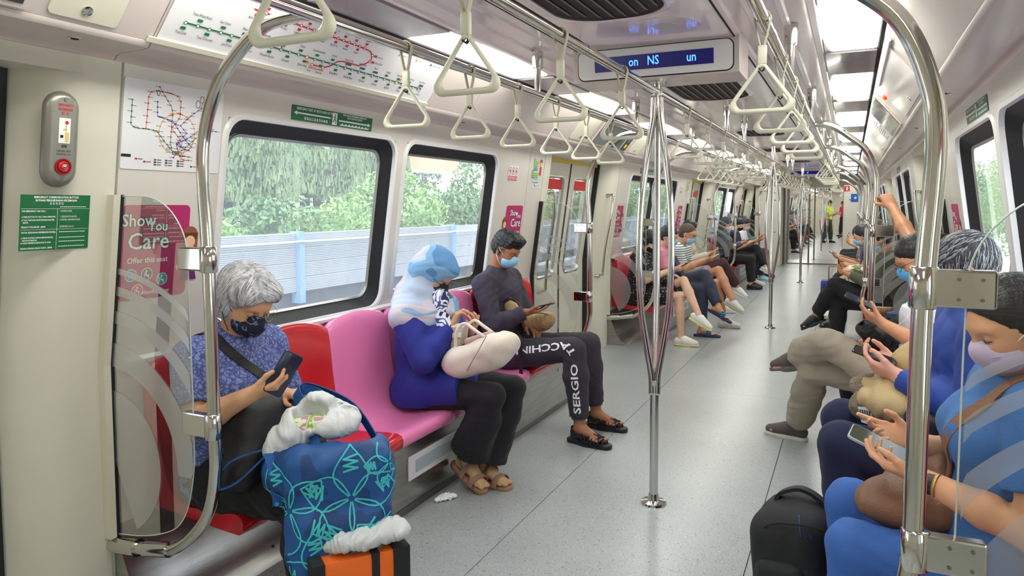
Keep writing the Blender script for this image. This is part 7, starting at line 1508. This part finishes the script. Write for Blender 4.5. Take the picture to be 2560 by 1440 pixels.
# ---------- 7 passenger reaching up to the pole
def r3b():
    sp = dict(j=J(pelvis=(1.28, 4.98, .53), neck=(1.34, 4.95, 1.04), head=(1.32, 4.93, 1.21), shL=(1.34, 4.76, 1.01), shR=(1.28, 5.10, 1.03), elL=(1.27, 4.74, .76), elR=(1.215, 5.06, 1.29), wrL=(1.06, 4.86, .72), wrR=(1.115, 5.30, 1.49),
        hipL=(1.18, 4.88, .53), hipR=(1.18, 5.08, .53), knL=(.90, 4.88, .55), knR=(.90, 5.10, .55), anL=(.93, 4.88, .10), anR=(.93, 5.10, .10)), face=(-1, .1, -.1), build=1.05, longtrs=True, toeL=(-1, 0, 0), toeR=(-1, 0, 0), handR=((-.42, .35, .84), (-.2, .9, .1), dict(curl=62, thumb=(55, 40), sc=1.05)), handL=((-.9, .1, -.2), (0, 0, -1), dict(curl=30)))
    p = Person('passenger with a bare tanned arm raised to grip the bent pole', 'passengers on the first right bench', sp, S_tan, .0055)
    p.top(T_greyt, .008, sleeve=.50, grow=.02, noise=(.007, 18, 75)); p.bottoms(T_black, .010, length=1.93, grow=.022); p.hair(H_black, .006, 'short'); p.mask(M_mblue, .006, M_mwhite); p.face(B_dark)
    for an in ((.93, 4.88, .085), (.93, 5.10, .085)): shoe(p.t, an, (-1, 0, 0), .27, M_blackp, M_blackp, .010, p.org)
r3b()
# ---------- general seated passenger
def seated(s, y, label, group, h=.009, skinm=S_mid, top=T_white, bot=T_black, shoes=M_blackp, sole=M_blackp, lean=0.0, headd=-.35, cross=None, bare=False, shorts=None, sleeve=.55, hair=(H_black, 'short'), mask=M_mblue, glasses=None, fem=False, build=1.0, phonec=True, kn=.74, tall=1.0, turn=0.0, top_n=None, hm=None, feet=True, kz=0.0, arms='phone', kx=.50, ax=.02, hs=1.0):
    X = lambda v: s*v; F = -s   # the passenger faces away from the wall, towards x = 0
    z = lambda v: v*tall
    L = -1 if s > 0 else 1       # +y is the passenger's left on the left-hand bench
    b = 1.26; hx = b-.10-lean*.5; j = J(pelvis=(X(b), y, .53), neck=(X(b-.0-lean), y, .53+z(.49)-abs(lean)*.2), head=(X(b-.055-lean*1.25), y, .53+z(.645)-abs(lean)*.3),
        shL=(X(b-.01-lean), y+L*.185*build, .53+z(.445)-abs(lean)*.2), shR=(X(b-.01-lean), y-L*.185*build, .53+z(.445)-abs(lean)*.2))
    ez = .53+z(.20)-abs(lean)*.1; j['elL'] = (X(b-.09-lean), y+L*.20, ez); j['elR'] = (X(b-.09-lean), y-L*.20, ez)
    px = b-.34-lean*.9; pz = ez+.11 if arms == 'phone' else .60
    j['wrL'] = (X(px), y+L*.055, pz-.02); j['wrR'] = (X(px), y-L*.045, pz)
    j['hipL'] = (X(b-.08), y+L*.10, .53); j['hipR'] = (X(b-.08), y-L*.10, .53)
    k_ = b-kx; j['knL'] = (X(k_), y+L*.11, .54+kz); j['knR'] = (X(k_), y-L*.11, .54+kz); j['anL'] = (X(k_-ax), y+L*.10, .10); j['anR'] = (X(k_-ax), y-L*.10, .10)
    toeL = toeR = (F, 0, 0); up = (0, 0, 1)
    sp = dict(face=(F, turn, headd), fem=fem, hs=hs, build=build, longtrs=not bare)
    if cross:   # which leg lies over the other: 'L' or 'R'
        q, o_ = cross, 'R' if cross == 'L' else 'L'; sg = L if q == 'L' else -L
        j['kn'+q] = (X(k_-.01), y-sg*.02, .70); j['an'+q] = (X(k_-.20), y-sg*.17, .37); j['kn'+o_] = (X(k_+.02), y-sg*.09, .54); j['an'+o_] = (X(k_-ax+.02), y-sg*.08, .10)
        sp['toe'+q] = (F*.85, 0.0, -.45 if q else 0); sp['toe'+o_] = (F, 0, 0); sp['toeup'+q] = (F*.4, 0, .9)
    else: sp['toeL'] = toeL; sp['toeR'] = toeR
    tl, tr_ = sp['toeL'], sp['toeR']
    sp['j'] = j; sp['handR'] = ((F*.85, L*.45, .18), (-F*.3, 0, .9), dict(curl=30, thumb=(35, 20), sc=.95)); sp['handL'] = ((F*.85, -L*.45, .15), (-F*.3, 0, .9), dict(curl=34, thumb=(35, 20), sc=.95))
    if arms == 'lap':
        sp['handR'] = ((F*.8, L*.5, -.1), (0, 0, -1), dict(curl=24, sc=.95)); sp['handL'] = ((F*.8, -L*.5, -.1), (0, 0, -1), dict(curl=24, sc=.95))
    p = Person(label, group, sp, skinm, h); off = p.org
    p.top(top, h*1.25, sleeve=sleeve, grow=.020, noise=(.006, 20, int(y*7) % 97), name='top'); p.bottoms(bot, h*1.3, length=shorts or 1.92, grow=.024 if not shorts else .032, noise=(.006, 18, int(y*5) % 91), name='trousers' if not shorts else 'shorts')
    if hair: p.hair(hair[0], h, hair[1], (.003, 70, 4) if h < .012 else None)
    if mask: p.mask(mask, h*.8, M_mwhite, pleats=h < .0065)
    if glasses: p.glasses(glasses)
    if h < .011: p.face(B_dark)
    if feet:
        for q in 'LR':
            t_ = sp['toe'+q]; shoe(p.t, np.array(j['an'+q])+np.array((0, 0, -.012)), t_, .265, shoes, sole, h*1.1, p.org, sp.get('toeup'+q, (0, 0, 1)), high=-.005)
    if phonec and arms == 'phone':
        c = (np.array(j['wrL'])+np.array(j['wrR']))/2+np.array((F*.095, 0, .045)); phone((phonec if isinstance(phonec, str) else 'phone') , c, (F*.8, 0, .5), (-F*.5, 0, .8), (24, 26, 34) if 'white' not in str(phonec) else (226, 222, 214), (150, 160, 180), emit=.3)
    return p, sp
G2 = 'passengers on the second left bench'; G3 = 'passengers on the third left bench'; GR2 = 'passengers on the second right bench'
M_wshoe = mat('white_shoe', (232, 230, 222), .6); M_gum = mat('gum_sole', (222, 208, 138), .6)
# second left bench
p, sp = seated(-1, 7.82, 'young woman in black dotted dress and black mask with crossed bare legs and white shoes', G2, .0075, S_fair, T_dots, T_dots, M_wshoe, M_gum, lean=.06, headd=-.75, cross='L', bare=True, shorts=.80, sleeve=.8, hair=(H_black, 'long'), mask=M_mblack, fem=True, build=.92, phonec='dark phone in the hands of the woman in the dotted dress', tall=.93)
p, sp = seated(-1, 8.48, 'man in pink shirt and dark denim with crossed legs and blue striped slippers', G2, .0075, S_mid, T_pink, T_denim, lean=.11, kx=.60, hs=1.06, headd=-.25, cross='L', sleeve=.75, hair=(H_black, 'short'), build=1.0, arms='lap', feet=False, turn=-.3)
ms = stripe_mat('slipper_stripes', (60, 140, 190), (20, 40, 90), 14, .5)
for q in 'LR':
    an = np.array(sp['j']['an'+q]); Rf = basis(sp['toe'+q], sp.get('toeup'+q, (0, 0, 1))); w = lambda x, y, z, an=an, Rf=Rf: an+x*Rf[0]+y*Rf[1]+z*Rf[2]
    s_ = soft('slipper', [C(w(-.05, 0, -.090), w(.17, 0, -.090), .042, .046, k=.02, clip=[(w(0, 0, -.076), Rf[2]), (w(0, 0, -.102), -Rf[2])])], .007, mat('slipper_navy', (40, 46, 80), .7), p.t, None, p.org)
    soft('slipper_band', [C(w(.08, -.03, -.055), w(.08, .03, -.055), .036, .036, k=.02, clip=[(w(.06, 0, 0), -Rf[0]), (w(.125, 0, 0), Rf[0]), (w(0, 0, -.088), -Rf[2])])], .006, ms, p.t, None, p.org)
o = (-1.04, 8.50, .78); t = thing('navy_bag', 'navy bag slung across the man in the pink shirt', 'bag', None, o); soft('body', [BX((-1.0, 8.50, .80), (.05, .12, .13), basis((1, 0, .5)), .04)], .01, T_navy, t, (.005, 16, 3), o)
p, sp = seated(-1, 9.22, 'man in striped T-shirt, sunglasses and grey shorts with one leg crossed', G2, .0075, S_tan, T_stripe, T_shorts, mat('trainer_white', (222, 220, 210), .6), mat('trainer_sole', (190, 186, 170), .6), lean=.16, kx=.64, ax=.12, hs=1.08, headd=-.30, cross='L', bare=True, shorts=.80, sleeve=.75, hair=(H_brown, 'buzz'), build=1.10, glasses=mat('glasses_black', (22, 22, 26), .3, .3), phonec='white phone in the hand of the man in the striped T-shirt', tall=1.03)
seated(-1, 10.35, 'passenger with brown trousers and hooded top at the end of the second left bench', G2, .011, S_mid, T_beige, T_maroon, M_wshoe, M_wshoe, headd=-.4, cross='R', sleeve=2, hair=(H_black, 'short'), phonec='phone held by the passenger in brown trousers')
# third left bench
seated(-1, 13.65, 'woman in dark headscarf behind the third bench glass screen', G3, .012, S_mid, T_greyt, T_black, headd=-.35, sleeve=2, hair=(mat('scarf_grey', (84, 84, 96), .9), 'long'), mask=M_mwhite, fem=True, phonec='phone of the woman in the dark headscarf')
seated(-1, 14.35, 'man in navy T-shirt and black mask with white shoes on the third left bench', G3, .011, S_fair, T_navy, T_black, M_wshoe, M_wshoe, lean=.10, headd=-.5, cross='L', mask=M_mblack, sleeve=.6, phonec='phone of the man in the navy T-shirt')
seated(-1, 15.15, 'passenger in white shirt and dark trousers on the third left bench', G3, .012, S_tan, T_white, T_navy, mat('shoe_aqua', (150, 196, 206), .6), M_wshoe, lean=.12, headd=-.35, cross=None, sleeve=.6, phonec='phone of the passenger in the white shirt')
seated(-1, 15.95, 'passenger with a teal patterned top near the end of the third left bench', G3, .013, S_tan, T_teal, T_denim, headd=-.4, sleeve=2, phonec='phone of the passenger in the teal top')
seated(-1, 19.0, 'passenger in black clothes and black shoes by the steel gangway post', 'passengers by the gangway', .014, S_tan, T_black, T_black, lean=.1, headd=-.5, cross='L', phonec=False) if False else None
# second right bench
p, sp = seated(1, 7.95, 'passenger in black cropped trousers and black clogs with crossed legs behind the bent poles', GR2, .0075, S_tan, cloth('olive', (84, 88, 66)), T_black, lean=.05, headd=-.55, cross='L', sleeve=2, hair=(H_black, 'short'), build=1.05, phonec=False, feet=True)
o = (.97, 8.02, .72); t = thing('magazine', 'white printed magazine held open above the black-trousered lap', 'magazine', None, o)
for k in (-1, 1): mk('page', MB().hexa([(-.10, .0, .10), (.06, 0, -.02), (.062, 0, -.018), (-.098, 0, .102), (-.09, k*.15, .13), (.07, k*.15, .01), (.072, k*.15, .012), (-.088, k*.15, .132)]), mat('page_blue_white', (196, 212, 232), .6), t)
o = (1.0, 8.85, .70); t = thing('shopping_bags', 'olive and white shopping bag with orange print behind the black-trousered passenger', 'bag', None, o); soft('body', [BX((1.0, 8.85, .68), (.14, .16, .14), basis((1, .2, .2)), .05), EL((.93, 8.85, .80), (.12, .14, .05), k=.03)], .012, patch_mat('bag_olive_mix', [(120, 124, 70), (222, 220, 210), (214, 120, 60)], 9, [0, .45, .62], .7, .5), t, (.01, 20, 3), o)
seated(1, 8.85, 'passenger with beige cardboard folder behind the shopping bag', GR2, .011, S_tan, cloth('tan_top', (170, 150, 118)), T_denim, headd=-.5, sleeve=.6, phonec=False, lean=.04)
seated(1, 9.75, 'woman in navy dotted top with folded bare arms on the second right bench', GR2, .011, S_mid, dots_mat('navy_dots', (44, 54, 96), (220, 220, 230), 60, .16), T_denim, headd=-.3, sleeve=.4, hair=(H_black, 'tied'), fem=True, arms='lap', lean=.16)
seated(1, 10.5, 'bent-over passenger with black hair and white shoes, last on the second right bench', GR2, .011, S_tan, T_greyt, T_black, M_wshoe, M_wshoe, lean=.16, headd=-.9, sleeve=.6, phonec='phone of the bent-over passenger')
o = (.68, 10.95, 0); t = thing('blue_suitcase', 'small royal blue ribbed suitcase standing in the aisle on the right', 'suitcase', None, o); ms = mat('suitcase_blue', (32, 50, 150), .35, coat=.3)
mk('shell', MB().rings([[(x*k, y*k, z) for x, y in rrect(.34, .24, .05, 4)] for k, z in ((.9, .05), (1, .07), (1, .44), (.92, .47))]), ms, t, smooth=True, autos=50)
for k in range(5): mk('rib', MB().box(-.13+.06*k, -.11+.06*k, -.124, -.118, .09, .43), ms, t)
for x in (-.12, .12):
    for y in (-.08, .08): mk('wheel', MB().tube([(x-.012, y, .025), (x+.012, y, .025)], .025, 12), M_blackp, t)
mk('handle', MB().tube([(-.07, 0, .46), (-.07, 0, .66), (.07, 0, .66), (.07, 0, .46)], .008, 6), mat('handle_pink', (176, 60, 80), .4), t, smooth=True)
# third right bench
for k, (y, tp, lb) in enumerate(((14.0, T_white, 'passenger in white on the third right bench'), (15.1, T_maroon, 'passenger in maroon on the third right bench'), (16.2, T_greyt, 'passenger in grey on the third right bench'))): seated(1, y, lb, 'passengers on the third right bench', .014, S_mid, tp, T_black, headd=-.4, phonec=False)
# far car
GF = 'passengers in the far car'
far = [(-1, 24.5, T_navy, 'passenger in navy with black shoes, first on the left beyond the gangway'), (-1, 25.3, T_white, 'passenger in white, second on the left beyond the gangway'), (-1, 26.1, T_beige, 'passenger in beige, third on the left beyond the gangway'), (-1, 26.9, T_redsh, 'passenger in red shirt on the left beyond the gangway'), (-1, 30.3, T_greyt, 'passenger in grey shirt far along the left'), (-1, 31.2, T_white, 'passenger in white far along the left'), (-1, 32.2, T_teal, 'passenger in teal far along the left'), (1, 24.8, T_beige, 'passenger in beige on the right beyond the gangway'), (1, 31.0, T_redsh, 'passenger in red on the far right bench'), (1, 32.4, T_white, 'passenger in white on the far right bench')]
for k, (s, y, tp, lb) in enumerate(far): seated(s, y, lb, GF, .018, (S_mid, S_tan, S_brown)[k % 3], tp, (T_black, T_denim, T_shorts)[k % 3], M_wshoe if k % 2 else M_blackp, M_wshoe, headd=-.45, cross=('L', None)[k % 2], phonec=False, bare=k % 3 == 2, shorts=.9 if k % 3 == 2 else None)
def standing(x, y, rz, label, tp, bt, h=.014):
    c, s_ = math.cos(rz), math.sin(rz); W = lambda a, b, z: (x+a*c-b*s_, y+a*s_+b*c, z); D = lambda a, b, z: (a*c-b*s_, a*s_+b*c, z)
    j = J(pelvis=W(0, 0, .93), neck=W(.02, 0, 1.45), head=W(.06, 0, 1.61), shL=W(.01, .19, 1.39), shR=W(.01, -.19, 1.39), elL=W(.04, .24, 1.10), elR=W(.06, -.24, 1.10), wrL=W(.26, .12, 1.16), wrR=W(.27, -.10, 1.18), hipL=W(0, .10, .90), hipR=W(0, -.10, .90), knL=W(.06, .13, .50), knR=W(-.02, -.12, .50), anL=W(.06, .16, .10), anR=W(-.14, -.15, .10))
    sp = dict(j=j, face=D(1, 0, -.4), longtrs=True, toeL=D(1, .1, 0), toeR=D(1, -.1, 0), handL=(D(.9, -.3, .2), (0, 0, 1), dict(curl=30)), handR=(D(.9, .3, .2), (0, 0, 1), dict(curl=30)))
    p = Person(label, 'standing passengers in the far car', sp, S_tan, h); p.top(tp, .014, sleeve=.6, grow=.03, hem=-.14); p.bottoms(bt, .014, length=1.92, grow=.035); p.hair(H_black, .014, 'short', None)
    for q in 'LR': shoe(p.t, np.array(j['an'+q])+np.array((0, 0, -.012)), sp['toe'+q], .27, M_blackp, M_blackp, .014, p.org)
standing(.02, 32.2, -.35, 'standing passenger in neon yellow shirt and dark green trousers in the far car', T_yellow, T_green)
standing(.55, 39.0, 2.6, 'distant standing passenger in red shirt in the far car', T_redsh, T_black)
# scrap of tissue on the floor
o = (-1.0, 3.05, 0); 
t = thing('tissue', 'crumpled white tissue on the floor by the sandals', 'litter', None, (-.985, 3.12, 0)); soft('tissue_sheet', [EL((-.985, 3.12, .014), (.030, .04, .011), k=.01), EL((-.955, 3.15, .013), (.022, .028, .010), k=.01), EL((-1.0, 3.085, .012), (.018, .02, .009), k=.01)], .003, K_white, t, (.006, 110, 2), (-.985, 3.12, 0))
